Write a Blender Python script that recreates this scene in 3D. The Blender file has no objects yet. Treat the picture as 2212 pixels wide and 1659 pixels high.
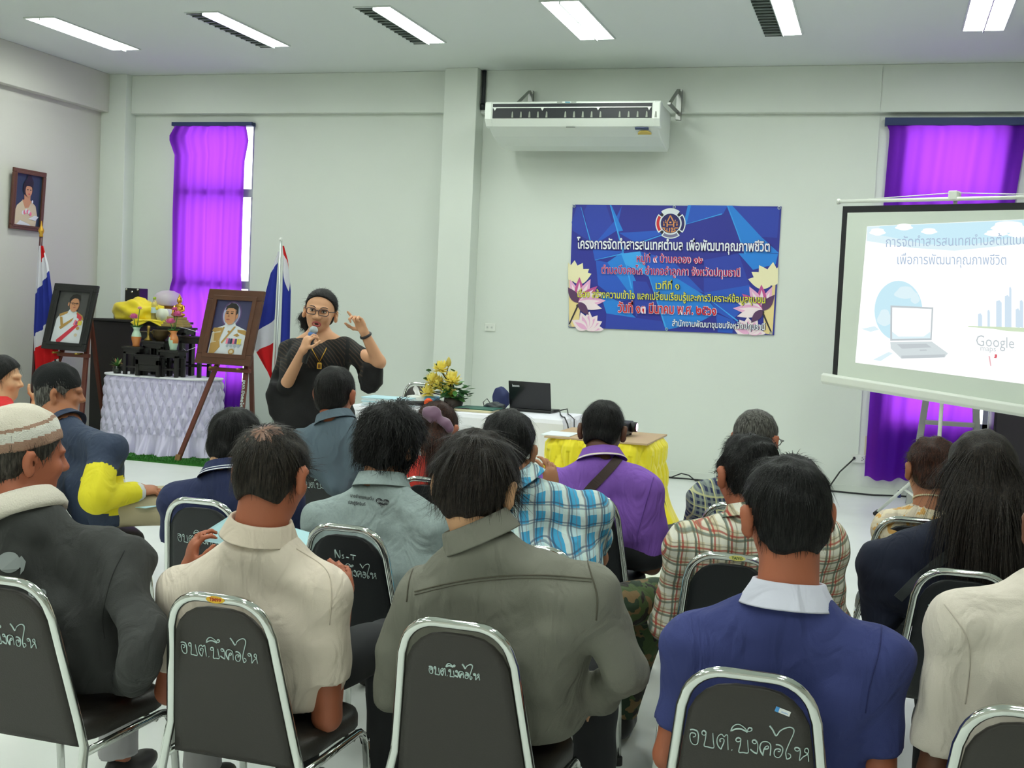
import bpy, math, random
import numpy as np
from mathutils import Vector, Matrix

SC = bpy.context.scene
COL = SC.collection
PI = math.pi

# ---------------------------------------------------------------- camera
F_PX = 2600.0
YAW, PITCH, ROLL = math.radians(17.05), math.radians(3.43), math.radians(-2.66)
EYE = Vector((0.0, 0.0, 1.60))
_c, _s = math.cos(YAW), math.sin(YAW)
_fwd = Vector((-_s * math.cos(PITCH), _c * math.cos(PITCH), -math.sin(PITCH)))
_right = Vector((_c, _s, 0.0))
_down = _fwd.cross(_right)
_r2 = _right * math.cos(ROLL) + _down * math.sin(ROLL)
_d2 = _down * math.cos(ROLL) - _right * math.sin(ROLL)
cam_data = bpy.data.cameras.new('camera')
cam_data.sensor_width = 36.0
cam_data.lens = F_PX / 2212.0 * 36.0
cam_data.clip_start = 0.05
cam_data.clip_end = 200
cam = bpy.data.objects.new('camera', cam_data)
COL.objects.link(cam)
_m = Matrix((( _r2.x, -_d2.x, -_fwd.x, EYE.x), (_r2.y, -_d2.y, -_fwd.y, EYE.y), (_r2.z, -_d2.z, -_fwd.z, EYE.z), (0, 0, 0, 1)))
cam.matrix_world = _m
SC.camera = cam


def at(px, py, Y=None, Z=None, X=None):
    """point on the line of sight through pixel (px, py) of the 2212x1659 photo at depth Y, height Z or X"""
    d = _r2 * (px - 1106.0) + _d2 * (py - 829.5) + _fwd * F_PX
    if Y is not None:
        t = (Y - EYE.y) / d.y
    elif Z is not None:
        t = (Z - EYE.z) / d.z
    else:
        t = (X - EYE.x) / d.x
    return EYE + d * t


# ---------------------------------------------------------------- world, exposure
SC.view_settings.view_transform = 'Standard'
SC.view_settings.look = 'None'
SC.view_settings.gamma = 1.0
SC.view_settings.use_curve_mapping = False
SC.view_settings.exposure = 0.5
world = bpy.data.worlds.new('daylight')
SC.world = world
world.use_nodes = True
_bg = world.node_tree.nodes['Background']
_bg.inputs[0].default_value = (0.93, 0.97, 1.0, 1)
_bg.inputs[1].default_value = 3.0
SC.cycles.max_bounces = 8
SC.cycles.diffuse_bounces = 5
SC.cycles.glossy_bounces = 4
SC.cycles.transmission_bounces = 6
SC.cycles.transparent_max_bounces = 8
SC.cycles.sample_clamp_indirect = 6.0
SC.cycles.caustics_reflective = False
SC.cycles.caustics_refractive = False
LAMP = 20.0          # emission of the ceiling tubes


# ---------------------------------------------------------------- materials
def lin(c):
    out = []
    for v in c[:3]:
        v = v / 255.0
        out.append(v / 12.92 if v <= 0.04045 else ((v + 0.055) / 1.055) ** 2.4)
    return tuple(out) + (1.0,)


MATS = {}


class NT:
    def __init__(self, m):
        self.t = m.node_tree
        self.b = self.t.nodes['Principled BSDF']

    def n(self, kind, **kw):
        x = self.t.nodes.new(kind)
        for k, v in kw.items():
            setattr(x, k, v)
        return x

    def l(self, a, b):
        self.t.links.new(a, b)


def mat(name, col, rough=0.6, metal=0.0, spec=0.5, bump=None, emit=None, sheen=0.0, alpha=1.0, var=None, coat=0.0, trans=0.0, fold=0.0):
    """bump=(scale, strength[, stretch xyz]); var=(scale, amount) slow colour variation of the stuff itself"""
    if name in MATS:
        return MATS[name]
    m = bpy.data.materials.new(name)
    m.use_nodes = True
    k = NT(m)
    b = k.b
    b.inputs['Base Color'].default_value = lin(col)
    b.inputs['Roughness'].default_value = rough
    b.inputs['Metallic'].default_value = metal
    b.inputs['Specular IOR Level'].default_value = spec
    b.inputs['Alpha'].default_value = alpha
    b.inputs['Sheen Weight'].default_value = sheen
    b.inputs['Coat Weight'].default_value = coat
    b.inputs['Transmission Weight'].default_value = trans
    if emit:
        b.inputs['Emission Color'].default_value = lin(emit[0])
        b.inputs['Emission Strength'].default_value = emit[1]
    tc = None
    if bump or var or fold:
        tc = k.n('ShaderNodeTexCoord')
    if bump:
        mp = k.n('ShaderNodeMapping')
        if len(bump) > 2:
            mp.inputs['Scale'].default_value = bump[2]
        k.l(tc.outputs['Object'], mp.inputs[0])
        nz = k.n('ShaderNodeTexNoise')
        nz.inputs['Scale'].default_value = bump[0]
        nz.inputs['Detail'].default_value = 4
        k.l(mp.outputs[0], nz.inputs['Vector'])
        bp = k.n('ShaderNodeBump')
        bp.inputs['Strength'].default_value = bump[1]
        bp.inputs['Distance'].default_value = 0.01
        k.l(nz.outputs['Fac'], bp.inputs['Height'])
        k.l(bp.outputs[0], b.inputs['Normal'])
    if fold:
        mp = k.n('ShaderNodeMapping')
        mp.inputs['Scale'].default_value = (1.0, 1.0, 0.55)
        mp.inputs['Rotation'].default_value = (0.2, 0.5, 0.0)
        k.l(tc.outputs['Object'], mp.inputs[0])
        nz = k.n('ShaderNodeTexNoise')
        nz.inputs['Scale'].default_value = 9.0
        nz.inputs['Detail'].default_value = 2.5
        nz.inputs['Distortion'].default_value = 1.6
        k.l(mp.outputs[0], nz.inputs['Vector'])
        b2 = k.n('ShaderNodeBump')
        b2.inputs['Strength'].default_value = fold
        b2.inputs['Distance'].default_value = 0.035
        k.l(nz.outputs['Fac'], b2.inputs['Height'])
        if bump:
            k.l(b2.outputs[0], bp.inputs['Normal'])
        else:
            k.l(b2.outputs[0], b.inputs['Normal'])
    if var:
        nz = k.n('ShaderNodeTexNoise')
        nz.inputs['Scale'].default_value = var[0]
        nz.inputs['Detail'].default_value = 5
        k.l(tc.outputs['Object'], nz.inputs['Vector'])
        mr = k.n('ShaderNodeMapRange')
        mr.inputs[1].default_value = 0.3
        mr.inputs[2].default_value = 0.7
        mr.inputs[3].default_value = 1 - var[1]
        mr.inputs[4].default_value = 1 + var[1]
        k.l(nz.outputs['Fac'], mr.inputs[0])
        mx = k.n('ShaderNodeVectorMath', operation='SCALE')
        mx.inputs[0].default_value = lin(col)[:3]
        k.l(mr.outputs[0], mx.inputs['Scale'])
        k.l(mx.outputs[0], b.inputs['Base Color'])
    MATS[name] = m
    return m


def plaid(name, base, bands, rough=0.85):
    """woven check: bands = list of (axis, period, offset, width, colour, strength) in metres, on object x / z"""
    m = mat(name, base, rough, bump=(300, 0.15), fold=0.5)
    k = NT(m)
    tc = k.n('ShaderNodeTexCoord')
    sp = k.n('ShaderNodeSeparateXYZ')
    wv = k.n('ShaderNodeTexNoise')
    wv.inputs['Scale'].default_value = 7
    wad = k.n('ShaderNodeVectorMath', operation='MULTIPLY_ADD')
    wad.inputs[1].default_value = (0.025, 0.025, 0.025)
    k.l(tc.outputs['Object'], wv.inputs['Vector'])
    k.l(wv.outputs['Color'], wad.inputs[0])
    k.l(tc.outputs['Object'], wad.inputs[2])
    k.l(wad.outputs[0], sp.inputs[0])
    yx = k.n('ShaderNodeMath', operation='MULTIPLY_ADD')
    k.l(sp.outputs['Y'], yx.inputs[0])
    yx.inputs[1].default_value = 0.55
    k.l(sp.outputs['X'], yx.inputs[2])
    zy = k.n('ShaderNodeMath', operation='MULTIPLY_ADD')
    k.l(sp.outputs['Y'], zy.inputs[0])
    zy.inputs[1].default_value = -0.45
    k.l(sp.outputs['Z'], zy.inputs[2])
    cur = None
    for ax, per, off, wid, col, st in bands:
        a = k.n('ShaderNodeMath', operation='ADD')
        k.l((yx if ax == 'x' else zy).outputs[0], a.inputs[0])
        a.inputs[1].default_value = off + 50 * per
        md = k.n('ShaderNodeMath', operation='MODULO')
        k.l(a.outputs[0], md.inputs[0])
        md.inputs[1].default_value = per
        lt = k.n('ShaderNodeMapRange')
        lt.interpolation_type = 'SMOOTHSTEP'
        lt.inputs[1].default_value = wid
        lt.inputs[2].default_value = wid + 0.003
        lt.inputs[3].default_value = st
        lt.inputs[4].default_value = 0.0
        k.l(md.outputs[0], lt.inputs[0])
        mx = k.n('ShaderNodeMix', data_type='RGBA')
        k.l(lt.outputs[0], mx.inputs[0])
        if cur is None:
            mx.inputs[6].default_value = lin(base)
        else:
            k.l(cur, mx.inputs[6])
        mx.inputs[7].default_value = lin(col)
        cur = mx.outputs[2]
    k.l(cur, k.b.inputs['Base Color'])
    return m


def blotch(name, cols, scale, rough=0.85):
    """camouflage or printed cloth: hard patches of several colours"""
    m = mat(name, cols[0], rough, fold=0.4)
    k = NT(m)
    tc = k.n('ShaderNodeTexCoord')
    cur = None
    for i, c in enumerate(cols[1:]):
        mp = k.n('ShaderNodeMapping')
        mp.inputs['Location'].default_value = (i * 3.7, i * 1.3, i * 7.1)
        k.l(tc.outputs['Object'], mp.inputs[0])
        nz = k.n('ShaderNodeTexNoise')
        nz.inputs['Scale'].default_value = scale
        nz.inputs['Detail'].default_value = 2
        k.l(mp.outputs[0], nz.inputs['Vector'])
        gt = k.n('ShaderNodeMath', operation='GREATER_THAN')
        gt.inputs[1].default_value = 0.54
        k.l(nz.outputs['Fac'], gt.inputs[0])
        mx = k.n('ShaderNodeMix', data_type='RGBA')
        k.l(gt.outputs[0], mx.inputs[0])
        if cur is None:
            mx.inputs[6].default_value = lin(cols[0])
        else:
            k.l(cur, mx.inputs[6])
        mx.inputs[7].default_value = lin(c)
        cur = mx.outputs[2]
    k.l(cur, k.b.inputs['Base Color'])
    return m


def sheer(name, col, trans_col, weight):
    """thin cloth: part diffuse, part translucent"""
    m = bpy.data.materials.new(name)
    m.use_nodes = True
    t = m.node_tree
    t.nodes.remove(t.nodes['Principled BSDF'])
    out = t.nodes['Material Output']
    d = t.nodes.new('ShaderNodeBsdfDiffuse')
    d.inputs[0].default_value = lin(col)
    tr = t.nodes.new('ShaderNodeBsdfTranslucent')
    tr.inputs[0].default_value = lin(trans_col)
    mx = t.nodes.new('ShaderNodeMixShader')
    mx.inputs[0].default_value = weight
    t.links.new(d.outputs[0], mx.inputs[1])
    t.links.new(tr.outputs[0], mx.inputs[2])
    t.links.new(mx.outputs[0], out.inputs[0])
    MATS[name] = m
    return m


# ---------------------------------------------------------------- object helpers
def tag(o, label=None, cat=None, group=None, kind=None):
    if label:
        o['label'] = label
    if cat:
        o['category'] = cat
    if group:
        o['group'] = group
    if kind:
        o['kind'] = kind
    return o


def thing(name, label, cat, loc=(0, 0, 0), rz=0.0, group=None):
    o = bpy.data.objects.new(name, None)
    o.empty_display_size = 0.1
    COL.objects.link(o)
    o.location = loc
    o.rotation_euler = (0, 0, rz)
    return tag(o, label, cat, group)


def root_matrix(o):
    m = Matrix.Identity(4)
    while o is not None:
        m = (Matrix.Translation(o.location) @ o.rotation_euler.to_matrix().to_4x4()) @ m
        o = o.parent
    return m


def kids(o):
    return [c for c in bpy.data.objects if c.parent == o]


def dup(o, parent=None):
    c = o.copy()
    COL.objects.link(c)
    c.parent = parent
    for ch in kids(o):
        dup(ch, c)
    return c


class MB:
    """collects faces in world space; build() links them as ONE mesh object"""

    def __init__(self):
        self.v, self.f, self.mi, self.sm = [], [], [], []

    def add(self, verts, faces, m=0, smooth=False):
        o = len(self.v)
        self.v.extend([tuple(p) for p in verts])
        for q in faces:
            self.f.append(tuple(i + o for i in q))
            self.mi.append(m)
            self.sm.append(smooth)
        return self

    def box(self, x0, x1, y0, y1, z0, z1, m=0, R=None, at_=None):
        vs = [Vector((x, y, z)) for z in (z0, z1) for y in (y0, y1) for x in (x0, x1)]
        if R is not None:
            o = at_ if at_ is not None else Vector((0, 0, 0))
            vs = [o + R @ p for p in vs]
        return self.add(vs, [(0, 2, 3, 1), (4, 5, 7, 6), (0, 1, 5, 4), (2, 6, 7, 3), (0, 4, 6, 2), (1, 3, 7, 5)], m)

    def tube(self, path, r, n=8, closed=False, m=0, cap=True, r2=None, up=None):
        """round bar along a path; r a number or a list; r2 = second radius for flat bars"""
        P = [Vector(p) for p in path]
        k = len(P)
        rs = r if isinstance(r, (list, tuple)) else [r] * k
        vs, fs = [], []
        ref = Vector(up) if up else None
        prev = None
        for i in range(k):
            if closed:
                t = (P[(i + 1) % k] - P[i - 1])
            else:
                t = P[min(i + 1, k - 1)] - P[max(i - 1, 0)]
            t.normalize()
            if ref is not None:
                a = ref - t * ref.dot(t)
                if a.length < 1e-4:
                    a = t.orthogonal()
            elif prev is None:
                a = t.orthogonal()
            else:
                a = prev - t * prev.dot(t)
            a.normalize()
            prev = a
            b = t.cross(a)
            for j in range(n):
                w = 2 * PI * j / n
                vs.append(P[i] + a * (math.cos(w) * rs[i]) + b * (math.sin(w) * (rs[i] if r2 is None else r2)))
        segs = k if closed else k - 1
        for i in range(segs):
            for j in range(n):
                a0, a1 = i * n + j, i * n + (j + 1) % n
                b0, b1 = ((i + 1) % k) * n + j, ((i + 1) % k) * n + (j + 1) % n
                fs.append((a0, a1, b1, b0))
        if cap and not closed:
            fs.append(tuple(range(n - 1, -1, -1)))
            fs.append(tuple(range((k - 1) * n, k * n)))
        return self.add(vs, fs, m, True)

    def lathe(self, prof, c=(0, 0, 0), n=20, m=0, R=None, smooth=True, wob=None):
        c = Vector(c)
        vs, fs = [], []
        for r, z in prof:
            for j in range(n):
                w = 2 * PI * j / n
                rr = r * (wob(w, z) if wob else 1)
                p = Vector((rr * math.cos(w), rr * math.sin(w), z))
                vs.append(c + (R @ p if R is not None else p))
        for i in range(len(prof) - 1):
            for j in range(n):
                fs.append((i * n + j, i * n + (j + 1) % n, (i + 1) * n + (j + 1) % n, (i + 1) * n + j))
        if prof[0][0] > 1e-6:
            fs.append(tuple(range(n - 1, -1, -1)))
        if prof[-1][0] > 1e-6:
            fs.append(tuple(range((len(prof) - 1) * n, len(prof) * n)))
        return self.add(vs, fs, m, smooth)

    def prism(self, pts, dx, m=0):
        """polygon pts (3D) swept by vector dx"""
        n = len(pts)
        P = [Vector(p) for p in pts]
        d = Vector(dx)
        vs = P + [p + d for p in P]
        fs = [tuple(range(n)), tuple(range(2 * n - 1, n - 1, -1))]
        for i in range(n):
            j = (i + 1) % n
            fs.append((i, i + n, j + n, j))
        return self.add(vs, fs, m)

    def grid(self, fn, nu, nv, m=0, smooth=True, mfn=None):
        vs = [fn(i / nu, j / nv) for j in range(nv + 1) for i in range(nu + 1)]
        o = len(self.v)
        self.v.extend([tuple(p) for p in vs])
        for j in range(nv):
            for i in range(nu):
                a = o + j * (nu + 1) + i
                self.f.append((a, a + 1, a + nu + 2, a + nu + 1))
                self.mi.append(mfn((i + .5) / nu, (j + .5) / nv) if mfn else m)
                self.sm.append(smooth)
        return self

    def ball(self, c, r, m=0, n=12, R=None):
        rx, ry, rz = (r, r, r) if not isinstance(r, (tuple, list)) else r
        c = Vector(c)
        vs, fs = [], []
        h = n // 2
        for i in range(h + 1):
            a = PI * i / h
            for j in range(n):
                w = 2 * PI * j / n
                p = Vector((rx * math.sin(a) * math.cos(w), ry * math.sin(a) * math.sin(w), -rz * math.cos(a)))
                vs.append(c + (R @ p if R is not None else p))
        for i in range(h):
            for j in range(n):
                fs.append((i * n + j, i * n + (j + 1) % n, (i + 1) * n + (j + 1) % n, (i + 1) * n + j))
        return self.add(vs, fs, m, True)

    def text(self, s, size, fn, m=0, align='CENTER', offset=0.0, res=3, shear=0.0, width=None):
        """lettering as flat mesh; fn maps (x, y) of the text plane to a 3D point"""
        c = bpy.data.curves.new('t', 'FONT')
        c.body = s
        c.size = size
        c.align_x = align
        c.offset = offset
        c.resolution_u = res
        c.shear = shear
        o = bpy.data.objects.new('t', c)
        COL.objects.link(o)
        dg = bpy.context.evaluated_depsgraph_get()
        dg.update()
        me = bpy.data.meshes.new_from_object(o.evaluated_get(dg))
        xs = [v.co.x for v in me.vertices]
        k = 1.0
        if width and xs:
            k = width / (max(xs) - min(xs))
        vs = [fn(v.co.x * k, v.co.y) for v in me.vertices]
        fs = [tuple(p.vertices) for p in me.polygons]
        bpy.data.objects.remove(o)
        bpy.data.curves.remove(c)
        bpy.data.meshes.remove(me)
        return self.add(vs, fs, m)

    def build(self, name, mats, parent=None, bevel=0.0, seg=2, label=None, world=True, subsurf=0, solid=0.0):
        me = bpy.data.meshes.new(name)
        vs = self.v
        if parent is not None and world:
            inv = root_matrix(parent).inverted()
            vs = [inv @ Vector(p) for p in vs]
        me.from_pydata([tuple(p) for p in vs], [], self.f)
        if not isinstance(mats, (list, tuple)):
            mats = [mats]
        for m in mats:
            me.materials.append(m)
        me.polygons.foreach_set('material_index', self.mi)
        me.polygons.foreach_set('use_smooth', self.sm)
        me.update()
        o = bpy.data.objects.new(name, me)
        COL.objects.link(o)
        if parent is not None:
            o.parent = parent
        if solid:
            md = o.modifiers.new('solid', 'SOLIDIFY')
            md.thickness = solid
        if bevel:
            md = o.modifiers.new('bevel', 'BEVEL')
            md.width = bevel
            md.segments = seg
            md.limit_method = 'ANGLE'
            md.angle_limit = 0.7
        if subsurf:
            md = o.modifiers.new('sub', 'SUBSURF')
            md.levels = subsurf
            md.render_levels = subsurf
        if label:
            o['label'] = label
        return o


def structure(o):
    o['kind'] = 'structure'
    return o


def arc(c, r, a0, a1, n, u, v):
    """points on an arc around c in the plane u, v"""
    c, u, v = Vector(c), Vector(u), Vector(v)
    return [c + u * (r * math.cos(a0 + (a1 - a0) * i / n)) + v * (r * math.sin(a0 + (a1 - a0) * i / n)) for i in range(n + 1)]


def single(o, name, label, cat, group=None):
    """tag a thing that is one mesh and put its origin at its base"""
    me = o.data
    co = np.empty(len(me.vertices) * 3)
    me.vertices.foreach_get('co', co)
    co = co.reshape(-1, 3)
    b = Vector(((co[:, 0].min() + co[:, 0].max()) / 2, (co[:, 1].min() + co[:, 1].max()) / 2, co[:, 2].min()))
    co -= np.array(b)
    me.vertices.foreach_set('co', co.ravel())
    me.update()
    o.location = b
    return tag(o, label, cat, group)


# ---------------------------------------------------------------- palette
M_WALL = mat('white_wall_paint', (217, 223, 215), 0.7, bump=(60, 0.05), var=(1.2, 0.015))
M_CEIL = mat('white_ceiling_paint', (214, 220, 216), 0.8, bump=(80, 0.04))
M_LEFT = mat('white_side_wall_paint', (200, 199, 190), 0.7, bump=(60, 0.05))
M_CHROME = mat('chrome', (225, 228, 224), 0.10, 1.0)
M_STEEL = mat('brushed_steel', (150, 152, 148), 0.4, 1.0)
M_ALU = mat('aluminium', (170, 172, 168), 0.45, 0.8)
M_VINYL = mat('dark_vinyl', (52, 48, 44), 0.45, bump=(250, 0.12))
M_VINYL2 = mat('black_vinyl', (26, 29, 33), 0.42, bump=(250, 0.12))
M_CHALK = mat('white_paint_pen', (205, 225, 222), 0.8)
M_WHITE = mat('white_plastic', (222, 226, 218), 0.4)
M_BLACK = mat('black_plastic', (22, 23, 25), 0.4)
M_RUBBER = mat('black_rubber', (28, 26, 26), 0.7)
M_GOLD = mat('gold', (220, 170, 70), 0.28, 0.9)
M_BRASS = mat('old_brass', (150, 125, 60), 0.4, 0.9)
M_CABLE = mat('black_cable', (30, 32, 34), 0.6)
M_LACQ = mat('black_lacquer', (26, 24, 25), 0.35)
M_WOOD = mat('red_brown_wood', (98, 48, 36), 0.45, bump=(30, 0.1, (1, 1, 6)))
M_WOOD2 = mat('dark_teak', (84, 50, 32), 0.35, bump=(30, 0.1, (1, 1, 6)), var=(9, 0.12))
M_PAPER = mat('white_paper', (228, 236, 240), 0.8)
M_BLUEP = mat('light_blue_paper', (186, 222, 232), 0.8)

# ================================================================ the room
WY, WX, CZ = 12.10, -8.72, 4.09       # front wall, left wall, ceiling height
X1, Y0 = 4.60, -3.2
W1 = (-7.78, -6.85, 0.62, 3.58)       # left window opening
W2 = (0.06, 0.98, 0.70, 3.58)         # right window opening

m_floor = mat('pale_vinyl_floor', (222, 226, 222), 0.34, spec=0.5, var=(3.0, 0.03))
structure(MB().box(WX, X1, Y0, WY, -0.06, 0.0).build('floor', m_floor))
structure(MB().box(WX, X1, Y0, WY, CZ, CZ + 0.06).build('ceiling', M_CEIL))
b = MB()
xs = [WX, W1[0], W1[1], W2[0], W2[1], X1]
for i in range(5):
    if i in (1, 3):
        w = W1 if i == 1 else W2
        b.box(xs[i], xs[i + 1], WY, WY + 0.15, 0, w[2])
        b.box(xs[i], xs[i + 1], WY, WY + 0.15, w[3], CZ)
    else:
        b.box(xs[i], xs[i + 1], WY, WY + 0.15, 0, CZ)
structure(b.build('wall_front', M_WALL))
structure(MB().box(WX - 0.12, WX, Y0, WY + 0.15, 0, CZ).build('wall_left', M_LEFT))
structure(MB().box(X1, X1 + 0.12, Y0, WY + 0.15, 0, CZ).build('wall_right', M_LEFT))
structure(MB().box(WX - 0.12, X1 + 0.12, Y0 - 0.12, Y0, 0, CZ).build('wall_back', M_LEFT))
# beams and columns on the walls
structure(MB().box(-8.39, -4.52, WY - 0.10, WY, 3.66, CZ).build('trim_1', M_WALL, bevel=0.006))
structure(MB().box(-4.16, X1, WY - 0.10, WY, 3.645, CZ).build('trim_2', M_WALL, bevel=0.006))
structure(MB().box(-4.52, -4.16, WY - 0.24, WY, 0, CZ).build('trim_3', M_WALL, bevel=0.006))
structure(MB().box(WX, -8.39, WY - 0.20, WY, 0, CZ).build('trim_4', M_WALL, bevel=0.006))
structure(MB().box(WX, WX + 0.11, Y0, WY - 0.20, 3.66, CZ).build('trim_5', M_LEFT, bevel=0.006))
structure(MB().box(-4.16, X1, WY - 0.012, WY, 0.0, 0.07).build('baseboard_front', M_WALL))

# windows: aluminium frame, glass
m_frame = mat('grey_window_frame', (170, 176, 180), 0.4, 0.4)
m_glass = bpy.data.materials.new('window_glass')
m_glass.use_nodes = True
_t = m_glass.node_tree
_t.nodes.remove(_t.nodes['Principled BSDF'])
_a, _g, _x = _t.nodes.new('ShaderNodeBsdfTransparent'), _t.nodes.new('ShaderNodeBsdfGlossy'), _t.nodes.new('ShaderNodeMixShader')
_g.inputs['Roughness'].default_value = 0.02
_x.inputs[0].default_value = 0.06
_t.links.new(_a.outputs[0], _x.inputs[1])
_t.links.new(_g.outputs[0], _x.inputs[2])
_t.links.new(_x.outputs[0], _t.nodes['Material Output'].inputs[0])


def window(i, w, bars):
    x0, x1, z0, z1 = w
    r = bpy.data.objects.new('window_%d' % i, None)
    COL.objects.link(r)
    r.location = ((x0 + x1) / 2, WY + 0.08, z0)
    structure(r)
    b = MB()
    t = 0.045
    b.box(x0, x0 + t, WY + 0.05, WY + 0.10, z0, z1).box(x1 - t, x1, WY + 0.05, WY + 0.10, z0, z1)
    b.box(x0, x1, WY + 0.05, WY + 0.10, z0, z0 + t).box(x0, x1, WY + 0.05, WY + 0.10, z1 - t, z1)
    for z in bars:
        b.box(x0, x1, WY + 0.01, WY + 0.10, z - 0.045, z + 0.045)
    structure(b.build('window_frame', m_frame, r))
    structure(MB().box(x0 + t, x1 - t, WY + 0.072, WY + 0.078, z0 + t, z1 - t).build('window_pane', m_glass, r))


window(1, W1, (2.79, 1.76))
window(2, W2, (2.79, 1.76))

# ---------------------------------------------------------------- curtains
m_purple = sheer('purple_curtain_cloth', (78, 36, 150), (168, 66, 232), 0.55)
m_rail = mat('dark_blue_rail', (36, 52, 98), 0.6)


def curtain(label, outline_l, outline_r, z0, z1, ph, tuck, name='curtain'):
    r = thing(name, label, 'curtain', ((outline_l(0) + outline_r(0)) / 2, WY - 0.07, z0))

    def fn(u, v):
        z = z1 + (z0 - z1) * v
        xl, xr = outline_l(v), outline_r(v)
        x = xl + (xr - xl) * u
        y = WY - 0.055 - 0.014 * math.sin(u * 24 + ph + 0.8 * math.sin(v * 5)) - 0.009 * math.sin(u * 51 + ph * 2 + v * 3) - 0.018 * v * math.sin(u * 9 + ph)
        for zz in tuck:
            y += 0.012 * math.exp(-((z - zz) / 0.05) ** 2) * math.sin(u * 40)
        if v > 0.995:
            z += 0.018 * math.sin(u * 17 + ph) + 0.01 * math.sin(u * 43)
        return (x, y, z)
    MB().grid(fn, 90, 60).build('cloth', m_purple, r)
    return r


def lerp_tab(tab):
    def f(v):
        for (a, x), (b_, y) in zip(tab, tab[1:]):
            if v <= b_:
                return x + (y - x) * (v - a) / (b_ - a)
        return tab[-1][1]
    return f


c1 = curtain('violet curtain on the left window behind the framed easel portrait', lerp_tab([(0, -7.83), (0.04, -7.91), (0.1, -7.82), (0.3, -7.82), (0.52, -7.80), (0.56, -7.84), (0.75, -7.78), (1, -7.72)]),
             lerp_tab([(0, -6.93), (0.05, -6.89), (0.12, -6.93), (0.5, -6.93), (0.56, -6.92), (0.6, -6.86), (1, -6.90)]), 0.20, 3.53, 0.3, (1.76,))
MB().box(-7.86, -6.84, WY - 0.09, WY - 0.0, 3.525, 3.565).build('curtain_rail', m_rail, c1)
c2 = curtain('violet curtain on the right window behind the projection screen', lerp_tab([(0, -0.10), (0.02, -0.07), (0.3, -0.09), (1, -0.10)]),
             lerp_tab([(0, 1.14), (0.5, 0.98), (1, 0.84)]), 0.16, 3.53, 1.7, ())
MB().box(-0.12, 1.16, WY - 0.09, WY - 0.0, 3.525, 3.595).build('curtain_rail', m_rail, c2)

# ---------------------------------------------------------------- ceiling lights
m_lit = mat('lit_tube', (255, 255, 255), 0.5, emit=((247, 255, 247), LAMP))
m_louv = mat('louvre_metal', (150, 160, 156), 0.4, 0.5)
m_trough = mat('trough_enamel', (205, 212, 208), 0.4)


def ceiling_light(x, y, both, label, group):
    r = thing('ceiling_light', label, 'ceiling light', (x, y, CZ), 0, group)
    hw, hl = 0.155, 0.655
    b = MB()
    z0, z1 = CZ - 0.012, CZ
    b.box(x - hw - .015, x - hw, y - hl - .015, y + hl + .015, z0, z1).box(x + hw, x + hw + .015, y - hl - .015, y + hl + .015, z0, z1)
    b.box(x - hw, x + hw, y - hl - .015, y - hl, z0, z1).box(x - hw, x + hw, y + hl, y + hl + .015, z0, z1)
    b.build('frame', m_trough, r)
    b = MB()
    b.box(x + .004, x + hw, y - hl, y + hl, CZ - .007, CZ - .002)
    if both:
        b.box(x - hw, x - .004, y - hl, y + hl, CZ - .007, CZ - .002)
    b.build('diffuser', m_lit, r)
    b = MB()
    b.box(x - .005, x + .005, y - hl, y + hl, CZ - .03, CZ - .001)
    n = 14
    for i in range(n + 1):
        yy = y - hl + 2 * hl * i / n
        if not both:
            b.prism([(x - hw, yy - .002, CZ - .02), (x - hw, yy + .012, CZ - .001), (x - hw, yy + .004, CZ - .02)], (hw - .005, 0, 0))
    if not both:
        b.box(x - hw, x - .005, y - hl, y + hl, CZ - .004, CZ - .001)
    b.build('louvre', m_louv, r)
    return r


LX = (-7.56, -5.87, -4.25, -2.63, -0.99, 0.62)
for i, x in enumerate(LX):
    names = ['fluorescent ceiling light nearest the left wall, both halves lit', 'ceiling light second from the left wall, left half grey louvre',
             'half lit ceiling light left of the white pillar', 'fully lit ceiling light just in front of the wall air conditioner',
             'half lit ceiling light above the blue banner, right half bright', 'fully lit ceiling light above the projection screen']
    ceiling_light(x, 10.04, i in (0, 3, 5), names[i], 'recessed ceiling lights')
for ry, rn in ((6.4, 'above the middle of the room'), (2.8, 'above the back rows'), (-0.8, 'behind the camera')):  # extra rows out of view, added to light the room
    for i, x in enumerate((-6.7, -4.25, -1.8, 0.62)):
        ceiling_light(x, ry, True, 'added unseen light on the ceiling %s' % rn, 'added ceiling lights ' + rn)

# ---------------------------------------------------------------- air conditioner
m_ac = mat('ac_white', (224, 230, 222), 0.45)
m_dark = mat('dark_grille', (24, 28, 34), 0.5)


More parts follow.
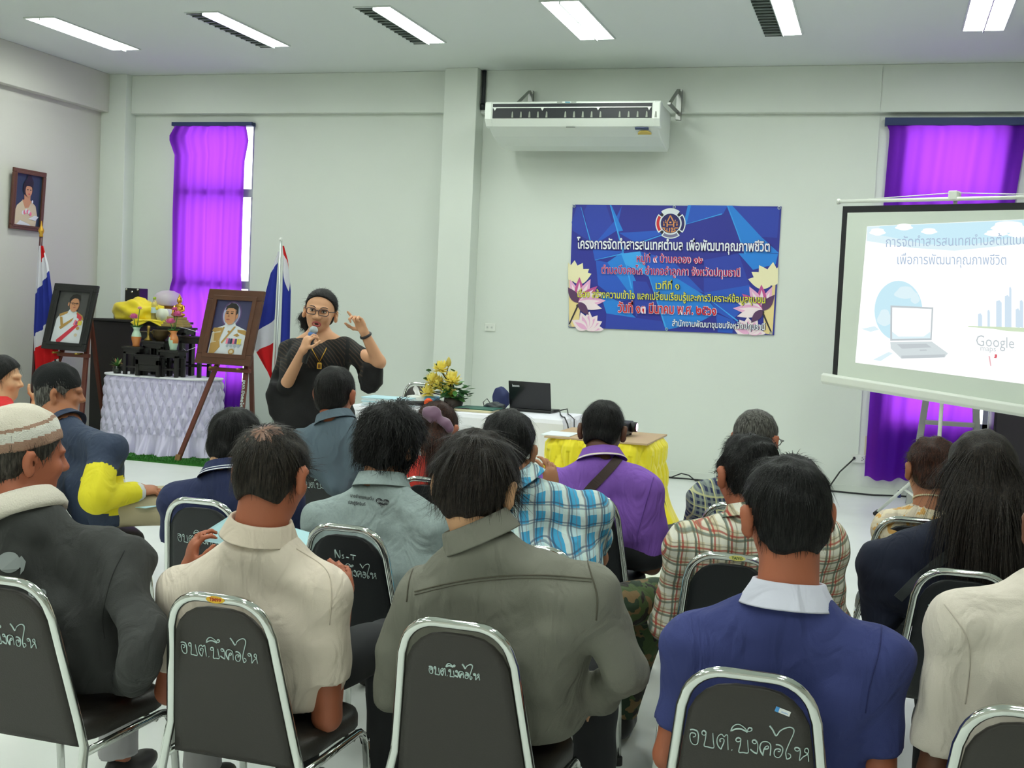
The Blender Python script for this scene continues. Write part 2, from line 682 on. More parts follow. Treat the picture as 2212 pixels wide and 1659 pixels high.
def air_conditioner(label, loc, rz, w=1.72):
    r = thing('air_conditioner', label, 'air conditioner', loc, rz)
    R = root_matrix(r)

    def P(x, y, z):
        return R @ Vector((x, y, z))
    h = w / 2
    # side profile (y towards the wall, z up), front at y=0
    prof = [(0.02, 0.37), (0.0, 0.35), (0.0, 0.20), (0.05, 0.135), (0.20, 0.06), (0.42, 0.0), (0.64, -0.02), (0.70, 0.02), (0.70, 0.33), (0.66, 0.37)]
    b = MB()
    b.prism([P(-h + .02, y, z) for y, z in prof], R.to_3x3() @ Vector((w - .04, 0, 0)))
    b.build('casing', m_ac, r, bevel=0.012)
    for s in (-1, 1):
        b = MB()
        x = s * (h - .03)
        b.prism([P(x - .035, y - .008, z) for y, z in prof[:4]] + [P(x - .035, .10, 0.12), P(x - .035, .12, .37)], R.to_3x3() @ Vector((.07, 0, 0)))
        b.build('end_trim', m_ac, r, bevel=0.01)
    b = MB()
    b.prism([P(-h + .075, -.004, .345), P(-h + .075, -.004, .205), P(h - .075, -.004, .205), P(h - .075, -.004, .345)], R.to_3x3() @ Vector((0, .02, 0)))
    b.build('outlet_grille', m_dark, r)
    b = MB()
    b.prism([P(-h + .08, -.014, .31), P(-h + .08, -.014, .302), P(h - .08, -.014, .302), P(h - .08, -.014, .31)], R.to_3x3() @ Vector((0, .03, 0)))
    for x in (-h + .1, -.28, .27, h - .1):
        b.prism([P(x - .015, -.016, .302), P(x, -.016, .275), P(x + .015, -.016, .302)], R.to_3x3() @ Vector((0, .02, 0)))
    b.build('air_deflector', m_ac, r)
    for g in range(3):
        for k in range(5):
            x = -h + .28 + g * .53 + k * .086
            MB().prism([P(x - .010, -.012, .212), P(x + .010, -.012, .212), P(x + .006, -.012, .262), P(x, -.012, .27), P(x - .006, -.012, .262)], R.to_3x3() @ Vector((0, .012, 0))).build('vane', mat('vane_grey', (140, 146, 134), .5), r)
    MB().prism([P(.62, .045, .128), P(.75, .045, .128), P(.75, .075, .112), P(.62, .075, .112)], R.to_3x3() @ Vector((0, -.004, -.006))).build('display_panel', mat('panel_grey', (70, 80, 110), .4), r)
    yb = MB()
    pts = [P(.70 + .065 * math.cos(a), .135 + .045 * -math.sin(a), .082 - .022 * -math.sin(a)) for a in [PI * i / 12 for i in range(13)]]
    yb.prism(pts, R.to_3x3() @ Vector((0, -.004, -.012)))
    yb.build('energy_label', mat('label_yellow', (205, 180, 90), .6), r)
    MB().prism([P(-.05, .04, .134), P(.04, .04, .134), P(.04, .046, .13), P(-.05, .046, .13)], R.to_3x3() @ Vector((0, -.004, -.008))).build('logo_strip', mat('strip_grey', (110, 116, 110), .5), r)
    for i, x in enumerate((-.14, -.06, .0)):
        MB().prism([P(x, -.0, .362), P(x + .05, -.0, .362), P(x + .05, -.0, .35), P(x, -.0, .35)], R.to_3x3() @ Vector((0, -.003, 0))).build('sticker', [mat('sticker_grey', (150, 158, 150), .5), mat('sticker_blue', (90, 150, 170), .5), mat('sticker_grey', (150, 158, 150), .5)][i], r)
    for s in (-1, 1):
        x = s * (h + (-.22 if s < 0 else .03))
        b = MB()
        b.prism([P(x, .68, .30), P(x, .73, .30), P(x, .73, .60), P(x, .68, .60)], R.to_3x3() @ Vector((.05, 0, 0)))
        b.prism([P(x, .68, .60), P(x, .70, .60), P(x, .22, .36), P(x, .20, .37)], R.to_3x3() @ Vector((.03, 0, 0)))
        b.prism([P(x, .20, .365), P(x, .70, .365), P(x, .70, .385), P(x, .20, .385)], R.to_3x3() @ Vector((.03, 0, 0)))
        b.build('bracket', M_STEEL, r)
    return r


air_conditioner('long white air conditioner on the wall right of the pillar', (-2.99, 11.25, 3.265), 0)
air_conditioner('white air conditioner cut off at the top right corner', (1.14, 10.52, 3.63), -PI / 2, 1.6)

# ---------------------------------------------------------------- blue banner
BT = [at(1237, 442, Y=WY - .012), at(1688, 446, Y=WY - .012), at(1228, 707, Y=WY - .012), at(1672, 724, Y=WY - .012)]


def BP(u, v, d=0.0):
    """point on the banner, u to the right, v downward, both 0..1"""
    p = (BT[0] * (1 - u) + BT[1] * u) * (1 - v) + (BT[2] * (1 - u) + BT[3] * u) * v
    return Vector((p.x, WY - 0.012 - d, p.z))


def bz(x, y):          # pixels of a 2212x1361 view of the banner into u, v
    u = (x - 160 + (y - 90) * 0.043) / 1915.0
    v = (y - 90 - (x - 160) * (0.0125 + 0.045 * 0.5 * (y - 90) / 1130.0)) / 1130.0
    return u, v


ban = thing('banner', 'blue vinyl banner with lotus flowers on the wall under the air conditioner', 'banner', (-2.09, WY - .01, 1.47))
m_b = [mat('print_navy', (42, 48, 150), .5), mat('print_blue', (36, 88, 196), .5), mat('print_sky', (32, 130, 222), .5), mat('print_mid', (44, 66, 172), .5), mat('print_bright', (60, 165, 240), .5)]
b = MB()
b.prism([BP(0, 0), BP(1, 0), BP(1, 1), BP(0, 1)], (0, .008, 0), 0)
tri = [  # facets of the printed background (pixels of the banner view, material)
    ([(240, 110), (330, 430), (160, 330), (150, 250), (200, 110)], 3), ([(480, 95), (560, 330), (380, 450), (330, 430), (270, 150), (300, 95)], 3), ([(630, 100), (580, 330), (350, 470), (560, 240)], 1),
    ([(530, 95), (640, 330), (590, 340), (515, 95)], 2), ([(1240, 100), (1270, 100), (1230, 270), (1200, 280)], 2), ([(1270, 100), (1600, 105), (1560, 180), (1230, 275)], 1),
    ([(800, 430), (1000, 360), (980, 330), (600, 350), (740, 430)], 1), ([(820, 440), (1010, 365), (990, 380)], 4), ([(1590, 105), (1640, 105), (1900, 390), (2060, 540), (1760, 545)], 2), ([(1640, 105), (2060, 130), (2040, 400), (1900, 390)], 3),
    ([(350, 500), (640, 520), (560, 560), (370, 600)], 1), ([(640, 520), (760, 790), (740, 960), (490, 620)], 2), ([(620, 540), (800, 520), (990, 800), (860, 740), (660, 640)], 4), ([(800, 520), (1100, 600), (1390, 900), (1200, 860), (880, 740)], 1), ([(880, 740), (1100, 740), (1390, 920), (1520, 1080), (1330, 1180), (1050, 1240)], 2),
    ([(1390, 600), (1700, 540), (1800, 830), (1390, 900)], 3), ([(1390, 900), (1800, 830), (1860, 930), (1650, 1150), (1520, 1080)], 1), ([(380, 600), (490, 620), (740, 960), (600, 980), (400, 830)], 1), ([(420, 900), (600, 980), (760, 1130), (480, 1090)], 2), ([(480, 1090), (760, 1130), (1000, 1160), (1050, 1250), (470, 1230)], 3),
    ([(1500, 1090), (1680, 1160), (1650, 1270), (1520, 1260)], 1), ([(730, 790), (860, 800), (960, 1000), (760, 1120)], 3), ([(1700, 540), (2050, 545), (2030, 640), (1830, 690)], 2)]
for ti, (pts, m) in enumerate(tri):
    b.add([BP(*bz(*p), .0006 + ti * .00006) for p in pts], [tuple(range(len(pts)))], m)
for li, (a, c, w) in enumerate((((240, 110), (330, 430), 5), ((520, 95), (640, 520), 9), ((640, 520), (720, 860), 7), ((880, 740), (1050, 1250), 8), ((370, 600), (640, 540), 5), ((1000, 370), (800, 440), 6), ((1220, 275), (1550, 180), 5), ((1390, 920), (1700, 1160), 6), ((1600, 105), (1760, 545), 6))):
    dx, dy = c[0] - a[0], c[1] - a[1]
    L = math.hypot(dx, dy)
    nx, ny = -dy / L * w, dx / L * w
    b.add([BP(*bz(a[0] - nx * .3, a[1] - ny * .3), .0022 + li * .00005), BP(*bz(c[0] - nx, c[1] - ny), .0022 + li * .00005), BP(*bz(c[0] + nx, c[1] + ny), .0022 + li * .00005), BP(*bz(a[0] + nx * .3, a[1] + ny * .3), .0022 + li * .00005)], [(0, 1, 2, 3)], 4)
b.build('printed_sheet', m_b, ban)

# lotus prints
m_l = [mat('petal_cream', (240, 232, 190), .5), mat('petal_pink', (236, 176, 214), .5), mat('petal_rose', (196, 84, 150), .5), mat('petal_white', (246, 226, 232), .5), mat('stem_dark', (52, 44, 50), .5), mat('petal_brown', (92, 56, 96), .5), mat('print_glow', (238, 214, 150), .5)]


PETALS = [0]


def petal(b, x, y, L, w, ang, m, d, tip=None):
    PETALS[0] += 1
    d += PETALS[0] * 1.2e-4
    ca, sa = math.cos(math.radians(ang)), math.sin(math.radians(ang))
    out, inn = [], []
    for i in range(13):
        t = i / 12
        ww = w * math.sin(PI * min(1, t * 0.97 + .03) ** 0.8)
        out.append((t * L, ww))
    pts = out + [(a, -c) for a, c in reversed(out[:-1])]
    q = [(x + a * ca - c * sa, y - a * sa - c * ca) for a, c in pts]
    q = [(min(max(px, 112), 2052), min(py, 1250 + (px - 150) * .02)) for px, py in q]
    b.add([BP(*bz(*p), d) for p in q], [tuple(range(len(q)))], m)
    if tip is not None:
        q = [(x + a * ca - c * .45 * sa, y - a * sa - c * .45 * ca) for a, c in [(p[0] * .8, p[1]) for p in pts]]
        q = [(min(max(px, 112), 2052), py) for px, py in q]
        b.add([BP(*bz(*p), d + .00006) for p in q], [tuple(range(len(q)))], tip)


b = MB()
right = MB()
b.add([BP(*bz(*p), .003) for p in ((118, 700), (230, 1010), (210, 1215), (118, 1215))], [(0, 1, 2, 3)], 6)
right.add([BP(*bz(*p), .003) for p in ((2035, 740), (1930, 1070), (1930, 1270), (2010, 1285))], [(0, 1, 2, 3)], 6)
for a in (60, 85, 110, 35, 20):
    petal(b, 160, 790, 190, 55, a, 0, .0034)
for a in (60, 85, 120, 145, 165):
    petal(right, 1990, 830, 210, 58, a, 0, .0034)
for a in (0, 25, 50, 80, 110, 150):
    petal(b, 290, 1235, 165, 48, a, 3, .004, 1)
for a in (0, 30, 60, 95, 125, 160):
    petal(right, 1800, 1270, 150, 48, a, 3, .004, 1)
for (cx, cy, k) in ((215, 990, 1), (1915, 1060, -1)):
    for a, L, w, m in ((112, 230, 40, 1), (88, 235, 44, 2), (62, 245, 46, 1), (128, 180, 40, 5), (40, 235, 42, 2), (20, 255, 44, 3), (4, 260, 44, 1), (-14, 230, 42, 3), (-50, 150, 36, 5)):
        aa = a if k > 0 else 180 - a
        petal(b if k > 0 else right, cx, cy, L, w, aa, m, .0040, 3 if m in (1, 2) else None)
for q_, a, c in ((b, (205, 1020), (120, 1190)), (right, (1920, 1080), (2000, 1265))):
    q_.add([BP(*bz(a[0] - 9, a[1]), .006), BP(*bz(a[0] + 9, a[1]), .006), BP(*bz(c[0] + 7, c[1]), .006), BP(*bz(c[0] - 7, c[1]), .006)], [(0, 1, 2, 3)], 4)
    q_.add([BP(*bz(a[0] + 16 * math.cos(t), a[1] + 16 * math.sin(t)), .0062) for t in [2 * PI * i / 10 for i in range(10)]], [tuple(range(10))], 4)
b.build('lotus_print', m_l, ban)
right.build('lotus_print', m_l, ban)

# emblem
m_e = [mat('emblem_navy', (36, 30, 96), .5), mat('emblem_white', (226, 232, 236), .5), mat('emblem_red', (206, 40, 50), .5), mat('emblem_grey', (120, 116, 150), .5), mat('emblem_gold', (236, 160, 96), .5), mat('emblem_black', (24, 22, 40), .5)]
b = MB()
EC, ER = (1082, 266), 139


def ring(b, r0, r1, a0, a1, m, d, n=20):
    p = []
    for i in range(n + 1):
        a = math.radians(a0 + (a1 - a0) * i / n)
        for r in (r0, r1):
            p.append(BP(*bz(EC[0] + r * ER * math.cos(a), EC[1] - r * ER * math.sin(a)), d))
    b.add(p, [(2 * i, 2 * i + 1, 2 * i + 3, 2 * i + 2) for i in range(n)], m)


ring(b, 0, .9, 0, 360, 5, .003, 48)
for a in (45, 135, 225, 315):
    ring(b, .6, 1.0, a + 7, a + 83, 1, .0036)
for a, m in ((52, 1), (142, 2), (232, 3), (322, 0)):
    ring(b, .74, .93, a + 5, a + 71, m, .0042)
ring(b, 0, .70, 0, 360, 1, .0048, 48)
ring(b, 0, .645, 0, 360, 0, .0054, 48)


def estroke(pts, w, m=4, d=.006):
    for (x0, y0), (x1, y1) in zip(pts, pts[1:]):
        L = math.hypot(x1 - x0, y1 - y0)
        nx, ny = -(y1 - y0) / L * w / 2, (x1 - x0) / L * w / 2
        ex, ey = (x1 - x0) / L * w * .3, (y1 - y0) / L * w * .3
        q = [(x0 - ex + nx, y0 - ey + ny), (x0 - ex - nx, y0 - ey - ny), (x1 + ex - nx, y1 + ey - ny), (x1 + ex + nx, y1 + ey + ny)]
        b.add([BP(*bz(EC[0] + px * ER, EC[1] + py * ER), d) for px, py in q], [(0, 1, 2, 3)], m)


estroke([(-.22, .22), (-.21, -.1), (0, -.52), (.21, -.1), (.22, .22)], .075)
estroke([(-.2, .09), (.2, .09)], .055)
estroke([(-.04, -.07), (.04, -.07)], .1)
for s in (-1, 1):
    estroke([(s * .33, -.22), (s * .29, -.12), (s * .34, -.06), (s * .26, -.05)], .045)
    estroke([(s * .44, -.12), (s * .43, .02), (s * .39, .1), (s * .43, .15), (s * .47, .1), (s * .43, .02)], .045)
estroke([(-.52, .30), (-.36, .30), (-.42, .38), (-.24, .54), (-.22, .32)], .06)
estroke([(-.22, .54), (-.06, .58), (-.06, .30)], .06)
estroke([(.06, .38), (.06, .30), (.17, .32), (.05, .58), (.26, .52)], .06)
estroke([(.50, .30), (.30, .30), (.24, .42), (.36, .46), (.30, .50)], .06)
b.build('emblem', m_e, ban)

# lettering
m_t = [mat('letter_white', (236, 240, 246), .5), mat('letter_plum', (64, 26, 110), .5), mat('letter_crimson', (186, 24, 84), .5), mat('letter_yellow', (226, 222, 70), .5), mat('letter_red', (200, 26, 40), .5), mat('letter_dark', (30, 30, 70), .5), mat('letter_pinkish', (246, 226, 240), .5)]
LINES = [  # text, x left, x right (banner view), baseline y at left and right, letter height px, fill, outline, weight
    ('โครงการจัดทำสารสนเทศตำบล เพื่อพัฒนาคุณภาพชีวิต', 205, 1978, 492, 524, 78, 0, 1, 1.6),
    ('หมู่ที่ ๙ บ้านคลอง ๑๒', 765, 1370, 617, 632, 60, 2, 6, 1.0),
    ('ตำบลบึงคอไห อำเภอลำลูกกา จังหวัดปทุมธานี', 432, 1710, 722, 752, 62, 2, 6, 1.0),
    ('เวทีที่ ๑', 942, 1160, 866, 870, 62, 3, 5, 1.0),
    ('เรื่อง สร้างความเข้าใจ แลกเปลี่ยนเรียนรู้และการวิเคราะห์ข้อมูลชุมชน', 200, 1938, 940, 996, 58, 3, 5, 1.0),
    ('วันที่ ๑๓ มีนาคม พ.ศ. ๒๕๖๑', 592, 1505, 1078, 1104, 76, 4, 6, 1.9),
    ('สำนักงานพัฒนาชุมชนจังหวัดปทุมธานี', 1100, 1940, 1205, 1240, 50, 0, 5, 1.0)]
for s, xl, xr, yl, yr, h, fi, ol, wt in LINES:
    W = xr - xl

    def fn(x, y, xl=xl, W=W, yl=yl, yr=yr, d=.008):
        return BP(*bz(xl + x, yl + (yr - yl) * x / W - y), d)
    sz = h / 0.62
    b = MB()
    k = b.text(s, sz, lambda x, y: fn(x, y, d=.0150), ol, 'LEFT', (0.032 if ol == 6 else 0.026) * sz * (1 if wt < 1.5 else 1.6), 2, width=W + 8)
    b.text(s, sz, lambda x, y: fn(x, y, d=.0158), fi, 'LEFT', 0.012 * sz * wt, 2, width=W)
    b.build('lettering', m_t, ban)
m_eye = mat('eyelet_metal', (190, 200, 205), .3, .8)
for (u, v) in ((.008, .012), (.5, .012), (.99, .012), (.008, .985), (.49, .985), (.985, .985)):
    c = BP(u, v, .005)
    MB().tube(arc(c, .012, 0, 2 * PI * 11 / 12, 11, (1, 0, 0), (0, 0, 1)), .004, 6, closed=True).build('eyelet', m_eye, ban)
for px, py in ((568, 248), (585, 275), (1245, 198), (1228, 232), (460, 812), (445, 842), (472, 846), (1730, 450), (600, 235), (555, 268)):
    pass

# ================================================================ projection screen on its tripod
sc = thing('projection_screen', 'white tripod projection screen showing a bright slide', 'projection screen', (0.47, 10.30, 0))
SA = math.radians(-22)
SU = Vector((math.cos(SA), math.sin(SA), 0))       # along the screen, towards the right
SN = Vector((math.sin(SA), -math.cos(SA), 0))      # towards the audience
S0 = Vector((0.475, 10.27, 0))                     # foot of the pole


def SP(u, z, d=0.0):
    p = S0 + SU * u + SN * (0.06 + d)
    return Vector((p.x, p.y, z))


def zb(u):            # housing hangs a little askew
    return 1.075 - 0.085 * u


ZT = 2.655
HW = 0.95
m_scr = mat('screen_cloth', (214, 222, 212), 0.85)
m_edge = mat('screen_black_edge', (26, 26, 30), 0.7)
b = MB()
E_ = 0.045
zt = ZT - 0.02
L = lambda u, z, d=0: SP(u, z, d)
iu = HW - 0.03
b.add([L(-iu + E_, zt - .075), L(iu - E_, zt - .075), L(iu - E_, zb(iu) + .02), L(-iu + E_, zb(-iu) + .02)], [(0, 1, 2, 3)], 0)
b.add([L(-iu, zt - .02), L(iu, zt - .02), L(iu, zt - .075), L(-iu, zt - .075)], [(0, 1, 2, 3)], 1)
b.add([L(-iu, zt - .075), L(-iu + E_, zt - .075), L(-iu + E_, zb(-iu) + .02), L(-iu, zb(-iu) + .02)], [(0, 1, 2, 3)], 1)
b.add([L(iu - E_, zt - .075), L(iu, zt - .075), L(iu, zb(iu) + .02), L(iu - E_, zb(iu) + .02)], [(0, 1, 2, 3)], 1)
b.build('screen_fabric', [m_scr, m_edge], sc)
MB().tube([SP(-HW, ZT), SP(HW, ZT)], .016, 10).tube([SP(-HW - .02, ZT), SP(-HW, ZT)], .024, 8).build('top_bar', M_WHITE, sc)
b = MB()
v1 = [SP(-HW - .05, zb(-HW) + z, d) for d, z in ((.05, -.02), (.05, .035), (.01, .05), (-.04, .03), (-.04, -.03), (.02, -.045))]
v2 = [SP(HW + .05, zb(HW) + z, d) for d, z in ((.05, -.02), (.05, .035), (.01, .05), (-.04, .03), (-.04, -.03), (.02, -.045))]
b.add(v1 + v2, [(i, (i + 1) % 6, 6 + (i + 1) % 6, 6 + i) for i in range(6)] + [(5, 4, 3, 2, 1, 0), (6, 7, 8, 9, 10, 11)])
b.build('case', M_WHITE, sc, bevel=.006)
MB().tube([S0 + Vector((0, 0, .12)), S0 + Vector((0, 0, ZT + .03))], .016, 10).build('pole', M_WHITE, sc)
MB().box(-.035, .035, -.03, .08, -.03, .045, R=Matrix(((SU.x, SN.x, 0), (SU.y, SN.y, 0), (0, 0, 1))), at_=S0 + Vector((0, 0, ZT + .02))).build('hook', M_WHITE, sc, bevel=.008)
MB().tube([SP(-HW + .25, ZT + .015), SP(-.03, ZT + .05, -.03)], .004, 5).tube([SP(HW - .25, ZT + .015), SP(.03, ZT + .05, -.03)], .004, 5).build('hanging_cord', M_WHITE, sc)
for a in (math.radians(134), math.radians(14), math.radians(254)):
    d = Vector((math.cos(a), math.sin(a), 0))
    R_ = .66
    lg = MB().tube([S0 + d * .03 + Vector((0, 0, .55)), S0 + d * (R_ - .03) + Vector((0, 0, .035))], .020, 8, r2=.012).build('leg', M_WHITE, sc)
    MB().tube([S0 + d * (R_ - .04) + Vector((0, 0, .042)), S0 + d * R_ + Vector((0, 0, .012))], .021, 8).build('rubber_foot', M_RUBBER, lg)
    MB().tube([S0 + d * .03 + Vector((0, 0, .16)), S0 + d * .36 + Vector((0, 0, .285))], .012, 6, r2=.006).build('leg_brace', M_WHITE, lg)

# the slide thrown on the screen
def slide_mat(name, col, e):
    return mat(name, (10, 10, 10), 0.9, spec=0, emit=(col, e * 0.70))


m_s = [slide_mat('slide_white', (252, 255, 255), 1.2), slide_mat('slide_sky', (206, 240, 252), 1.0), slide_mat('slide_grey', (198, 206, 210), 1.0), slide_mat('slide_text', (176, 194, 218), 1.0),
       slide_mat('slide_globe', (204, 238, 250), 1.0), slide_mat('slide_silver', (216, 226, 228), 1.0), slide_mat('slide_city', (214, 232, 246), 1.0), slide_mat('slide_pale', (226, 246, 252), 1.0), slide_mat('slide_pink', (240, 190, 196), 1.0), slide_mat('slide_green', (214, 232, 200), 1.0), slide_mat('slide_red', (226, 110, 120), 1.0)]


def sl(x, y, d=.004):
    """pixels of the 1500x1659 view of the screen -> a point on the screen cloth"""
    px, py = 1760 + x * .30133, 400 + y * .30139
    p0, n = SP(0, 0, d), SN
    dr = at(px, py, Y=10) - EYE
    t = (p0 - EYE).dot(n) / dr.dot(n)
    return EYE + dr * t


b = MB()


def spoly(pts, m, d):
    b.add([sl(x, y, d) for x, y in pts], [tuple(range(len(pts)))], m)


spoly([(375, 295), (1500, 245), (1850, 231), (1850, 1466), (1500, 1425), (290, 1272)], 0, .003)
# sky with clouds
spoly([(376, 297), (1500, 247), (1848, 233), (1848, 420), (1500, 420), (1000, 470), (700, 450), (372, 400)], 7, .0035)
spoly([(470, 293), (1500, 250), (1848, 236), (1848, 345), (1500, 360), (1100, 430), (800, 425), (430, 350)], 1, .0038)
for x, y, w, h in ((450, 335, 55, 26), (640, 300, 60, 24), (820, 330, 55, 22), (1390, 300, 120, 42), (1300, 345, 80, 24), (1480, 350, 90, 30)):
    spoly([(x + w * math.cos(t) * (1 + .14 * math.sin(5 * t)), y + h * math.sin(t)) for t in [2 * PI * i / 24 for i in range(24)]], 0, .0041)
# globe
spoly([(600 + 172 * math.cos(t), 900 + 215 * math.sin(t)) for t in [2 * PI * i / 40 for i in range(40)]], 4, .0042)
for x, y, w, h in ((650, 770, 75, 45), (500, 950, 50, 60), (720, 810, 30, 40)):
    spoly([(x + w * math.cos(t) * (1 + .2 * math.sin(3 * t)), y + h * math.sin(t)) for t in [2 * PI * i / 24 for i in range(24)]], 7, .0044)
spoly([(335, 1030), (430, 1010), (460, 1035), (400, 1052)], 7, .0044)
spoly([(420, 1250), (530, 1195), (560, 1205), (470, 1262)], 7, .0044)
# laptop drawing
spoly([(543, 862), (850, 876), (838, 1112), (541, 1115)], 2, .0048)
spoly([(556, 876), (838, 888), (828, 1098), (555, 1102)], 0, .0051)
spoly([(600, 1085), (780, 1085), (828, 1050), (828, 1098), (555, 1102), (555, 1050)], 7, .0053)
spoly([(541, 1125), (838, 1120), (955, 1205), (930, 1235), (620, 1242), (545, 1170)], 5, .0048)
spoly([(590, 1140), (800, 1136), (838, 1163), (625, 1172)], 2, .0052)
spoly([(620, 1222), (935, 1212), (930, 1235), (622, 1243)], 2, .0052)
spoly([(750, 1180), (800, 1178), (805, 1186), (755, 1188)], 2, .0054)
# city
for x, w, y in ((1170, 30, 925), (1238, 18, 900), (1300, 40, 832), (1362, 36, 795), (1394, 16, 735), (1440, 30, 890), (1470, 24, 830), (1510, 40, 780), (1580, 40, 850), (1660, 50, 800), (1760, 40, 880)):
    spoly([(x, y), (x + w * .6, y - 8), (x + w, y + 10), (x + w, 1022), (x, 1018)], 6, .0046)
spoly([(1100, 1008), (1500, 1022), (1848, 1030), (1848, 1050), (1500, 1052), (1380, 1046), (1280, 1030), (1100, 1016)], 9, .005)
spoly([(1290, 1212), (1306, 1212), (1308, 1226), (1302, 1240), (1284, 1238), (1290, 1228)], 10, .005)
spoly([(1245, 1225), (1256, 1225), (1266, 1295), (1258, 1296)], 8, .005)


def stext(s, xl, xr, yl, yr, h, m, wt=0.0):
    W = xr - xl
    b.text(s, h / .62, lambda x, y: sl(xl + x, yl + (yr - yl) * x / W - y, .006), m, 'LEFT', wt, 2, width=W)


stext('การจัดทำสารสนเทศตำบลต้นแบบ', 505, 1520, 443, 424, 62, 3)
stext('เพื่อการพัฒนาคุณภาพชีวิต', 585, 1365, 566, 570, 60, 3)
stext('Google', 1152, 1425, 1150, 1170, 70, 2)
stext('maps', 1185, 1295, 1185, 1192, 34, 2)
b.build('projected_slide', m_s, sc)

# ---------------------------------------------------------------- step ladder and dark cabinet behind the screen
ld = thing('step_ladder', 'aluminium step ladder half hidden behind the projection screen', 'ladder', (.60, 11.35, 0))
for s in (-1, 1):
    b = MB()
    x0, x1 = .60 + s * .30, .60 + s * .185
    b.prism([(x0 - .03, 11.18, 0), (x0 + .03, 11.18, 0), (x1 + .028, 11.40, 1.25), (x1 - .028, 11.40, 1.25)], (0, .03, 0))
    b.build('rail', M_ALU, ld, bevel=.004)
    b = MB().prism([(x0 - .02, 11.66, 0), (x0 + .02, 11.66, 0), (x1 + .02, 11.46, 1.25), (x1 - .02, 11.46, 1.25)], (0, .02, 0))
    b.build('rear_leg', M_ALU, ld)
for z in (.25, .52, .79, 1.06):
    t = z / 1.25
    w = .30 - .115 * t - .02
    y = 11.18 + .22 * t
    MB().box(.60 - w, .60 + w, y - .02, y + .06, z - .02, z + .02).build('step', M_ALU, ld, bevel=.004)
for s in (-1, 1):
    MB().tube([(.60 + s * .205, 11.37, 1.0), (.60 + s * .10, 11.38, 1.07)], .012, 6).build('corner_brace', M_ALU, ld)
MB().box(.60 - .22, .60 + .22, 11.37, 11.50, 1.25, 1.28).build('top_cap', M_ALU, ld, bevel=.006)
cb = thing('cabinet', 'dark cabinet at the right edge behind the projection screen', 'cabinet', (1.4, 11.75, 0))
MB().box(.98, 1.85, 11.5, 12.0, 0, .98).build('body', mat('dark_cabinet', (44, 40, 46), .5), cb, bevel=.006)
for x in (1.0, 1.42):
    MB().box(x, x + .41, 11.48, 11.5, .06, .94).build('door', mat('dark_cabinet_door', (52, 46, 54), .5), cb, bevel=.004)

# ---------------------------------------------------------------- sockets and cables
so = thing('wall_socket', 'white double wall socket with a black plug left of the right curtain', 'socket', (-.16, WY - .01, .30))
MB().box(-.235, -.105, WY - .014, WY, .295, .375).build('plate', M_WHITE, so, bevel=.004)
for z in (-.013, .0, .013):
    MB().box(-.135 if z else -.122, -.128 if z else -.115, WY - .016, WY - .013, .335 + z - .004, .335 + z + .004).build('slot', M_BLACK, so)
pl = single(MB().ball((-.205, WY - .03, .34), (.014, .02, .014), 0, 12).tube([(-.205, WY - .045, .34), (-.24, WY - .06, .30), (-.33, WY - .06, .20), (-.40, WY - .07, .08), (-.44, WY - .09, .010), (-.60, WY - .10, .008), (-.95, WY - .14, .008), (-1.35, WY - .10, .008), (-1.8, WY - .11, .012), (-2.3, WY - .16, .010)], .008, 6).build('power_cable', M_CABLE), 'power_cable', 'black power cable plugged in the socket and running down to the floor', 'cable')
single(MB().tube([(-1.62, WY - .16, .008), (-1.7, WY - .20, .012), (-1.78, WY - .12, .05), (-1.86, WY - .1, .06), (-1.95, WY - .15, .02), (-2.3, WY - .22, .012)], .007, 6).build('cable', M_CABLE), 'cable', 'loose dark cable loop on the floor by the wall beside the yellow table', 'cable')
single(MB().tube([(-.62, WY - .06, .012), (-.35, WY - .09, .010), (.0, WY - .12, .010), (.22, WY - .07, .015), (.34, WY - .06, .016), (.7, WY - .07, .012), (1.1, WY - .08, .010)], .009, 6).build('cable', M_CABLE), 'cable', 'grey cable lying along the wall under the right curtain', 'cable')
single(MB().box(.215, .245, WY - .085, WY - .055, .0, .07).build('marker_clip', mat('navy_clip', (36, 44, 110), .5), bevel=.004), 'clip', 'small navy clip on the cable under the right curtain', 'clip')
cd = single(MB().box(-.19, -.17, WY - .012, WY, .38, 3.645).build('cable_duct', M_WALL), 'cable_duct', 'thin white cable duct running down the wall left of the right curtain', 'cable duct')
single(MB().box(-.19, -.17, WY - .112, WY - .1, 3.645, 4.08).build('cable_duct', M_WALL), 'cable_duct', 'short white cable duct on the ceiling beam above the right curtain', 'cable duct')
single(MB().box(-.115, -.07, WY - .008, WY, .34, .56).build('tape', mat('yellowed_tape', (214, 206, 168), .7)), 'tape', 'yellowed tape strip on the wall beside the right curtain', 'tape')
sw = thing('switch_plate', 'small white switch plate on the wall right of the pillar', 'switch plate', (-3.98, WY - .01, 1.38))
MB().box(-4.04, -3.92, WY - .012, WY, 1.385, 1.465).build('plate', M_WHITE, sw, bevel=.004)
for x in (-4.01, -3.96):
    MB().box(x - .008, x + .008, WY - .016, WY - .011, 1.415, 1.435).build('switch', mat('switch_grey', (190, 196, 190), .5), sw)
pp = single(MB().tube([(-4.125, WY - .13, 4.08), (-4.125, WY - .13, 3.73)], .022, 8).tube([(-4.125, WY - .13, 3.74), (-4.125, WY - .13, 3.68)], .03, 8).build('pipe', m_dark), 'pipe', 'short dark pipe in the corner between pillar and air conditioner', 'pipe')

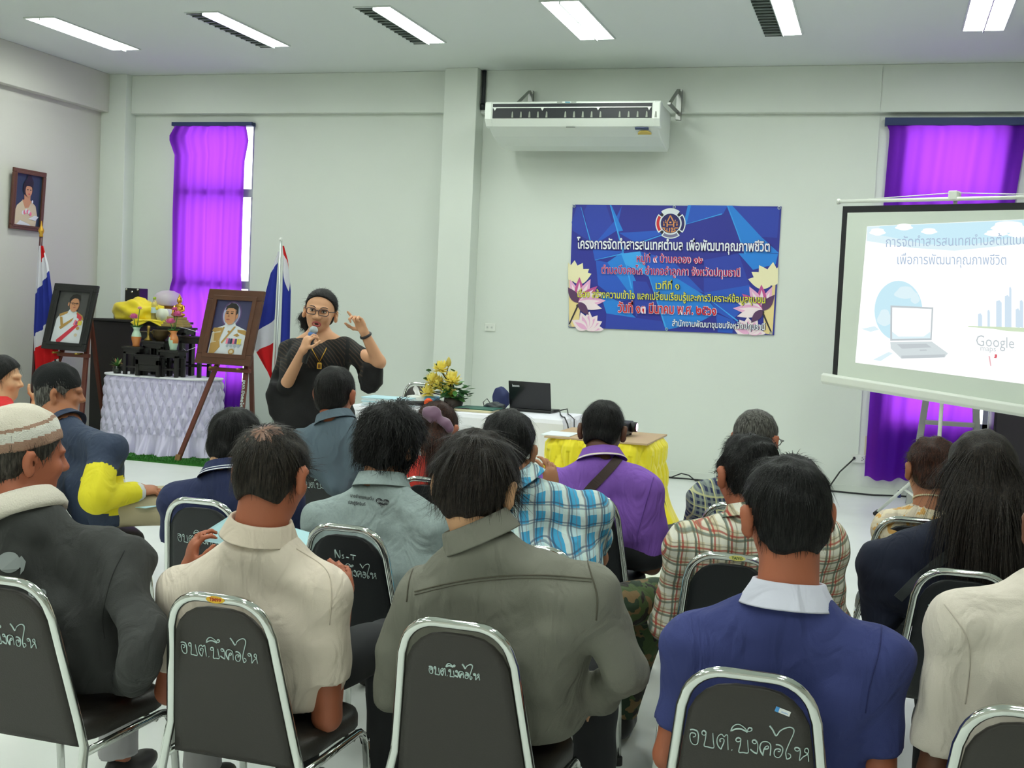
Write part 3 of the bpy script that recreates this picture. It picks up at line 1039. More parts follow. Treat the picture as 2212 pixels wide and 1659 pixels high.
# ---------------------------------------------------------------- turf
m_turf = mat('green_turf', (46, 118, 34), 0.95, bump=(260, 0.9), var=(40, 0.25))
tf = MB()
rnd = random.Random(5)
tf.box(-8.5, -5.45, 9.97, 11.8, 0.0, 0.012)
for i in range(2600):
    x, y = rnd.uniform(-7.5, -5.46), 9.97 + rnd.random() ** 2 * .55
    a = rnd.uniform(0, 2 * PI)
    dx, dy = .006 * math.cos(a), .006 * math.sin(a)
    tf.add([(x - dx, y - dy, .010), (x + dx, y + dy, .010), (x + rnd.uniform(-.01, .01), y + rnd.uniform(-.01, .01), .03)], [(0, 1, 2)])
tag(single(tf.build('artificial_turf', m_turf), 'artificial_turf', 'green artificial turf laid under the altar table', 'turf'), kind='stuff')

# ---------------------------------------------------------------- flags
m_fl = [sheer('flag_red', (206, 40, 44), (230, 60, 60), .25), sheer('flag_white', (226, 226, 232), (240, 240, 245), .3), sheer('flag_blue', (52, 62, 150), (70, 80, 180), .2)]


def flag(label, foot, top, pole_mat, fin_mat, zt, L, hmax, dirx, tri_l, seed, pr=.014):
    r = thing('flag', label, 'flag', (foot[0], foot[1], 0))
    f, t = Vector(foot), Vector(top)
    MB().tube([f, t], pr, 10).build('pole', pole_mat, r)
    MB().lathe([(.0, 0), (.16, 0), (.16, .02), (.05, .05), (.02, .09), (.0, .09)], f, 20).build('base', M_WOOD, r)
    MB().lathe([(pr, -.02), (.022, 0), (.016, .015), (.024, .035), (.026, .05), (.016, .075), (.008, .10), (.004, .13), (0, .135)], t, 12).build('finial', fin_mat, r)
    ax = (t - f).normalized()

    def fn(u, v):      # u across the flag (away from the pole), v down the hoist
        p = f + ax * (zt - f.z - v * L * .62)
        s = u * u * .25 + u * .75
        wob = math.sin(u * 13 + seed + v * 2)
        out = dirx * (.02 + hmax * s * (0.30 + .70 * v))
        return p + Vector((out, .045 * wob * u + (.05 if dirx > 0 else -.05) * u, -s * L * (.55 - .25 * v) + .006 * wob))

    def mf(u, v):
        return 0 if v < 1 / 6 or v > 5 / 6 else (1 if v < 1 / 3 or v > 2 / 3 else 2)
    MB().grid(fn, 40, 60, mfn=mf).build('flag_cloth', m_fl, r)
    return r


def band_flag(r, rows, wave):
    """cloth hanging in folds, outline given as rows (xl, xr, z, y) with a colour function"""
    pass


fl1 = thing('flag', 'tricolour flag on a maroon pole in the left corner', 'flag', (-8.38, 10.42, 0))
MB().tube([(-8.40, 10.42, .03), (-8.315, 10.42, 2.16)], .017, 10).build('pole', mat('maroon_pole', (72, 32, 34), .4), fl1)
MB().lathe([(.015, -.01), (.022, 0), (.016, .015), (.026, .04), (.030, .06), (.018, .085), (.010, .11), (.005, .15), (0, .16)], (-8.315, 10.42, 2.15), 12).build('finial', M_GOLD, fl1)
MB().lathe([(.0, 0), (.13, 0), (.13, .02), (.05, .05), (.02, .06), (0, .06)], (-8.40, 10.42, 0), 20).build('base', M_WOOD, fl1)
MB().tube([(-8.357, 10.42, 1.22), (-8.356, 10.42, 1.235)], .02, 10).build('pole_ring', M_CHROME, fl1)


def cloth(name, tabs, zs, cols, parent, amp=.03, nf=3.0, ph=0.0):
    """tabs: rows (z, xl, xr, y); the cloth hangs between them; cols(u, v) gives the stripe"""
    def fn(u, v):
        q = v * (len(tabs) - 1)
        i = min(int(q), len(tabs) - 2)
        f = q - i
        a, c = tabs[i], tabs[i + 1]
        z = a[0] + (c[0] - a[0]) * f
        xl = a[1] + (c[1] - a[1]) * f
        xr = a[2] + (c[2] - a[2]) * f
        y = a[3] + (c[3] - a[3]) * f
        return (xl + (xr - xl) * u, y + amp * math.sin(u * nf * 2 * PI + ph + v * 1.5) * (.3 + .7 * v), z + (.05 * math.sin(u * 5 + ph) if v > .98 else 0))
    return MB().grid(fn, 60, 300, mfn=cols).build(name, m_fl, parent)


def c1f(u, v):
    s = v + .16 * (u - .4)
    return 0 if (s < .16 and u > .35) else 1 if s < .33 else 2 if s < .60 else 1 if s < .72 else 0 if s < .92 else 1


cloth('flag_cloth', [(2.05, -8.32, -8.27, 10.40), (1.85, -8.32, -8.18, 10.37), (1.55, -8.33, -8.12, 10.36), (1.2, -8.345, -8.06, 10.36), (.95, -8.34, -8.04, 10.36), (.62, -8.31, -8.05, 10.37)], None, c1f, fl1)

fl2 = thing('flag', 'tricolour flag on a pale pole behind the speaking woman', 'flag', (-5.70, 10.62, 0))
MB().tube([(-5.705, 10.62, .03), (-5.685, 10.62, 2.19)], .013, 10).build('pole', mat('pale_pole', (200, 206, 204), .3, .5), fl2)
MB().ball((-5.685, 10.62, 2.20), .02, 0, 10).build('finial', M_WHITE, fl2)
MB().lathe([(.0, 0), (.14, 0), (.14, .02), (.05, .05), (.02, .06), (0, .06)], (-5.705, 10.62, 0), 20).build('base', M_STEEL, fl2)


def c2l(u, v):
    s = v + .10 * u
    return 1 if s < .18 else 2 if s < .52 else 1 if s < .70 else 0


def c2r(u, v):
    s = v - .22 * u
    return 0 if s < .04 and u > .35 else 1 if s < .26 and s < .4 * (1 - u) + .12 else 2 if s < .78 else 1 if u > .35 else 0


cloth('flag_cloth', [(2.08, -5.70, -5.69, 10.60), (1.90, -5.755, -5.69, 10.58), (1.55, -5.84, -5.69, 10.57), (1.30, -5.92, -5.69, 10.56), (1.12, -5.91, -5.69, 10.56), (.95, -5.80, -5.70, 10.57), (.82, -5.71, -5.70, 10.58)], None, c2l, fl2, .02, 1.5)
cloth('flag_fold', [(2.14, -5.68, -5.66, 10.64), (2.0, -5.68, -5.62, 10.66), (1.7, -5.68, -5.58, 10.67), (1.2, -5.68, -5.57, 10.67), (.95, -5.69, -5.57, 10.67), (.80, -5.69, -5.60, 10.66)], None, c2r, fl2, .02, 1.2, 2.0)

# ---------------------------------------------------------------- portraits
m_p = {k: mat('portrait_' + k, c, .45) for k, c in dict(dusk=(74, 74, 74), slate=(62, 62, 100), navy=(38, 56, 78), skin=(196, 140, 104), hair=(30, 27, 28), white=(214, 218, 224), gold=(176, 138, 74), red=(206, 52, 72), pink=(232, 120, 150), yellow=(214, 196, 80), violet=(96, 70, 120), grey=(150, 160, 172), cream=(206, 190, 160), glow=(176, 180, 214), shade=(158, 108, 80), lips=(160, 90, 80)).items()}


def portrait(name, label, C, U, V, w, h, fw, fmat, depth, kind, bg, parts=None):
    """framed picture: C lower left corner of the frame, U right, V up (unit vectors)"""
    C, U, V = Vector(C), Vector(U).normalized(), Vector(V).normalized()
    N = U.cross(V)                       # out of the picture
    r = thing(name, label, 'framed portrait', C + U * (w / 2))

    def P(x, y, d=0):
        return C + U * x + V * y + N * d
    b = MB()
    for x0, x1, y0, y1 in ((0, w, 0, fw), (0, w, h - fw, h), (0, fw, fw, h - fw), (w - fw, w, fw, h - fw)):
        b.prism([P(x0, y0), P(x1, y0), P(x1, y1), P(x0, y1)], N * depth)
    b.build('frame', fmat, r, bevel=.006)
    b = MB()
    g = fw * .62
    for x0, x1, y0, y1 in ((g, w - g, g, fw + .006), (g, w - g, h - fw - .006, h - g), (g, fw + .006, fw, h - fw), (w - fw - .006, w - g, fw, h - fw)):
        b.prism([P(x0, y0, depth * .7), P(x1, y0, depth * .7), P(x1, y1, depth * .7), P(x0, y1, depth * .7)], N * (depth * .45))
    b.build('frame_moulding', fmat, r, bevel=.004)
    names = [bg] + [k for k in m_p if k != bg]
    ms = [m_p[k] for k in names]
    b = MB()
    iw, ih = w - 2 * fw, h - 2 * fw
    b.prism([P(fw, fw), P(w - fw, fw), P(w - fw, h - fw), P(fw, h - fw)], N * (depth * .3), 0)
    lv = [depth * .3 + .0008]

    def S(pts, m):
        lv[0] += .0005
        q = [(min(max(x, 0), 1), min(max(y, 0), 1)) for x, y in pts]
        b.add([P(fw + x * iw, fw + y * ih, lv[0]) for x, y in q], [tuple(range(len(q)))], names.index(m))

    def EL(x, y, rx, ry, m, n=24, a0=0, a1=2 * PI):
        S([(x + rx * math.cos(a0 + (a1 - a0) * i / n), y + ry * math.sin(a0 + (a1 - a0) * i / n)) for i in range(n + (0 if a1 - a0 > 6.2 else 1))], m)
    kind(S, EL)
    b.build('picture', ms, r)
    return r


def officer_a(S, EL):
    S([(.02, 0), (.06, .46), (.16, .56), (.42, .63), (.62, .63), (.84, .54), (.92, .44), (.97, 0)], 'white')
    S([(.12, .55), (.22, .58), (.40, .62), (.36, .57), (.14, .50)], 'gold')
    S([(.66, .62), (.86, .55), (.92, .47), (.88, .45), (.66, .57)], 'gold')
    S([(.38, .60), (.44, .68), (.62, .68), (.64, .60), (.5, .52)], 'white')
    S([(.22, .0), (.30, .0), (.80, .36), (.86, .44), (.80, .50), (.70, .38), (.18, .05)], 'red')
    S([(.68, .60), (.86, .52), (.84, .46), (.70, .50)], 'red')
    S([(.20, .30), (.30, .36), (.60, .50), (.56, .43), (.26, .26)], 'gold')
    S([(.16, .50), (.24, .50), (.34, .30), (.26, .28)], 'gold')
    S([(.62, .36), (.66, .46), (.76, .44), (.74, .36)], 'pink')
    S([(.76, .36), (.78, .45), (.90, .44), (.89, .36)], 'yellow')
    S([(.70, .37), (.70, .43), (.74, .43), (.74, .37)], 'violet')
    EL(.80, .30, .05, .03, 'gold')
    EL(.78, .17, .05, .03, 'cream')
    EL(.56, .74, .145, .135, 'shade')
    EL(.545, .745, .14, .135, 'skin')
    EL(.365, .75, .025, .04, 'skin')
    S([(.38, .76), (.37, .86), (.44, .93), (.56, .955), (.67, .93), (.72, .85), (.71, .80), (.66, .86), (.52, .87), (.42, .83)], 'hair')
    for x in (.50, .63):
        EL(x, .765, .045, .018, 'hair')
        EL(x, .763, .032, .010, 'skin')
    S([(.42, .775), (.68, .765), (.68, .772), (.42, .782)], 'hair')
    EL(.57, .69, .045, .010, 'lips')
    S([(.56, .76), (.60, .715), (.55, .715)], 'shade')


def officer_b(S, EL):
    for k in range(3):
        EL(.46, .74, .26 - .03 * k, .245 - .03 * k, 'glow' if k > 0 else 'violet')
    S([(.02, 0), (.03, .38), (.10, .47), (.34, .54), (.66, .54), (.94, .46), (1, .36), (1, 0)], 'white')
    S([(.02, .42), (.06, .48), (.28, .49), (.30, .44), (.10, .40)], 'gold')
    S([(.70, .47), (.92, .46), (1, .40), (.98, .36), (.72, .42)], 'gold')
    S([(.34, .54), (.36, .60), (.60, .60), (.64, .54), (.5, .46)], 'white')
    S([(.04, .38), (.30, .44), (.28, .22), (.06, .20)], 'cream')
    S([(.10, .38), (.26, .40), (.24, .24), (.12, .24)], 'gold')
    S([(.30, .50), (.35, .50), (.24, .20), (.18, .20)], 'gold')
    S([(.60, .52), (.65, .52), (.36, .20), (.32, .22)], 'gold')
    S([(.05, .20), (.28, .24), (.32, .14), (.18, 0), (.05, 0)], 'gold')
    S([(.62, .36), (.72, .40), (.80, .36), (.72, .335)], 'gold')
    for i, m in enumerate(('pink', 'violet', 'navy', 'pink', 'violet', 'yellow', 'yellow')):
        S([(.46 + i * .06, .30), (.51 + i * .06, .30), (.51 + i * .06, .20), (.46 + i * .06, .20)], m)
    for i in range(4):
        EL(.52 + i * .10, .165, .035, .028, 'grey')
    EL(.66, .06, .08, .055, 'gold')
    EL(.66, .06, .045, .03, 'cream')
    EL(.49, .42, .03, .02, 'gold')
    EL(.46, .72, .165, .165, 'skin')
    S([(.30, .68), (.34, .60), (.44, .545), (.54, .56), (.60, .63), (.60, .72)], 'skin')
    EL(.63, .71, .03, .05, 'skin')
    S([(.55, .84), (.58, .72), (.60, .60), (.62, .66), (.63, .78)], 'shade')
    S([(.29, .80), (.31, .88), (.42, .945), (.54, .94), (.63, .88), (.645, .76), (.60, .72), (.59, .82), (.50, .85), (.36, .85)], 'hair')
    for x in (.36, .49):
        S([(x - .05, .775), (x + .05, .78), (x + .04, .79), (x - .04, .786)], 'hair')
        EL(x, .752, .035, .012, 'hair')
    S([(.41, .75), (.44, .69), (.385, .685)], 'shade')
    EL(.41, .64, .05, .012, 'lips')


def lady(S, EL):
    S([(.02, 0), (.04, .22), (.12, .38), (.34, .50), (.62, .50), (.82, .40), (.90, .22), (.86, 0)], 'cream')
    S([(.30, .50), (.42, .34), (.56, .36), (.66, .49)], 'skin')
    S([(.38, .49), (.36, .60), (.60, .60), (.60, .49)], 'skin')
    for i in range(6):
        EL(.36 + i * .055, .30 - .012 * (i % 2) - .02 * abs(i - 2.5), .045, .04, 'pink' if i % 2 else 'white')
    S([(.56, .14), (.80, .22), (.95, .20), (.84, .12)], 'white')
    S([(.10, .0), (.26, .10), (.60, .04), (.70, 0)], 'white')
    EL(.48, .74, .19, .17, 'hair')
    EL(.52, .83, .15, .12, 'hair')
    EL(.50, .93, .09, .06, 'hair')
    EL(.505, .685, .125, .125, 'skin')
    S([(.36, .74), (.44, .82), (.58, .81), (.65, .74), (.56, .77), (.44, .77)], 'hair')
    for x in (.46, .57):
        EL(x, .70, .028, .010, 'hair')
    EL(.52, .62, .035, .010, 'red')
    EL(.66, .48, .03, .03, 'white')


fr_wood = mat('carved_red_frame', (92, 56, 44), .5, bump=(120, .4))
fr_black = mat('black_frame', (26, 27, 28), .35)
portrait('framed_portrait', 'small framed portrait of a lady hanging high on the left wall', (WX + .012, 10.40, 2.22), (0, 1, 0), (.06, 0, 1), .50, .63, .045, fr_wood, .03, lady, 'navy')
_v1 = Vector((.0, .16, 1)).normalized()
_l1 = Vector((-8.17, 10.30, 1.005))
portrait('framed_portrait', 'black framed portrait of an officer in white with a red sash', _l1, (1, .06, -.02), _v1 + Vector((.10, 0, 0)), .50, .68, .072, fr_black, .035, officer_a, 'dusk')
_l2 = Vector((-6.325, 10.20, .965))
portrait('framed_portrait', 'brown framed portrait of an officer with medals beside the altar table', _l2, (1, .04, -.005), Vector((.10, .16, 1)), .585, .73, .098, M_WOOD2, .04, officer_b, 'slate')


def easel(label, cx, y, zt, hb, lean, marks=False):
    r = thing('easel', label, 'easel', (cx, y, 0))
    q = zt / 1.62
    for s in (-1, 1):
        x0, x1 = cx + s * hb, cx + s * .05 + lean
        b = MB().prism([(x0 - .024, y - .06, 0), (x0 + .024, y - .06, 0), (x1 + .024, y + .22, 1.62), (x1 - .024, y + .22, 1.62)], (0, .03, 0))
        lg = b.build('leg', M_WOOD, r, bevel=.004)
        if marks:
            MB().prism([(x0 - .026, y - .063, 0), (x0 + .026, y - .063, 0), (x0 + .026 - s * .01, y - .053, .07), (x0 - .026 - s * .01, y - .053, .07)], (0, .036, 0)).build('foot_tip', mat('bare_wood', (150, 112, 70), .6), lg)
            if s > 0:
                A, D = Vector((x0, y - .0615, 0)), Vector((x1 - x0, .28, 1.62))
                D.normalize()
                b = MB().text('อบต.บึงคอไห', .045, lambda px, py: A + D * (.84 - px) + Vector((py - .014, -.003, 0)), 0, 'LEFT', .001, 2, width=.26)
                b.build('lettering', M_CHALK, lg)
    MB().prism([(cx + lean - .022, y + .24, 1.50), (cx + lean + .022, y + .24, 1.50), (cx + .10, y + .70, 0), (cx + .056, y + .70, 0)], (0, .03, 0)).build('rear_leg', M_WOOD, r, bevel=.004)
    xc, hw = cx + lean * q, hb + (.05 - hb) * q
    MB().box(xc - hw - .06, xc + hw + .06, y + .06, y + .11, zt - .05, zt - .012).build('ledge', M_WOOD, r, bevel=.004)
    for s in (-1, 1):
        MB().tube([(xc + s * hw * .9, y - .04, zt - .012), (xc + s * hw * .9, y + .08, zt - .012)], .010, 8).build('peg', M_BRASS, r)
    return r


easel('red brown wooden easel carrying the black framed portrait', -7.98, 10.31, .985, .30, .145)
easel('red brown wooden easel carrying the brown framed portrait', -6.15, 10.20, .945, .32, .245, True)

# ================================================================ altar
m_satin = mat('white_satin', (214, 208, 236), .34)
m_cloth = mat('white_cloth', (232, 232, 240), .8)


def superell(w, p):
    c, s = math.cos(w), math.sin(w)
    return (abs(c) ** (2 / p)) * (1 if c > 0 else -1), (abs(s) ** (2 / p)) * (1 if s > 0 else -1)


def smock(name, cx, cy, hx, hy, zt, zb_, flare, p, nd, rows, amp, m, parent, vs_=.74):
    """skirt gathered in a lattice of diamonds, flaring to the floor"""
    n, nv = nd * 14, 96
    # even spacing along the outline
    fine = [superell(2 * PI * i / 2000, p) for i in range(2001)]
    acc = [0.0]
    for (a0, a1), (b0, b1) in zip(fine, fine[1:]):
        acc.append(acc[-1] + math.hypot((b0 - a0) * hx, (b1 - a1) * hy))
    tot = acc[-1]
    prm = np.interp(np.linspace(0, tot, n + 1), acc, np.linspace(0, 2 * PI, 2001))

    def fn(u, v):
        w = prm[int(round(u * n))]
        c, s = superell(w, p)
        nx, ny = math.cos(w), math.sin(w)
        nx, ny = abs(c) ** (p - 1) * (1 if c > 0 else -1), abs(s) ** (p - 1) * (1 if s > 0 else -1)
        L_ = math.hypot(nx, ny) or 1
        nx, ny = nx / L_, ny / L_
        z = zt + (zb_ - zt) * v
        a = nd * u
        if v < vs_:
            r = v / vs_ * rows + .5
            q = abs(math.sin(PI * (a + r * .5)) * math.sin(PI * (a - r * .5)))
            d = amp * (q ** .42) * min(1, v * 14)
            cr = ((a + (.5 if int(r) % 2 else 0)) % 1) - .5
            d -= amp * .45 * math.exp(-(cr / .05) ** 2) * q
            d += amp * .12 * math.sin(2 * PI * a * 4 + r * 3)
            fl = .03 * (v / vs_) ** 2
        else:
            t = (v - vs_) / (1 - vs_)
            r = rows + .5
            q = abs(math.sin(PI * (a + r * .5)) * math.sin(PI * (a - r * .5)))
            d = amp * (q ** .55) * (1 - t) + amp * t * (1.1 * math.sin(2 * PI * a * .5 + .4 * math.sin(a * .7)) + .5 * math.sin(2 * PI * a * 1.3 + 1))
            fl = .03 + flare * t ** 1.2
        d += fl
        return (cx + c * hx + nx * d, cy + s * hy + ny * d, z)
    b = MB().grid(fn, n, nv)
    return b.build(name, m, parent)


at_ = thing('altar_table', 'altar table with a white smocked satin skirt on the green turf', 'table', (-6.98, 10.68, 0))
b = MB()
ring_ = [(-6.98 + superell(2 * PI * i / 64, 3.2)[0] * .63, 10.66 + superell(2 * PI * i / 64, 3.2)[1] * .28) for i in range(64)]
b.prism([(x, y, .772) for x, y in ring_], (0, 0, .02))
b.build('tabletop', m_cloth, at_, bevel=.008)
smock('skirt', -6.98, 10.66, .60, .24, .785, .015, .09, 3.2, 30, 5, .046, m_satin, at_)


def lacquer_stand(label, x, y, z0, z1, w, d, solid=False, rz=0):
    r = thing('altar_stand', label, 'altar stand', (x, y, z0), rz, 'black lacquer stands stacked on the altar')
    R = root_matrix(r)
    h = z1 - z0

    def bx(name, *a, bev=.003):
        b = MB().box(*a)
        b.v = [tuple(R @ Vector(p)) for p in b.v]
        return b.build(name, M_LACQ, r, bevel=bev)
    bx('top', -w / 2 - .015, w / 2 + .015, -d / 2 - .012, d / 2 + .012, h - .022, h)
    bx('apron', -w / 2, w / 2, -d / 2, d / 2, h - .075 if not solid else h - .10, h - .02)
    for sx in (-1, 1):
        for sy in (-1, 1):
            x0, y0 = sx * (w / 2 - .018), sy * (d / 2 - .018)
            bx('leg', x0 - .018, x0 + .018, y0 - .018, y0 + .018, 0, h - .05)
    bx('stretcher', -w / 2, w / 2, -d / 2 + .004, -d / 2 + .02, .05 * h / .2, .05 * h / .2 + .018)
    bx('stretcher', -w / 2, w / 2, d / 2 - .02, d / 2 - .004, .05 * h / .2, .05 * h / .2 + .018)
    if solid:
        bx('carved_panel', -w / 2 + .03, w / 2 - .03, -d / 2 + .008, -d / 2 + .02, .05, h - .10)
    return r


AT = .792


def ax(px, Y):
    return at(px, 760, Y=Y).x


lacquer_stand('tall open black stand at the right end of the altar', -6.66, 10.72, AT, 1.205, .25, .22)
lacquer_stand('highest black stand carrying the golden buddha', -6.93, 10.80, AT, 1.285, .30, .22)
lacquer_stand('black stand carrying the incense bowl in the middle of the altar', -6.99, 10.56, AT, 1.14, .24, .18)
lacquer_stand('left black stand carrying the vase with one pink lotus', -7.20, 10.49, AT, 1.075, .19, .16)
lacquer_stand('right black stand carrying the vase with two pink lotuses', -6.77, 10.49, AT, 1.06, .20, .16)
lacquer_stand('low carved black stand at the front of the altar', -6.98, 10.42, AT, 1.005, .27, .12, True)
lacquer_stand('dark stand with the lotus bud behind the left vase', -7.17, 10.74, AT, 1.225, .22, .20)

# dark cabinet behind, with things on top
ck = thing('cabinet', 'black cabinet behind the altar with a yellow bundle on top', 'cabinet', (-7.72, 11.25, 0))
MB().box(-8.16, -7.22, 11.06, 11.5, 0, 1.30).build('body', mat('black_cabinet', (36, 33, 34), .5), ck, bevel=.006)
MB().box(-8.19, -7.19, 11.04, 11.52, 1.30, 1.325).build('top_board', mat('black_cabinet', (36, 33, 34), .5), ck, bevel=.004)
MB().box(-7.66, -7.24, 11.045, 11.06, .5, 1.27).build('door', mat('cabinet_door_violet', (40, 32, 48), .4), ck, bevel=.004)
m_yc = mat('yellow_satin_cloth', (240, 216, 30), .5, sheen=.3)
CT = 1.325


def blob(name, c, r, amp, freq, seed, m, lo=None):
    """a lump of cloth: ball pushed about by folds, flat underneath"""
    b = MB()
    n = 40

    def fn(u, v):
        a, w = PI * v, 2 * PI * u
        p = Vector((math.sin(a) * math.cos(w), math.sin(a) * math.sin(w), math.cos(a)))
        k = 1 + amp * (math.sin(p.x * freq + seed) * math.sin(p.z * freq * 1.3 + seed * 2) + .6 * math.sin(p.y * freq * 2 + p.x * 5 + seed) + .4 * abs(math.sin(p.x * freq * 1.7 - p.z * freq)))
        q = Vector((c[0] + p.x * r[0] * k, c[1] + p.y * r[1] * k, c[2] + p.z * r[2] * k))
        if lo is not None and q.z < lo:
            q.z = lo
        return q
    return b.grid(fn, n, n // 2).build(name, m)


yb = blob('cloth_bundle', (-7.66, 11.17, CT + .085), (.27, .12, .13), .16, 4.5, 1.2, m_yc, CT)
single(yb, 'cloth_bundle', 'crumpled yellow cloth bundle on the black cabinet', 'cloth bundle')
b = MB().grid(lambda u, v: (-7.62 + .50 * u + .02 * math.sin(v * 9), 11.03 - .012 * math.sin(u * 16) - .012, CT + .012 - v * (.045 + .03 * math.sin(u * 9 + 1))), 30, 6)
b.grid(lambda u, v: (-7.62 + .50 * u, 11.018 + .10 * v - .012 * math.sin(u * 16) * (1 - v), CT + .012 + .006 * math.sin(u * 12 + v * 6)), 30, 6)
single(b.build('cloth', m_yc, solid=.003), 'cloth', 'flap of yellow cloth hanging over the edge of the black cabinet', 'cloth')
sp = thing('loudspeaker', 'small black loudspeaker standing behind the yellow bundle', 'loudspeaker', (-7.76, 11.3, CT))
MB().box(-7.86, -7.68, 11.22, 11.38, CT, CT + .34).build('cabinet', M_BLACK, sp, bevel=.006)
for x, z in ((-7.77, .30), (-7.84, .325), (-7.70, .325), (-7.76, .2)):
    MB().ball((x, 11.218, CT + z), (.012, .006, .012), 0, 10).build('screw', M_CHROME, sp)
single(MB().box(-8.02, -7.52, 11.25, 11.45, CT, CT + .15).build('case', M_BLACK, bevel=.01), 'case', 'flat black case lying behind the yellow bundle', 'case')
bt = thing('water_bottle', 'clear water bottle with a green cap on the black cabinet', 'bottle', (-7.42, 11.12, CT))
m_pet = mat('clear_plastic', (235, 240, 238), .1, trans=.85, alpha=.6)
MB().lathe([(0, 0), (.034, .002), (.036, .03), (.034, .06), (.036, .09), (.036, .15), (.030, .19), (.014, .225), (.013, .235)], (-7.42, 11.12, CT), 18).build('body', m_pet, bt)
MB().lathe([(.016, .23), (.016, .255), (0, .256)], (-7.42, 11.12, CT), 14).build('cap', mat('lime_cap', (170, 196, 50), .5), bt)
MB().lathe([(.0365, .085), (.0367, .09), (.0367, .14), (.0365, .145)], (-7.42, 11.12, CT), 18).build('label', mat('bottle_label', (190, 215, 220), .5), bt)
gb = thing('gift_basket', 'orange basket wrapped in clear film on the black cabinet', 'basket', (-7.40, 11.34, CT))
MB().lathe([(.0, 0), (.075, 0), (.115, .17), (.118, .17), (.0, .172)], (-7.40, 11.34, CT), 18).build('basket', mat('orange_basket', (206, 140, 60), .6), gb)
MB().lathe([(.118, .165), (.15, .20), (.155, .25), (.12, .30), (.06, .33), (.0, .335)], (-7.40, 11.34, CT), 18).build('film', mat('pale_film', (226, 214, 226), .3, alpha=.55), gb)
rl = thing('paper_roll', 'white roll wrapped in clear plastic beside the yellow bundle', 'roll', (-7.26, 11.12, CT))
MB().tube([(-7.285, 11.03, CT + .07), (-7.255, 11.16, CT + .07)], .068, 20).build('roll', mat('roll_white', (220, 224, 206), .8), rl)
MB().tube([(-7.24, 11.08, CT + .068), (-7.19, 11.2, CT + .066)], .066, 16).build('wrapper', mat('lilac_film', (206, 196, 222), .3, alpha=.7), rl)

# golden seated buddha
bd = thing('buddha_statue', 'small golden seated buddha statue on the highest altar stand', 'statue', (-6.90, 10.79, 1.285))
b = MB()
for i, (w, d, z0, z1) in enumerate(((.125, .09, 0, .025), (.11, .08, .025, .05), (.095, .07, .05, .075), (.082, .06, .075, .105))):
    b.box(-6.93 - w, -6.93 + w, 10.79 - d, 10.79 + d, 1.285 + z0, 1.285 + z1)
b.build('tiered_base', mat('aged_gilt', (176, 152, 96), .5, .3), bd, bevel=.004)
b = MB()
Z = 1.39
X = -6.905
b.ball((X, 10.77, Z + .022), (.078, .055, .026), 0, 18)
b.ball((X, 10.79, Z + .075), (.040, .030, .055), 0, 16)
b.ball((X, 10.79, Z + .105), (.050, .028, .030), 0, 16)
b.tube([(X - .048, 10.785, Z + .112), (X - .060, 10.775, Z + .068), (X - .045, 10.74, Z + .035)], [.015, .013, .010], 10)
b.tube([(X + .048, 10.785, Z + .112), (X + .060, 10.775, Z + .068), (X + .02, 10.735, Z + .04)], [.015, .013, .010], 10)
b.tube([(X, 10.79, Z + .12), (X, 10.788, Z + .145)], .013, 10)
b.ball((X, 10.785, Z + .168), (.024, .025, .029), 0, 16)
for s in (-1, 1):
    b.ball((X + s * .024, 10.787, Z + .162), (.004, .007, .016), 0, 8)
b.lathe([(.022, .183), (.017, .198), (.010, .205), (.009, .215), (.004, .228), (0, .245)], (X, 10.788, Z), 14)
b.build('figure', M_GOLD, bd)

# incense bowl, candlestick, vases, plant
ib = thing('incense_bowl', 'old brass incense bowl in the middle of the altar', 'bowl', (-6.96, 10.55, 1.14))
MB().lathe([(0, 0), (.05, 0), (.045, .015), (.075, .04), (.085, .07), (.078, .10), (.082, .115), (.074, .115), (.07, .10), (0, .095)], (-6.955, 10.55, 1.14), 22).build('bowl', mat('dark_bronze', (74, 60, 36), .4, .7), ib)
for s in (-1, 1):
    MB().tube(arc((-6.955 + s * .085, 10.55, 1.225), .022, 0, 2 * PI * 9 / 10, 9, (1, 0, 0), (0, 0, 1)), .005, 6, closed=True).build('handle', M_BRASS, ib)
cs = single(MB().lathe([(0, 0), (.042, 0), (.040, .012), (.016, .035), (.012, .07), (.018, .085), (.012, .10), (.018, .12), (.016, .15), (0, .15)], (-7.08, 10.52, 1.14), 18).build('candlestick', M_BRASS), 'candlestick', 'brass candlestick left of the incense bowl', 'candlestick')
m_cel = mat('celadon_glaze', (186, 214, 190), .2)
m_org = mat('orange_glaze', (206, 130, 70), .25)
m_pet_p = mat('lotus_pink', (228, 120, 176), .6)
m_leaf = mat('leaf_green', (64, 120, 50), .6)


def flower_head(b, c, r, n, m, seed=0, rings=2, lo=.25, hi=1.0, wid=.30):
    """layered petals, each a small curved blade"""
    c = Vector(c)
    rr = random.Random(seed)
    for k in range(rings):
        for i in range(n):
            a = 2 * PI * (i + .5 * k) / n + rr.uniform(-.15, .15)
            el = lo + (hi - lo) * k / max(1, rings - 1) + rr.uniform(-.12, .12)
            d = Vector((math.cos(a) * math.cos(el), math.sin(a) * math.cos(el), math.sin(el)))
            s = Vector((-math.sin(a), math.cos(a), 0))
            L_ = r * rr.uniform(.85, 1.1)
            w = r * wid
            nrm = d.cross(s)
            p = [c, c + d * L_ * .45 + s * w - nrm * r * .06, c + d * L_ * .8 + s * w * .8, c + d * L_ + nrm * r * .1, c + d * L_ * .8 - s * w * .8, c + d * L_ * .45 - s * w - nrm * r * .06, c + d * L_ * .5 - nrm * r * .14]
            b.add(p, [(0, 1, 6), (1, 2, 6), (2, 3, 6), (3, 4, 6), (4, 5, 6), (5, 0, 6)], m, True)


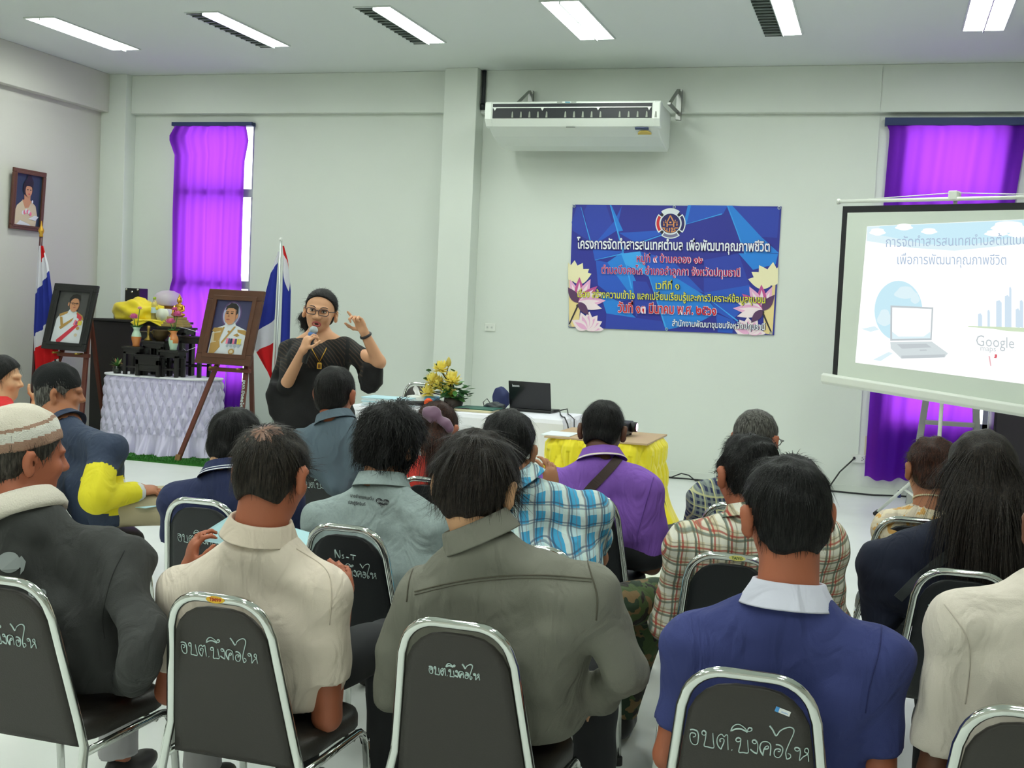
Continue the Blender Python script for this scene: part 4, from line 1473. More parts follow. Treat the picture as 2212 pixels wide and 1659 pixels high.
def leaf(b, c, d, L_, w, m, up=(0, 0, 1)):
    c, d = Vector(c), Vector(d).normalized()
    s = d.cross(Vector(up))
    s = s.normalized() if s.length > 1e-3 else Vector((1, 0, 0))
    n = s.cross(d)
    p = [c, c + d * L_ * .3 + s * w, c + d * L_ * .7 + s * w * .8 - n * L_ * .05, c + d * L_ - n * L_ * .12, c + d * L_ * .7 - s * w * .8 - n * L_ * .05, c + d * L_ * .3 - s * w, c + d * L_ * .5 - n * w * .4]
    b.add(p, [(0, 1, 6), (1, 2, 6), (2, 3, 6), (3, 4, 6), (4, 5, 6), (5, 0, 6)], m, True)


def vase(label, x, y, z, top_first, blooms):
    r = thing('vase', label, 'vase', (x, y, z))
    prof = [(0, 0), (.034, .0), (.036, .012), (.034, .02), (.047, .07), (.050, .10), (.044, .13), (.030, .155), (.029, .17), (.040, .195), (.034, .195), (.026, .17)]
    a, c = (m_cel, m_org) if top_first else (m_org, m_cel)
    b = MB().lathe(prof, (x, y, z), 22)
    for i, f in enumerate(b.f):
        q = [b.v[j] for j in f]
        zz = sum(p[2] for p in q) / len(q) - z
        xx = sum(p[0] for p in q) / len(q) - x
        b.mi[i] = 0 if zz > .105 - (0 if top_first else xx * 1.2) else 1
    b.build('body', [a, c], r)
    for dx, dy, dz, rad, kind in blooms:
        c3 = Vector((x + dx, y + dy, z + dz))
        b = MB().tube([(x, y, z + .15), (x + dx * .6, y + dy * .6, z + .15 + (dz - .15) * .6), c3], .004, 6)
        b.build('stem', m_leaf, r)
        b = MB()
        flower_head(b, c3, rad, 8, 0, int(dx * 1000), 3)
        b.build('bloom', m_pet_p if kind else mat('bud_pink', (236, 190, 190), .6), r)
    b = MB()
    for i in range(6):
        a = i * 1.1
        leaf(b, (x, y, z + .19), (math.cos(a), math.sin(a) * .6, .35), .075, .024, 0)
    b.build('leaves', m_leaf, r)
    return r


vase('green over orange vase with one pink lotus on the left black stand', -7.20, 10.49, 1.075, True, ((-.03, -.01, .285, .055, 1), (.03, 0, .38, .03, 0)))
vase('orange over green vase with two pink lotuses on the right black stand', -6.77, 10.49, 1.06, False, ((-.025, -.02, .27, .06, 1), (.03, .01, .345, .06, 1), (-.01, .02, .40, .04, 1)))
pt = thing('potted_plant', 'small green sprig in a glass pot at the left of the altar', 'plant', (-7.40, 10.47, AT))
MB().lathe([(0, 0), (.035, 0), (.045, .03), (.042, .07), (.036, .07), (.03, .01)], (-7.40, 10.47, AT), 16).build('pot', mat('dark_glass', (40, 44, 38), .15), pt)
b = MB()
rr = random.Random(3)
for i in range(22):
    a, e = rr.uniform(0, 2 * PI), rr.uniform(.1, 1.3)
    leaf(b, (-7.40, 10.47, AT + .07), (math.cos(a) * math.cos(e), math.sin(a) * math.cos(e), math.sin(e)), rr.uniform(.06, .13), .012, rr.choice((0, 0, 1, 2)))
b.build('foliage', [m_leaf, mat('leaf_pale', (130, 150, 80), .6), mat('leaf_rust', (150, 110, 70), .6)], pt)
single(MB().tube([at(365, 703, Y=10.9), at(400, 709, Y=10.6), at(430, 718, Y=10.42)], .003, 5).tube([at(388, 745, Y=10.7), at(402, 758, Y=10.6), at(426, 749, Y=10.42)], .0025, 5).tube([at(402, 758, Y=10.6), at(401, 810, Y=10.7)], .0025, 5).build('sacred_cord', mat('white_thread', (214, 208, 224), .8)), 'cord', 'thin white cords strung from the altar to the brown portrait', 'cord')
MB().tube([at(489, 790, Y=11.9), at(486, 850, Y=11.88), at(481, 890, Y=11.88)], .004, 5).build('pull_cord', mat('lilac_cord', (170, 150, 210), .8), c1)

# ================================================================ front table with white cloth
TX0, TX1, TY0, TY1, TZ = -4.28, -2.42, 9.30, 10.05, .75
tb = thing('front_table', 'long front table under a pleated white cloth with a laptop on it', 'table', ((TX0 + TX1) / 2, (TY0 + TY1) / 2, 0))
MB().box(TX0, TX1, TY0, TY1, TZ - .03, TZ - .004).build('tabletop', M_WOOD, tb)
for x in (TX0 + .06, TX1 - .06):
    for y in (TY0 + .06, TY1 - .06):
        MB().tube([(x, y, 0), (x, y, TZ - .03)], .016, 8).build('leg', M_CHROME, tb)
b = MB()
loop = []
n1, n2 = 90, 40
for i in range(n1):
    loop.append((TX0 + (TX1 - TX0) * i / n1, TY0, i / n1 * 9))
for i in range(n2):
    loop.append((TX1, TY0 + (TY1 - TY0) * i / n2, 9 + i / n2 * 9))
for i in range(n1):
    loop.append((TX1 - (TX1 - TX0) * i / n1, TY1, 18 + i / n1 * 9))
for i in range(n2):
    loop.append((TX0, TY1 - (TY1 - TY0) * i / n2, 27 + i / n2 * 9))
cxm, cym = (TX0 + TX1) / 2, (TY0 + TY1) / 2
nl = len(loop)
vs, fs = [], []
for k, z in enumerate((TZ, TZ - .012, TZ - .03, .40, .04)):
    for x, y, s in loop:
        fr_ = s % 1.0
        pl_ = .010 * (1 if fr_ < .92 else -.8)
        o = .0 if k == 0 else .006 + (pl_ if k > 1 else 0) + (.02 * (TZ - z) if k > 2 else 0)
        ox = (o if x >= TX1 - 1e-6 else -o if x <= TX0 + 1e-6 else 0)
        oy = (o if y >= TY1 - 1e-6 else -o if y <= TY0 + 1e-6 else 0)
        vs.append((x + ox, y + oy, z))
for k in range(4):
    for i in range(nl):
        j = (i + 1) % nl
        fs.append((k * nl + i, (k + 1) * nl + i, (k + 1) * nl + j, k * nl + j))
fs.append(tuple(range(nl)))
b.add(vs, fs, 0)
b.build('tablecloth', m_cloth, tb)

# laptop seen from behind
lp = thing('laptop', 'open black laptop seen from behind on the front table', 'laptop', (-2.84, 9.92, TZ))
lc = Vector((-2.855, 9.86, TZ))
lr = math.radians(-4)
LU = Vector((math.cos(lr), math.sin(lr), 0))
LN = Vector((-math.sin(lr), math.cos(lr), 0))
b = MB().prism([lc + LU * -.19 + LN * 0, lc + LU * .19, lc + LU * .19 + LN * .25, lc + LU * -.19 + LN * .25], (0, 0, .025))
b.build('base', M_BLACK, lp, bevel=.005)
up_ = (Vector((0, 0, 1)) * .97 - LN * .24).normalized()
ls = lc + Vector((0, 0, .024)) + LN * .01
b = MB().prism([ls + LU * -.19, ls + LU * .19, ls + LU * .19 + up_ * .245, ls + LU * -.19 + up_ * .245], LN * .012)
b.build('lid', mat('black_gloss', (14, 15, 18), .2), lp, bevel=.005)
ln = LU.cross(up_) * -1
if ln.dot(LN) > 0:
    ln = -ln
b = MB().text('lenovo', .030, lambda x, y: ls + LU * (-.155 + x) + up_ * (.195 + y) + ln * .0025, 0, 'LEFT', .001, 2, width=.066)
b.build('logo', mat('logo_silver', (205, 212, 215), .4), lp)
single(MB().tube([(-2.70, 9.96, TZ + .012), (-2.60, 9.90, TZ + .03), (-2.54, 9.70, TZ + .012), (-2.47, 9.50, TZ + .012), (-2.41, 9.34, TZ + .025), (-2.36, 9.25, TZ - .02), (-2.32, 9.22, TZ - .15), (-2.2, 8.9, TZ - .05), (-2.12, 8.78, TZ + .02), (-2.0, 8.6, TZ + .015)], .006, 6).build('video_cable', M_CABLE), 'cable', 'black cable from the laptop over the table corner to the projector', 'cable')
single(MB().tube([(-2.66, 9.98, TZ + .012), (-2.56, 10.0, TZ + .04), (-2.50, 9.8, TZ + .012), (-2.43, 9.6, TZ + .02), (-2.37, 9.5, TZ + .0), (-2.34, 9.45, TZ - .3), (-2.30, 9.4, .02)], .005, 6).tube([(-2.70, 9.98, TZ + .012), (-2.66, 9.98, TZ + .012)], .011, 6).build('power_cable', M_CABLE), 'cable', 'black power cable hanging over the right end of the front table', 'cable')
single(blob('bag', (-3.16, 10.0, TZ + .09), (.075, .05, .10), .08, 4, .4, mat('navy_bag', (40, 50, 96), .7), TZ + .002), 'bag', 'small navy blue bag left of the laptop', 'bag')
single(blob('headset', (-3.15, 9.80, TZ + .03), (.09, .05, .04), .1, 5, .9, mat('mouse_grey', (52, 58, 62), .5), TZ + .002), 'mouse', 'dark computer mouse in front of the navy bag', 'mouse')
single(MB().tube([(-3.24, 9.80, TZ + .01), (-3.27, 9.84, TZ + .06), (-3.25, 9.88, TZ + .09), (-3.20, 9.86, TZ + .04), (-3.1, 9.83, TZ + .02)], .004, 5).build('mouse_cable', M_CABLE), 'cable', 'thin black looped cable beside the navy bag', 'cable')

# papers, tissue, microphone
for k in range(7):
    o = MB().box(-4.19 + .006 * (k % 3), -3.80 + .006 * ((k * 2) % 3), 9.33 + .004 * (k % 2), 9.60, TZ + .001 + k * .011, TZ + .0105 + k * .011).build('document', M_BLUEP if k in (6, 3) else mat('paper_tint', (222, 234, 240), .8), bevel=.002)
    single(o, 'document', ['lowest stapled document of the stack on the front table', 'second document from the bottom of the stack on the front table', 'third document from the bottom of the stack on the front table', 'middle light blue document of the stack on the front table', 'third document from the top of the stack on the front table', 'second document from the top of the stack on the front table', 'topmost light blue document of the stack on the front table'][k], 'document', 'stacked documents on the front table')
tp = thing('tissue_box', 'white and blue tissue packet behind the stacked documents', 'tissues', (-3.78, 9.75, TZ))
MB().box(-3.93, -3.66, 9.68, 9.82, TZ + .001, TZ + .085).build('packet', [mat('packet_white', (228, 232, 228), .5)], tp, bevel=.02, seg=3)
MB().box(-3.76, -3.655, 9.672, 9.824, TZ + .003, TZ + .088).build('blue_end', mat('packet_blue', (120, 180, 226), .5), tp, bevel=.02, seg=3)
b = MB().grid(lambda u, v: (-3.88 + .13 * u + .01 * math.sin(v * 7), 9.75 + .02 * math.sin(u * 8), TZ + .08 + v * (.05 + .04 * math.sin(u * 6 + 1.5))), 16, 8)
b.build('tissue', mat('tissue_white', (238, 238, 240), .9), tp)
mk = thing('microphone', 'black microphone with an orange ball lying on the front table', 'microphone', (-3.72, 9.38, TZ))
MB().tube([(-3.80, 9.38, TZ + .045), (-3.64, 9.42, TZ + .05)], [.018, .022], 12).build('handle', M_BLACK, mk)
MB().ball((-3.615, 9.425, TZ + .051), (.04, .045, .045), 0, 14).build('windscreen', mat('orange_foam', (236, 90, 40), .9), mk)
gf = thing('folder', 'green folder lying on the front table beside the flowers', 'folder', (-3.22, 9.6, TZ))
MB().box(-3.40, -3.08, 9.45, 9.72, TZ + .001, TZ + .018).build('pages', mat('folder_pages', (206, 196, 160), .8), gf, bevel=.002)
MB().box(-3.41, -3.07, 9.50, 9.80, TZ + .019, TZ + .028).build('cover', mat('folder_green', (40, 96, 84), .5), gf, bevel=.002)
single(MB().tube([(-3.39, 9.44, TZ + .027), (-3.26, 9.46, TZ + .027)], .005, 8).build('pen', M_BLACK), 'pen', 'black pen lying on the green folder', 'pen')
single(MB().box(-3.64, -3.54, 9.92, 10.0, TZ + .001, TZ + .02).build('dish', mat('olive_dish', (170, 170, 70), .5), bevel=.006), 'dish', 'small yellow green dish behind the flowers', 'dish')

# yellow flower arrangement
fa = thing('flower_arrangement', 'yellow flower arrangement with green leaves on the front table', 'flowers', (-3.50, 9.72, TZ))
m_yel = mat('petal_yellow', (248, 232, 120), .6)
m_dg = mat('leaf_dark', (44, 92, 48), .55)
FX, FY = -3.50, 9.72
MB().lathe([(0, 0), (.07, 0), (.085, .05), (.08, .09), (.07, .09), (0, .085)], (FX, FY, TZ), 18).build('pot', mat('dark_pot', (60, 50, 44), .5), fa)
heads = [(952, 797, .075), (935, 823, .075), (945, 828, .075), (976, 822, .085), (925, 848, .075), (968, 850, .085), (944, 836, .06)]
for i, (px, py, rad) in enumerate(heads):
    c = at(px, py, Y=9.66 + .02 * (i % 3))
    MB().tube([(FX, FY, TZ + .08), ((FX + c.x) / 2, FY, (TZ + .1 + c.z) / 2), c], .005, 6).build('stem', mat('stem_brown', (86, 60, 50), .6), fa)
    b = MB()
    flower_head(b, c, rad * 1.15, 15, 0, i, 4, -.35, 1.0, .13)
    b.ball(c + Vector((0, 0, .005)), (.018, .018, .012), 0, 8)
    b.build('bloom', m_yel, fa)
c = at(969, 785, Y=9.70)
MB().tube([(FX + .02, FY, TZ + .1), at(964, 810, Y=9.70), c - Vector((0, 0, .02))], .005, 6).build('stem', mat('stem_brown', (86, 60, 50), .6), fa)
MB().lathe([(0, -.03), (.018, -.02), (.024, .01), (.016, .035), (.004, .055), (0, .056)], c, 12).build('bud', mat('bud_yellow', (196, 176, 80), .6), fa)
b = MB()
rr = random.Random(8)
for i in range(70):
    a = rr.uniform(0, 2 * PI)
    rad = rr.uniform(.02, .13)
    z = TZ + rr.uniform(.08, .22)
    leaf(b, (FX + rad * math.cos(a), FY + rad * math.sin(a) * .7, z), (math.cos(a), math.sin(a), rr.uniform(-.5, .5)), rr.uniform(.06, .10), rr.uniform(.02, .035), rr.choice((0, 0, 1)))
for px, py in ((926, 803), (945, 792), (982, 803), (920, 821)):
    q = at(px, py, Y=9.70)
    leaf(b, q, (rr.uniform(-.5, .5), -.6, .5), .055, .024, 0)
    b.tube([(FX, FY, TZ + .15), q], .003, 5, m=1)
b.build('leaves', [m_dg, mat('leaf_mid', (84, 140, 70), .55)], fa)

# ================================================================ projector table with yellow cloth
pj = thing('projector_table', 'projector table with a gathered yellow skirt and a brown board on top', 'table', (-1.86, 8.45, 0))
m_yel_c = mat('yellow_skirt_cloth', (240, 222, 34), .7, sheen=.3)
MB().box(-2.22, -1.49, 8.06, 8.84, .735, .748).build('board', mat('hardboard', (186, 158, 124), .6), pj, bevel=.002)
smock('skirt', -1.855, 8.45, .360, .385, .742, .02, .15, 5.0, 19, 2, .045, m_yel_c, pj, .50)
for x in (-2.16, -1.55):
    for y in (8.12, 8.78):
        MB().tube([(x, y, 0), (x, y, .735)], .015, 8).build('leg', M_CHROME, pj)
pr = thing('projector', 'black projector on the yellow skirted table', 'projector', (-1.80, 8.5, .75))
MB().box(-2.02, -1.70, 8.36, 8.62, .762, .85).build('body', M_BLACK, pr, bevel=.012, seg=3)
MB().tube([(-1.70, 8.50, .815), (-1.655, 8.50, .815)], .036, 18).build('lens_barrel', M_BLACK, pr)
MB().tube([(-1.656, 8.50, .815), (-1.652, 8.50, .815)], .028, 18).build('lens', mat('lens_glow', (200, 160, 200), .1, emit=((255, 190, 240), 3)), pr)
for x in (-2.0, -1.72):
    for y in (8.38, 8.60):
        MB().tube([(x, y, .749), (x, y, .764)], .010, 8).build('foot', M_RUBBER, pr)
single(MB().box(-2.26, -2.05, 8.10, 8.40, .749, .753, R=Matrix.Rotation(.0, 3, 'Z')).build('paper_sheet', M_PAPER), 'paper', 'white paper sheet at the corner of the yellow skirted table', 'paper')

# ================================================================ stacking chairs
LET = [
    [(150, 580), (200, 570), (260, 590), (285, 650), (285, 740), (275, 810), (240, 840), (190, 825), (160, 770), (150, 690), (165, 640), (205, 630), (240, 650), (235, 690), (200, 705)],
    [(405, 600), (375, 575), (345, 595), (345, 640), (380, 655), (405, 630), (408, 605), (400, 720), (383, 840), (440, 855), (535, 862), (525, 740), (515, 605)],
    [(640, 745), (630, 710), (660, 680), (695, 700), (690, 760), (665, 830), (650, 870), (610, 830), (585, 760), (590, 680), (620, 625), (660, 610), (695, 650), (720, 615), (750, 620), (755, 700), (765, 870)],
    [(818, 866), (830, 874)],
    [(960, 660), (925, 640), (890, 660), (885, 700), (920, 715), (955, 690), (960, 665), (955, 760), (935, 890), (1000, 893), (1080, 890), (1075, 780), (1065, 670)],
    [(800, 540), (820, 470), (870, 420), (930, 410), (1000, 450), (1060, 510), (1090, 515), (1125, 490), (1120, 455), (1085, 450), (1065, 480), (1060, 515)],
    [(810, 530), (870, 495), (950, 485), (1010, 505), (1060, 530)],
    [(1215, 690), (1180, 655), (1145, 670), (1145, 705), (1185, 720), (1215, 692), (1230, 760), (1220, 890)],
    [(1220, 890), (1170, 870), (1115, 825)],
    [(1320, 910), (1280, 850), (1260, 770), (1285, 690), (1340, 665), (1400, 680), (1430, 740), (1425, 900)],
    [(1315, 890), (1325, 810), (1355, 750), (1390, 740), (1390, 780), (1350, 795), (1325, 790)],
    [(1505, 700), (1560, 700), (1610, 740), (1615, 810), (1590, 890), (1550, 925), (1500, 905), (1485, 850), (1500, 790), (1540, 770), (1580, 780), (1570, 815), (1540, 815)],
    [(1400, 385), (1450, 450), (1505, 545), (1560, 460), (1640, 400), (1720, 378), (1770, 410), (1770, 480), (1730, 600), (1690, 720), (1665, 820), (1675, 900), (1690, 935), (1740, 900), (1735, 850), (1695, 835)],
    [(1880, 740), (1840, 715), (1800, 730), (1810, 770), (1850, 775), (1880, 748), (1885, 830), (1880, 935), (1930, 870), (1990, 820), (2010, 760), (1990, 715), (1955, 730), (1955, 780), (1990, 800), (2005, 830), (2020, 940)]]
LET2 = [[(1150, 300), (1150, 110)], [(1150, 110), (1260, 300), (1270, 110)], [(1360, 215), (1320, 225), (1350, 260), (1360, 290), (1315, 295)], [(1420, 260), (1490, 270)], [(1530, 190), (1660, 200)], [(1595, 225), (1590, 310)]]


def smooth_path(pts, k=4):
    P = [Vector(p) for p in pts]
    if len(P) < 3:
        return P
    out = []
    for i in range(len(P) - 1):
        a, b_, c, d = P[max(i - 1, 0)], P[i], P[i + 1], P[min(i + 2, len(P) - 1)]
        for j in range(k):
            t = j / k
            out.append(.5 * ((2 * b_) + (c - a) * t + (2 * a - 5 * b_ + 4 * c - d) * t * t + (3 * b_ - a - 3 * c + d) * t ** 3))
    out.append(P[-1])
    return out


ZB = .45


def yb_(z):
    return -.20 - .10 * (z - ZB) / .42


def hw_(z):
    return .188 - .052 * max(0, min(1.3, (z - .40) / .42))


def hoop_points():
    pts = []
    zs = .77
    w = hw_(zs)
    pts += [(-.215, -.285, .0), (-.205, -.24, .25), (-.195, -.205, .42)]
    for z in (.5, .6, .7, zs):
        pts.append((-hw_(z), yb_(z), z))
    r = .088
    zc = .87 - .0125 - r
    for i in range(1, 9):
        a = PI - (PI / 2) * i / 8
        z = zc + r * math.sin(a)
        pts.append((-w + .004 + r + r * math.cos(a), yb_(z), z))
    left = pts
    right = [(-x, y, z) for x, y, z in reversed(left)]
    return left + right


def chair_meshes():
    out = []
    out.append(('back_frame', MB().tube(hoop_points(), .0125, 10, r2=.0125), M_CHROME))
    # back pad: shaped cushion
    b = MB()
    rows = []
    zl = [.415, .43, .5, .6, .7, .76, .79, .812, .826, .832]
    for z in zl:
        w = hw_(z) - .014
        if z > .74:
            t = (z - .74) / .092
            w -= .085 * (1 - math.sqrt(max(0, 1 - t * t)))
        rows.append((z, w))
    vs, fs = [], []
    nx = 12
    for side in (0, 1):
        for z, w in rows:
            for i in range(nx + 1):
                u = -1 + 2 * i / nx
                edge = min(1, (1 - abs(u)) * 5) * min(1, (.832 - z) * 25 + .15) * min(1, (z - .415) * 25 + .15)
                th = (.006 + .004 * edge) if side == 0 else (.008 + .026 * edge)
                vs.append((u * w, yb_(z) + (-th if side == 0 else th), z))
    n1 = len(rows) * (nx + 1)
    for s in (0, 1):
        for j in range(len(rows) - 1):
            for i in range(nx):
                a = s * n1 + j * (nx + 1) + i
                q = (a, a + 1, a + nx + 2, a + nx + 1)
                fs.append(q if s == 0 else q[::-1])
    ring_i = [i for i in range(nx + 1)] + [j * (nx + 1) + nx for j in range(1, len(rows))] + [(len(rows) - 1) * (nx + 1) + i for i in range(nx - 1, -1, -1)] + [j * (nx + 1) for j in range(len(rows) - 2, 0, -1)]
    for a, c in zip(ring_i, ring_i[1:] + ring_i[:1]):
        fs.append((a, a + n1, c + n1, c))
    b.add(vs, fs, 0, True)
    out.append(('backrest', b, None))
    b = MB()
    prof = []
    n = 28
    vs, fs = [], []
    for k, (sc_, z) in enumerate(((.92, .415), (1.0, .425), (1.0, .452), (.97, .468), (.88, .476), (.5, .480))):
        for i in range(n):
            c, s = superell(2 * PI * i / n, 4.5)
            vs.append((c * .205 * sc_ * (1 if s > 0 else .95), .0 + s * .205 * sc_, z))
    for k in range(5):
        for i in range(n):
            fs.append((k * n + i, k * n + (i + 1) % n, (k + 1) * n + (i + 1) % n, (k + 1) * n + i))
    fs.append(tuple(range(n - 1, -1, -1)))
    fs.append(tuple(range(5 * n, 6 * n)))
    b.add(vs, fs, 0, True)
    out.append(('seat', b, None))
    for s in (-1, 1):
        path = [(s * .205, .245, 0), (s * .200, .215, .25), (s * .198, .195, .37)] + [(s * .197, .195 - .06 + .06 * math.cos(a), .345 + .06 * math.sin(a)) for a in (.3, .8, 1.2, PI / 2)] + [(s * .196, .0, .405), (s * .196, -.20, .405)]
        out.append(('front_leg', MB().tube(path, .0115, 8), M_CHROME))
    out.append(('cross_bar', MB().tube([(-.197, .12, .395), (.197, .12, .395)], .010, 8), M_CHROME))
    for s in (-1, 1):
        for y, z in ((-.285, .012), (.245, .012)):
            out.append(('foot_cap', MB().tube([(s * (.215 if y < 0 else .205), y, .0), (s * (.214 if y < 0 else .204), y, .03)], .016, 8), M_RUBBER))
    return out


CH_PROTO = chair_meshes()
_mesh_cache = {}


def chair(label, px, py, vinyl, rz=0.0, letters=None, badge=None, zt=.87, pos=None, group='vinyl stacking chairs of the audience'):
    """letters = list of (strokes, width m, centre x, z of the middle, radius, from x, to x)"""
    top = at(px, py, Z=zt) if pos is None else Vector((pos[0], pos[1], zt))
    R = Matrix.Rotation(rz, 3, 'Z')
    o = top - R @ Vector((0, -.30, .87))
    r = thing('stacking_chair', label, 'chair', (o.x, o.y, 0), rz, group)
    for i, (nm, b, m) in enumerate(CH_PROTO):
        key = (i, vinyl.name if m is None else '')
        if key not in _mesh_cache:
            _mesh_cache[key] = b.build(nm, m or vinyl, r, world=False)
        else:
            c = _mesh_cache[key].copy()
            COL.objects.link(c)
            c.parent = r
    back = [k for k in kids(r) if k.name.startswith('backrest')][0]
    frame = [k for k in kids(r) if k.name.startswith('back_frame')][0]
    for strokes, w, cx, cz, rad, xa, xb in (letters or []):
        b = MB()
        allx = [p[0] for s in strokes for p in s]
        lo, hi = min(allx), max(allx)
        k = w / (hi - lo)
        for s in strokes:
            if xa is not None and (min(p[0] for p in s) < xa or max(p[0] for p in s) > xb):
                continue
            pts = []
            for x, y in smooth_path([(p[0], p[1], 0) for p in s]) and [(q.x, q.y) for q in smooth_path([(p[0], p[1], 0) for p in s])]:
                yy = y - .058 * (x - 150) if strokes is LET else y
                mid = 690 if strokes is LET else 210
                X_, Z_ = cx + (x - (lo + hi) / 2) * k, cz - (yy - mid) * k
                pts.append((X_, yb_(Z_) - .0112, Z_))
            b.tube(pts, rad, 6, r2=.0010, up=None)
        b.build('lettering', M_CHALK, back, world=False)
    if badge:
        s, cf, cb, xo = badge
        b = MB()
        z = .8575
        b.add([(xo + .026 * math.cos(a), yb_(z) - .0132 + .0015 * math.sin(a), z + .0085 * math.sin(a)) for a in [2 * PI * i / 24 for i in range(24)]], [tuple(range(24))], 0)
        b.text(s, .012, lambda x, y: (xo + x, yb_(z) - .0140, z - .0042 + y), 1, 'CENTER', .0004, 2, width=.034)
        b.build('maker_badge', [cb, cf], frame, world=False)
    return r


BY = mat('badge_yellow', (226, 180, 50), .4)
BR = mat('badge_red', (190, 60, 40), .4)
BG = mat('badge_green', (50, 90, 40), .4)
BY2 = mat('badge_pale_yellow', (206, 200, 110), .4)
ch1 = chair('chair at the left edge under the man in the knitted cap', 0, 1243, M_VINYL, 0, [(LET, .215, -.018, .70, .0019, None, None)])
ch2 = chair('chair with white lettering and a yellow oval badge under the man in the cream polo', 470, 1283, M_VINYL, 0, [(LET, .215, -.006, .716, .0017, None, None)], ('TM99', BR, BY, .0))
ch3 = chair('chair with small white lettering under the man in the grey jacket', 985, 1338, M_VINYL, 0, [(LET, .128, -.006, .735, .0021, None, None)])
ch4 = chair('chair with white lettering and a small price sticker under the man in the navy polo', 1620, 1447, M_VINYL, 0, [(LET, .252, .004, .700, .0019, None, None)])
ch5 = chair('chair cut off by the bottom right corner', 2245, 1530, M_VINYL, 0)
ch6 = chair('chair with white lettering under the young man with the striped collar', 430, 1076, M_VINYL2, 0, [(LET, .20, .0, .712, .0015, None, None)])
ch7 = chair('chair with two lines of white lettering under the man in the grey printed tee', 745, 1133, M_VINYL2, 0, [(LET, .17, .022, .705, .0015, None, None), (LET2, .075, .0, .765, .0019, None, None)])
ch8 = chair('chair with a pale yellow badge under the man in the beige checked shirt', 1580, 1195, M_VINYL2, 0, None, ('TAIYO', BG, BY2, .02))
ch9 = chair('chair with chrome frame under the long haired woman in navy', 2085, 1230, M_VINYL2, 0, [(LET, .2, .0, .73, .0015, None, None)])
ch10 = chair('chair under the woman in the printed blouse', 1975, 1117, M_VINYL2, 0)
ch11 = chair('chair under the man in the purple polo', 1262, 1063, M_VINYL2, 0)
ch12 = chair('chair with white lettering under the man in the grey blue shirt', 690, 983, M_VINYL2, 0, [(LET, .2, .0, .72, .0015, None, None)])
ch13 = chair('chair under the woman with the purple hair tie', 925, 1030, M_VINYL2, 0)
ch14 = chair('chair turned sideways under the man in the black cap', 0, 0, M_VINYL2, -.75, pos=(-3.72, 4.62))
ch15 = chair('chair standing behind the flowers on the front table', 905, 824, M_VINYL, PI, pos=(-4.32, 11.0), group='empty chairs behind the front table')
ch16 = chair('chair behind the laptop on the front table', 1165, 836, M_VINYL, PI, pos=(-3.22, 11.25), group='empty chairs behind the front table')
ch17 = chair('chair hidden behind the grey jacket, under the man in the blue checked shirt', 0, 0, M_VINYL2, .0, pos=(-1.02, 3.62))
ch18 = chair('chair under the grey haired man in the navy checked shirt', 0, 0, M_VINYL2, 0, pos=(-.52, 4.90))
ch19 = chair('chair under the woman in red at the left edge', 0, 0, M_VINYL2, -1.0, pos=(-4.75, 5.30))
# price sticker on the navy polo man's chair
_bk = [k for k in kids(ch4) if k.name.startswith('backrest')][0]
b = MB()
_q = lambda x, z, d: (x, yb_(z) - .0108 - d, z)
c_, s_ = math.cos(-.28), math.sin(-.28)
def _st(x, z, d=0):
    return _q(.072 + x * c_ - z * s_, .788 + x * s_ + z * c_, d)
b.add([_st(-.016, -.006), _st(.016, -.006), _st(.016, .006), _st(-.016, .006)], [(0, 1, 2, 3)], 0)
b.add([_st(-.016, -.006, .0004), _st(-.008, -.006, .0004), _st(-.008, .006, .0004), _st(-.016, .006, .0004)], [(0, 1, 2, 3)], 1)
for k in range(6):
    b.add([_st(-.002 + k * .0024, -.003, .0004), _st(-.001 + k * .0024, -.003, .0004), _st(-.001 + k * .0024, .0, .0004), _st(-.002 + k * .0024, .0, .0004)], [(0, 1, 2, 3)], 1)
b.build('price_sticker', [mat('sticker_white', (236, 238, 240), .5), mat('sticker_sky', (80, 160, 230), .5)], _bk, world=False)

# ================================================================ people: implicit surfaces
def V3(*a):
    return np.array(a, dtype=np.float64)


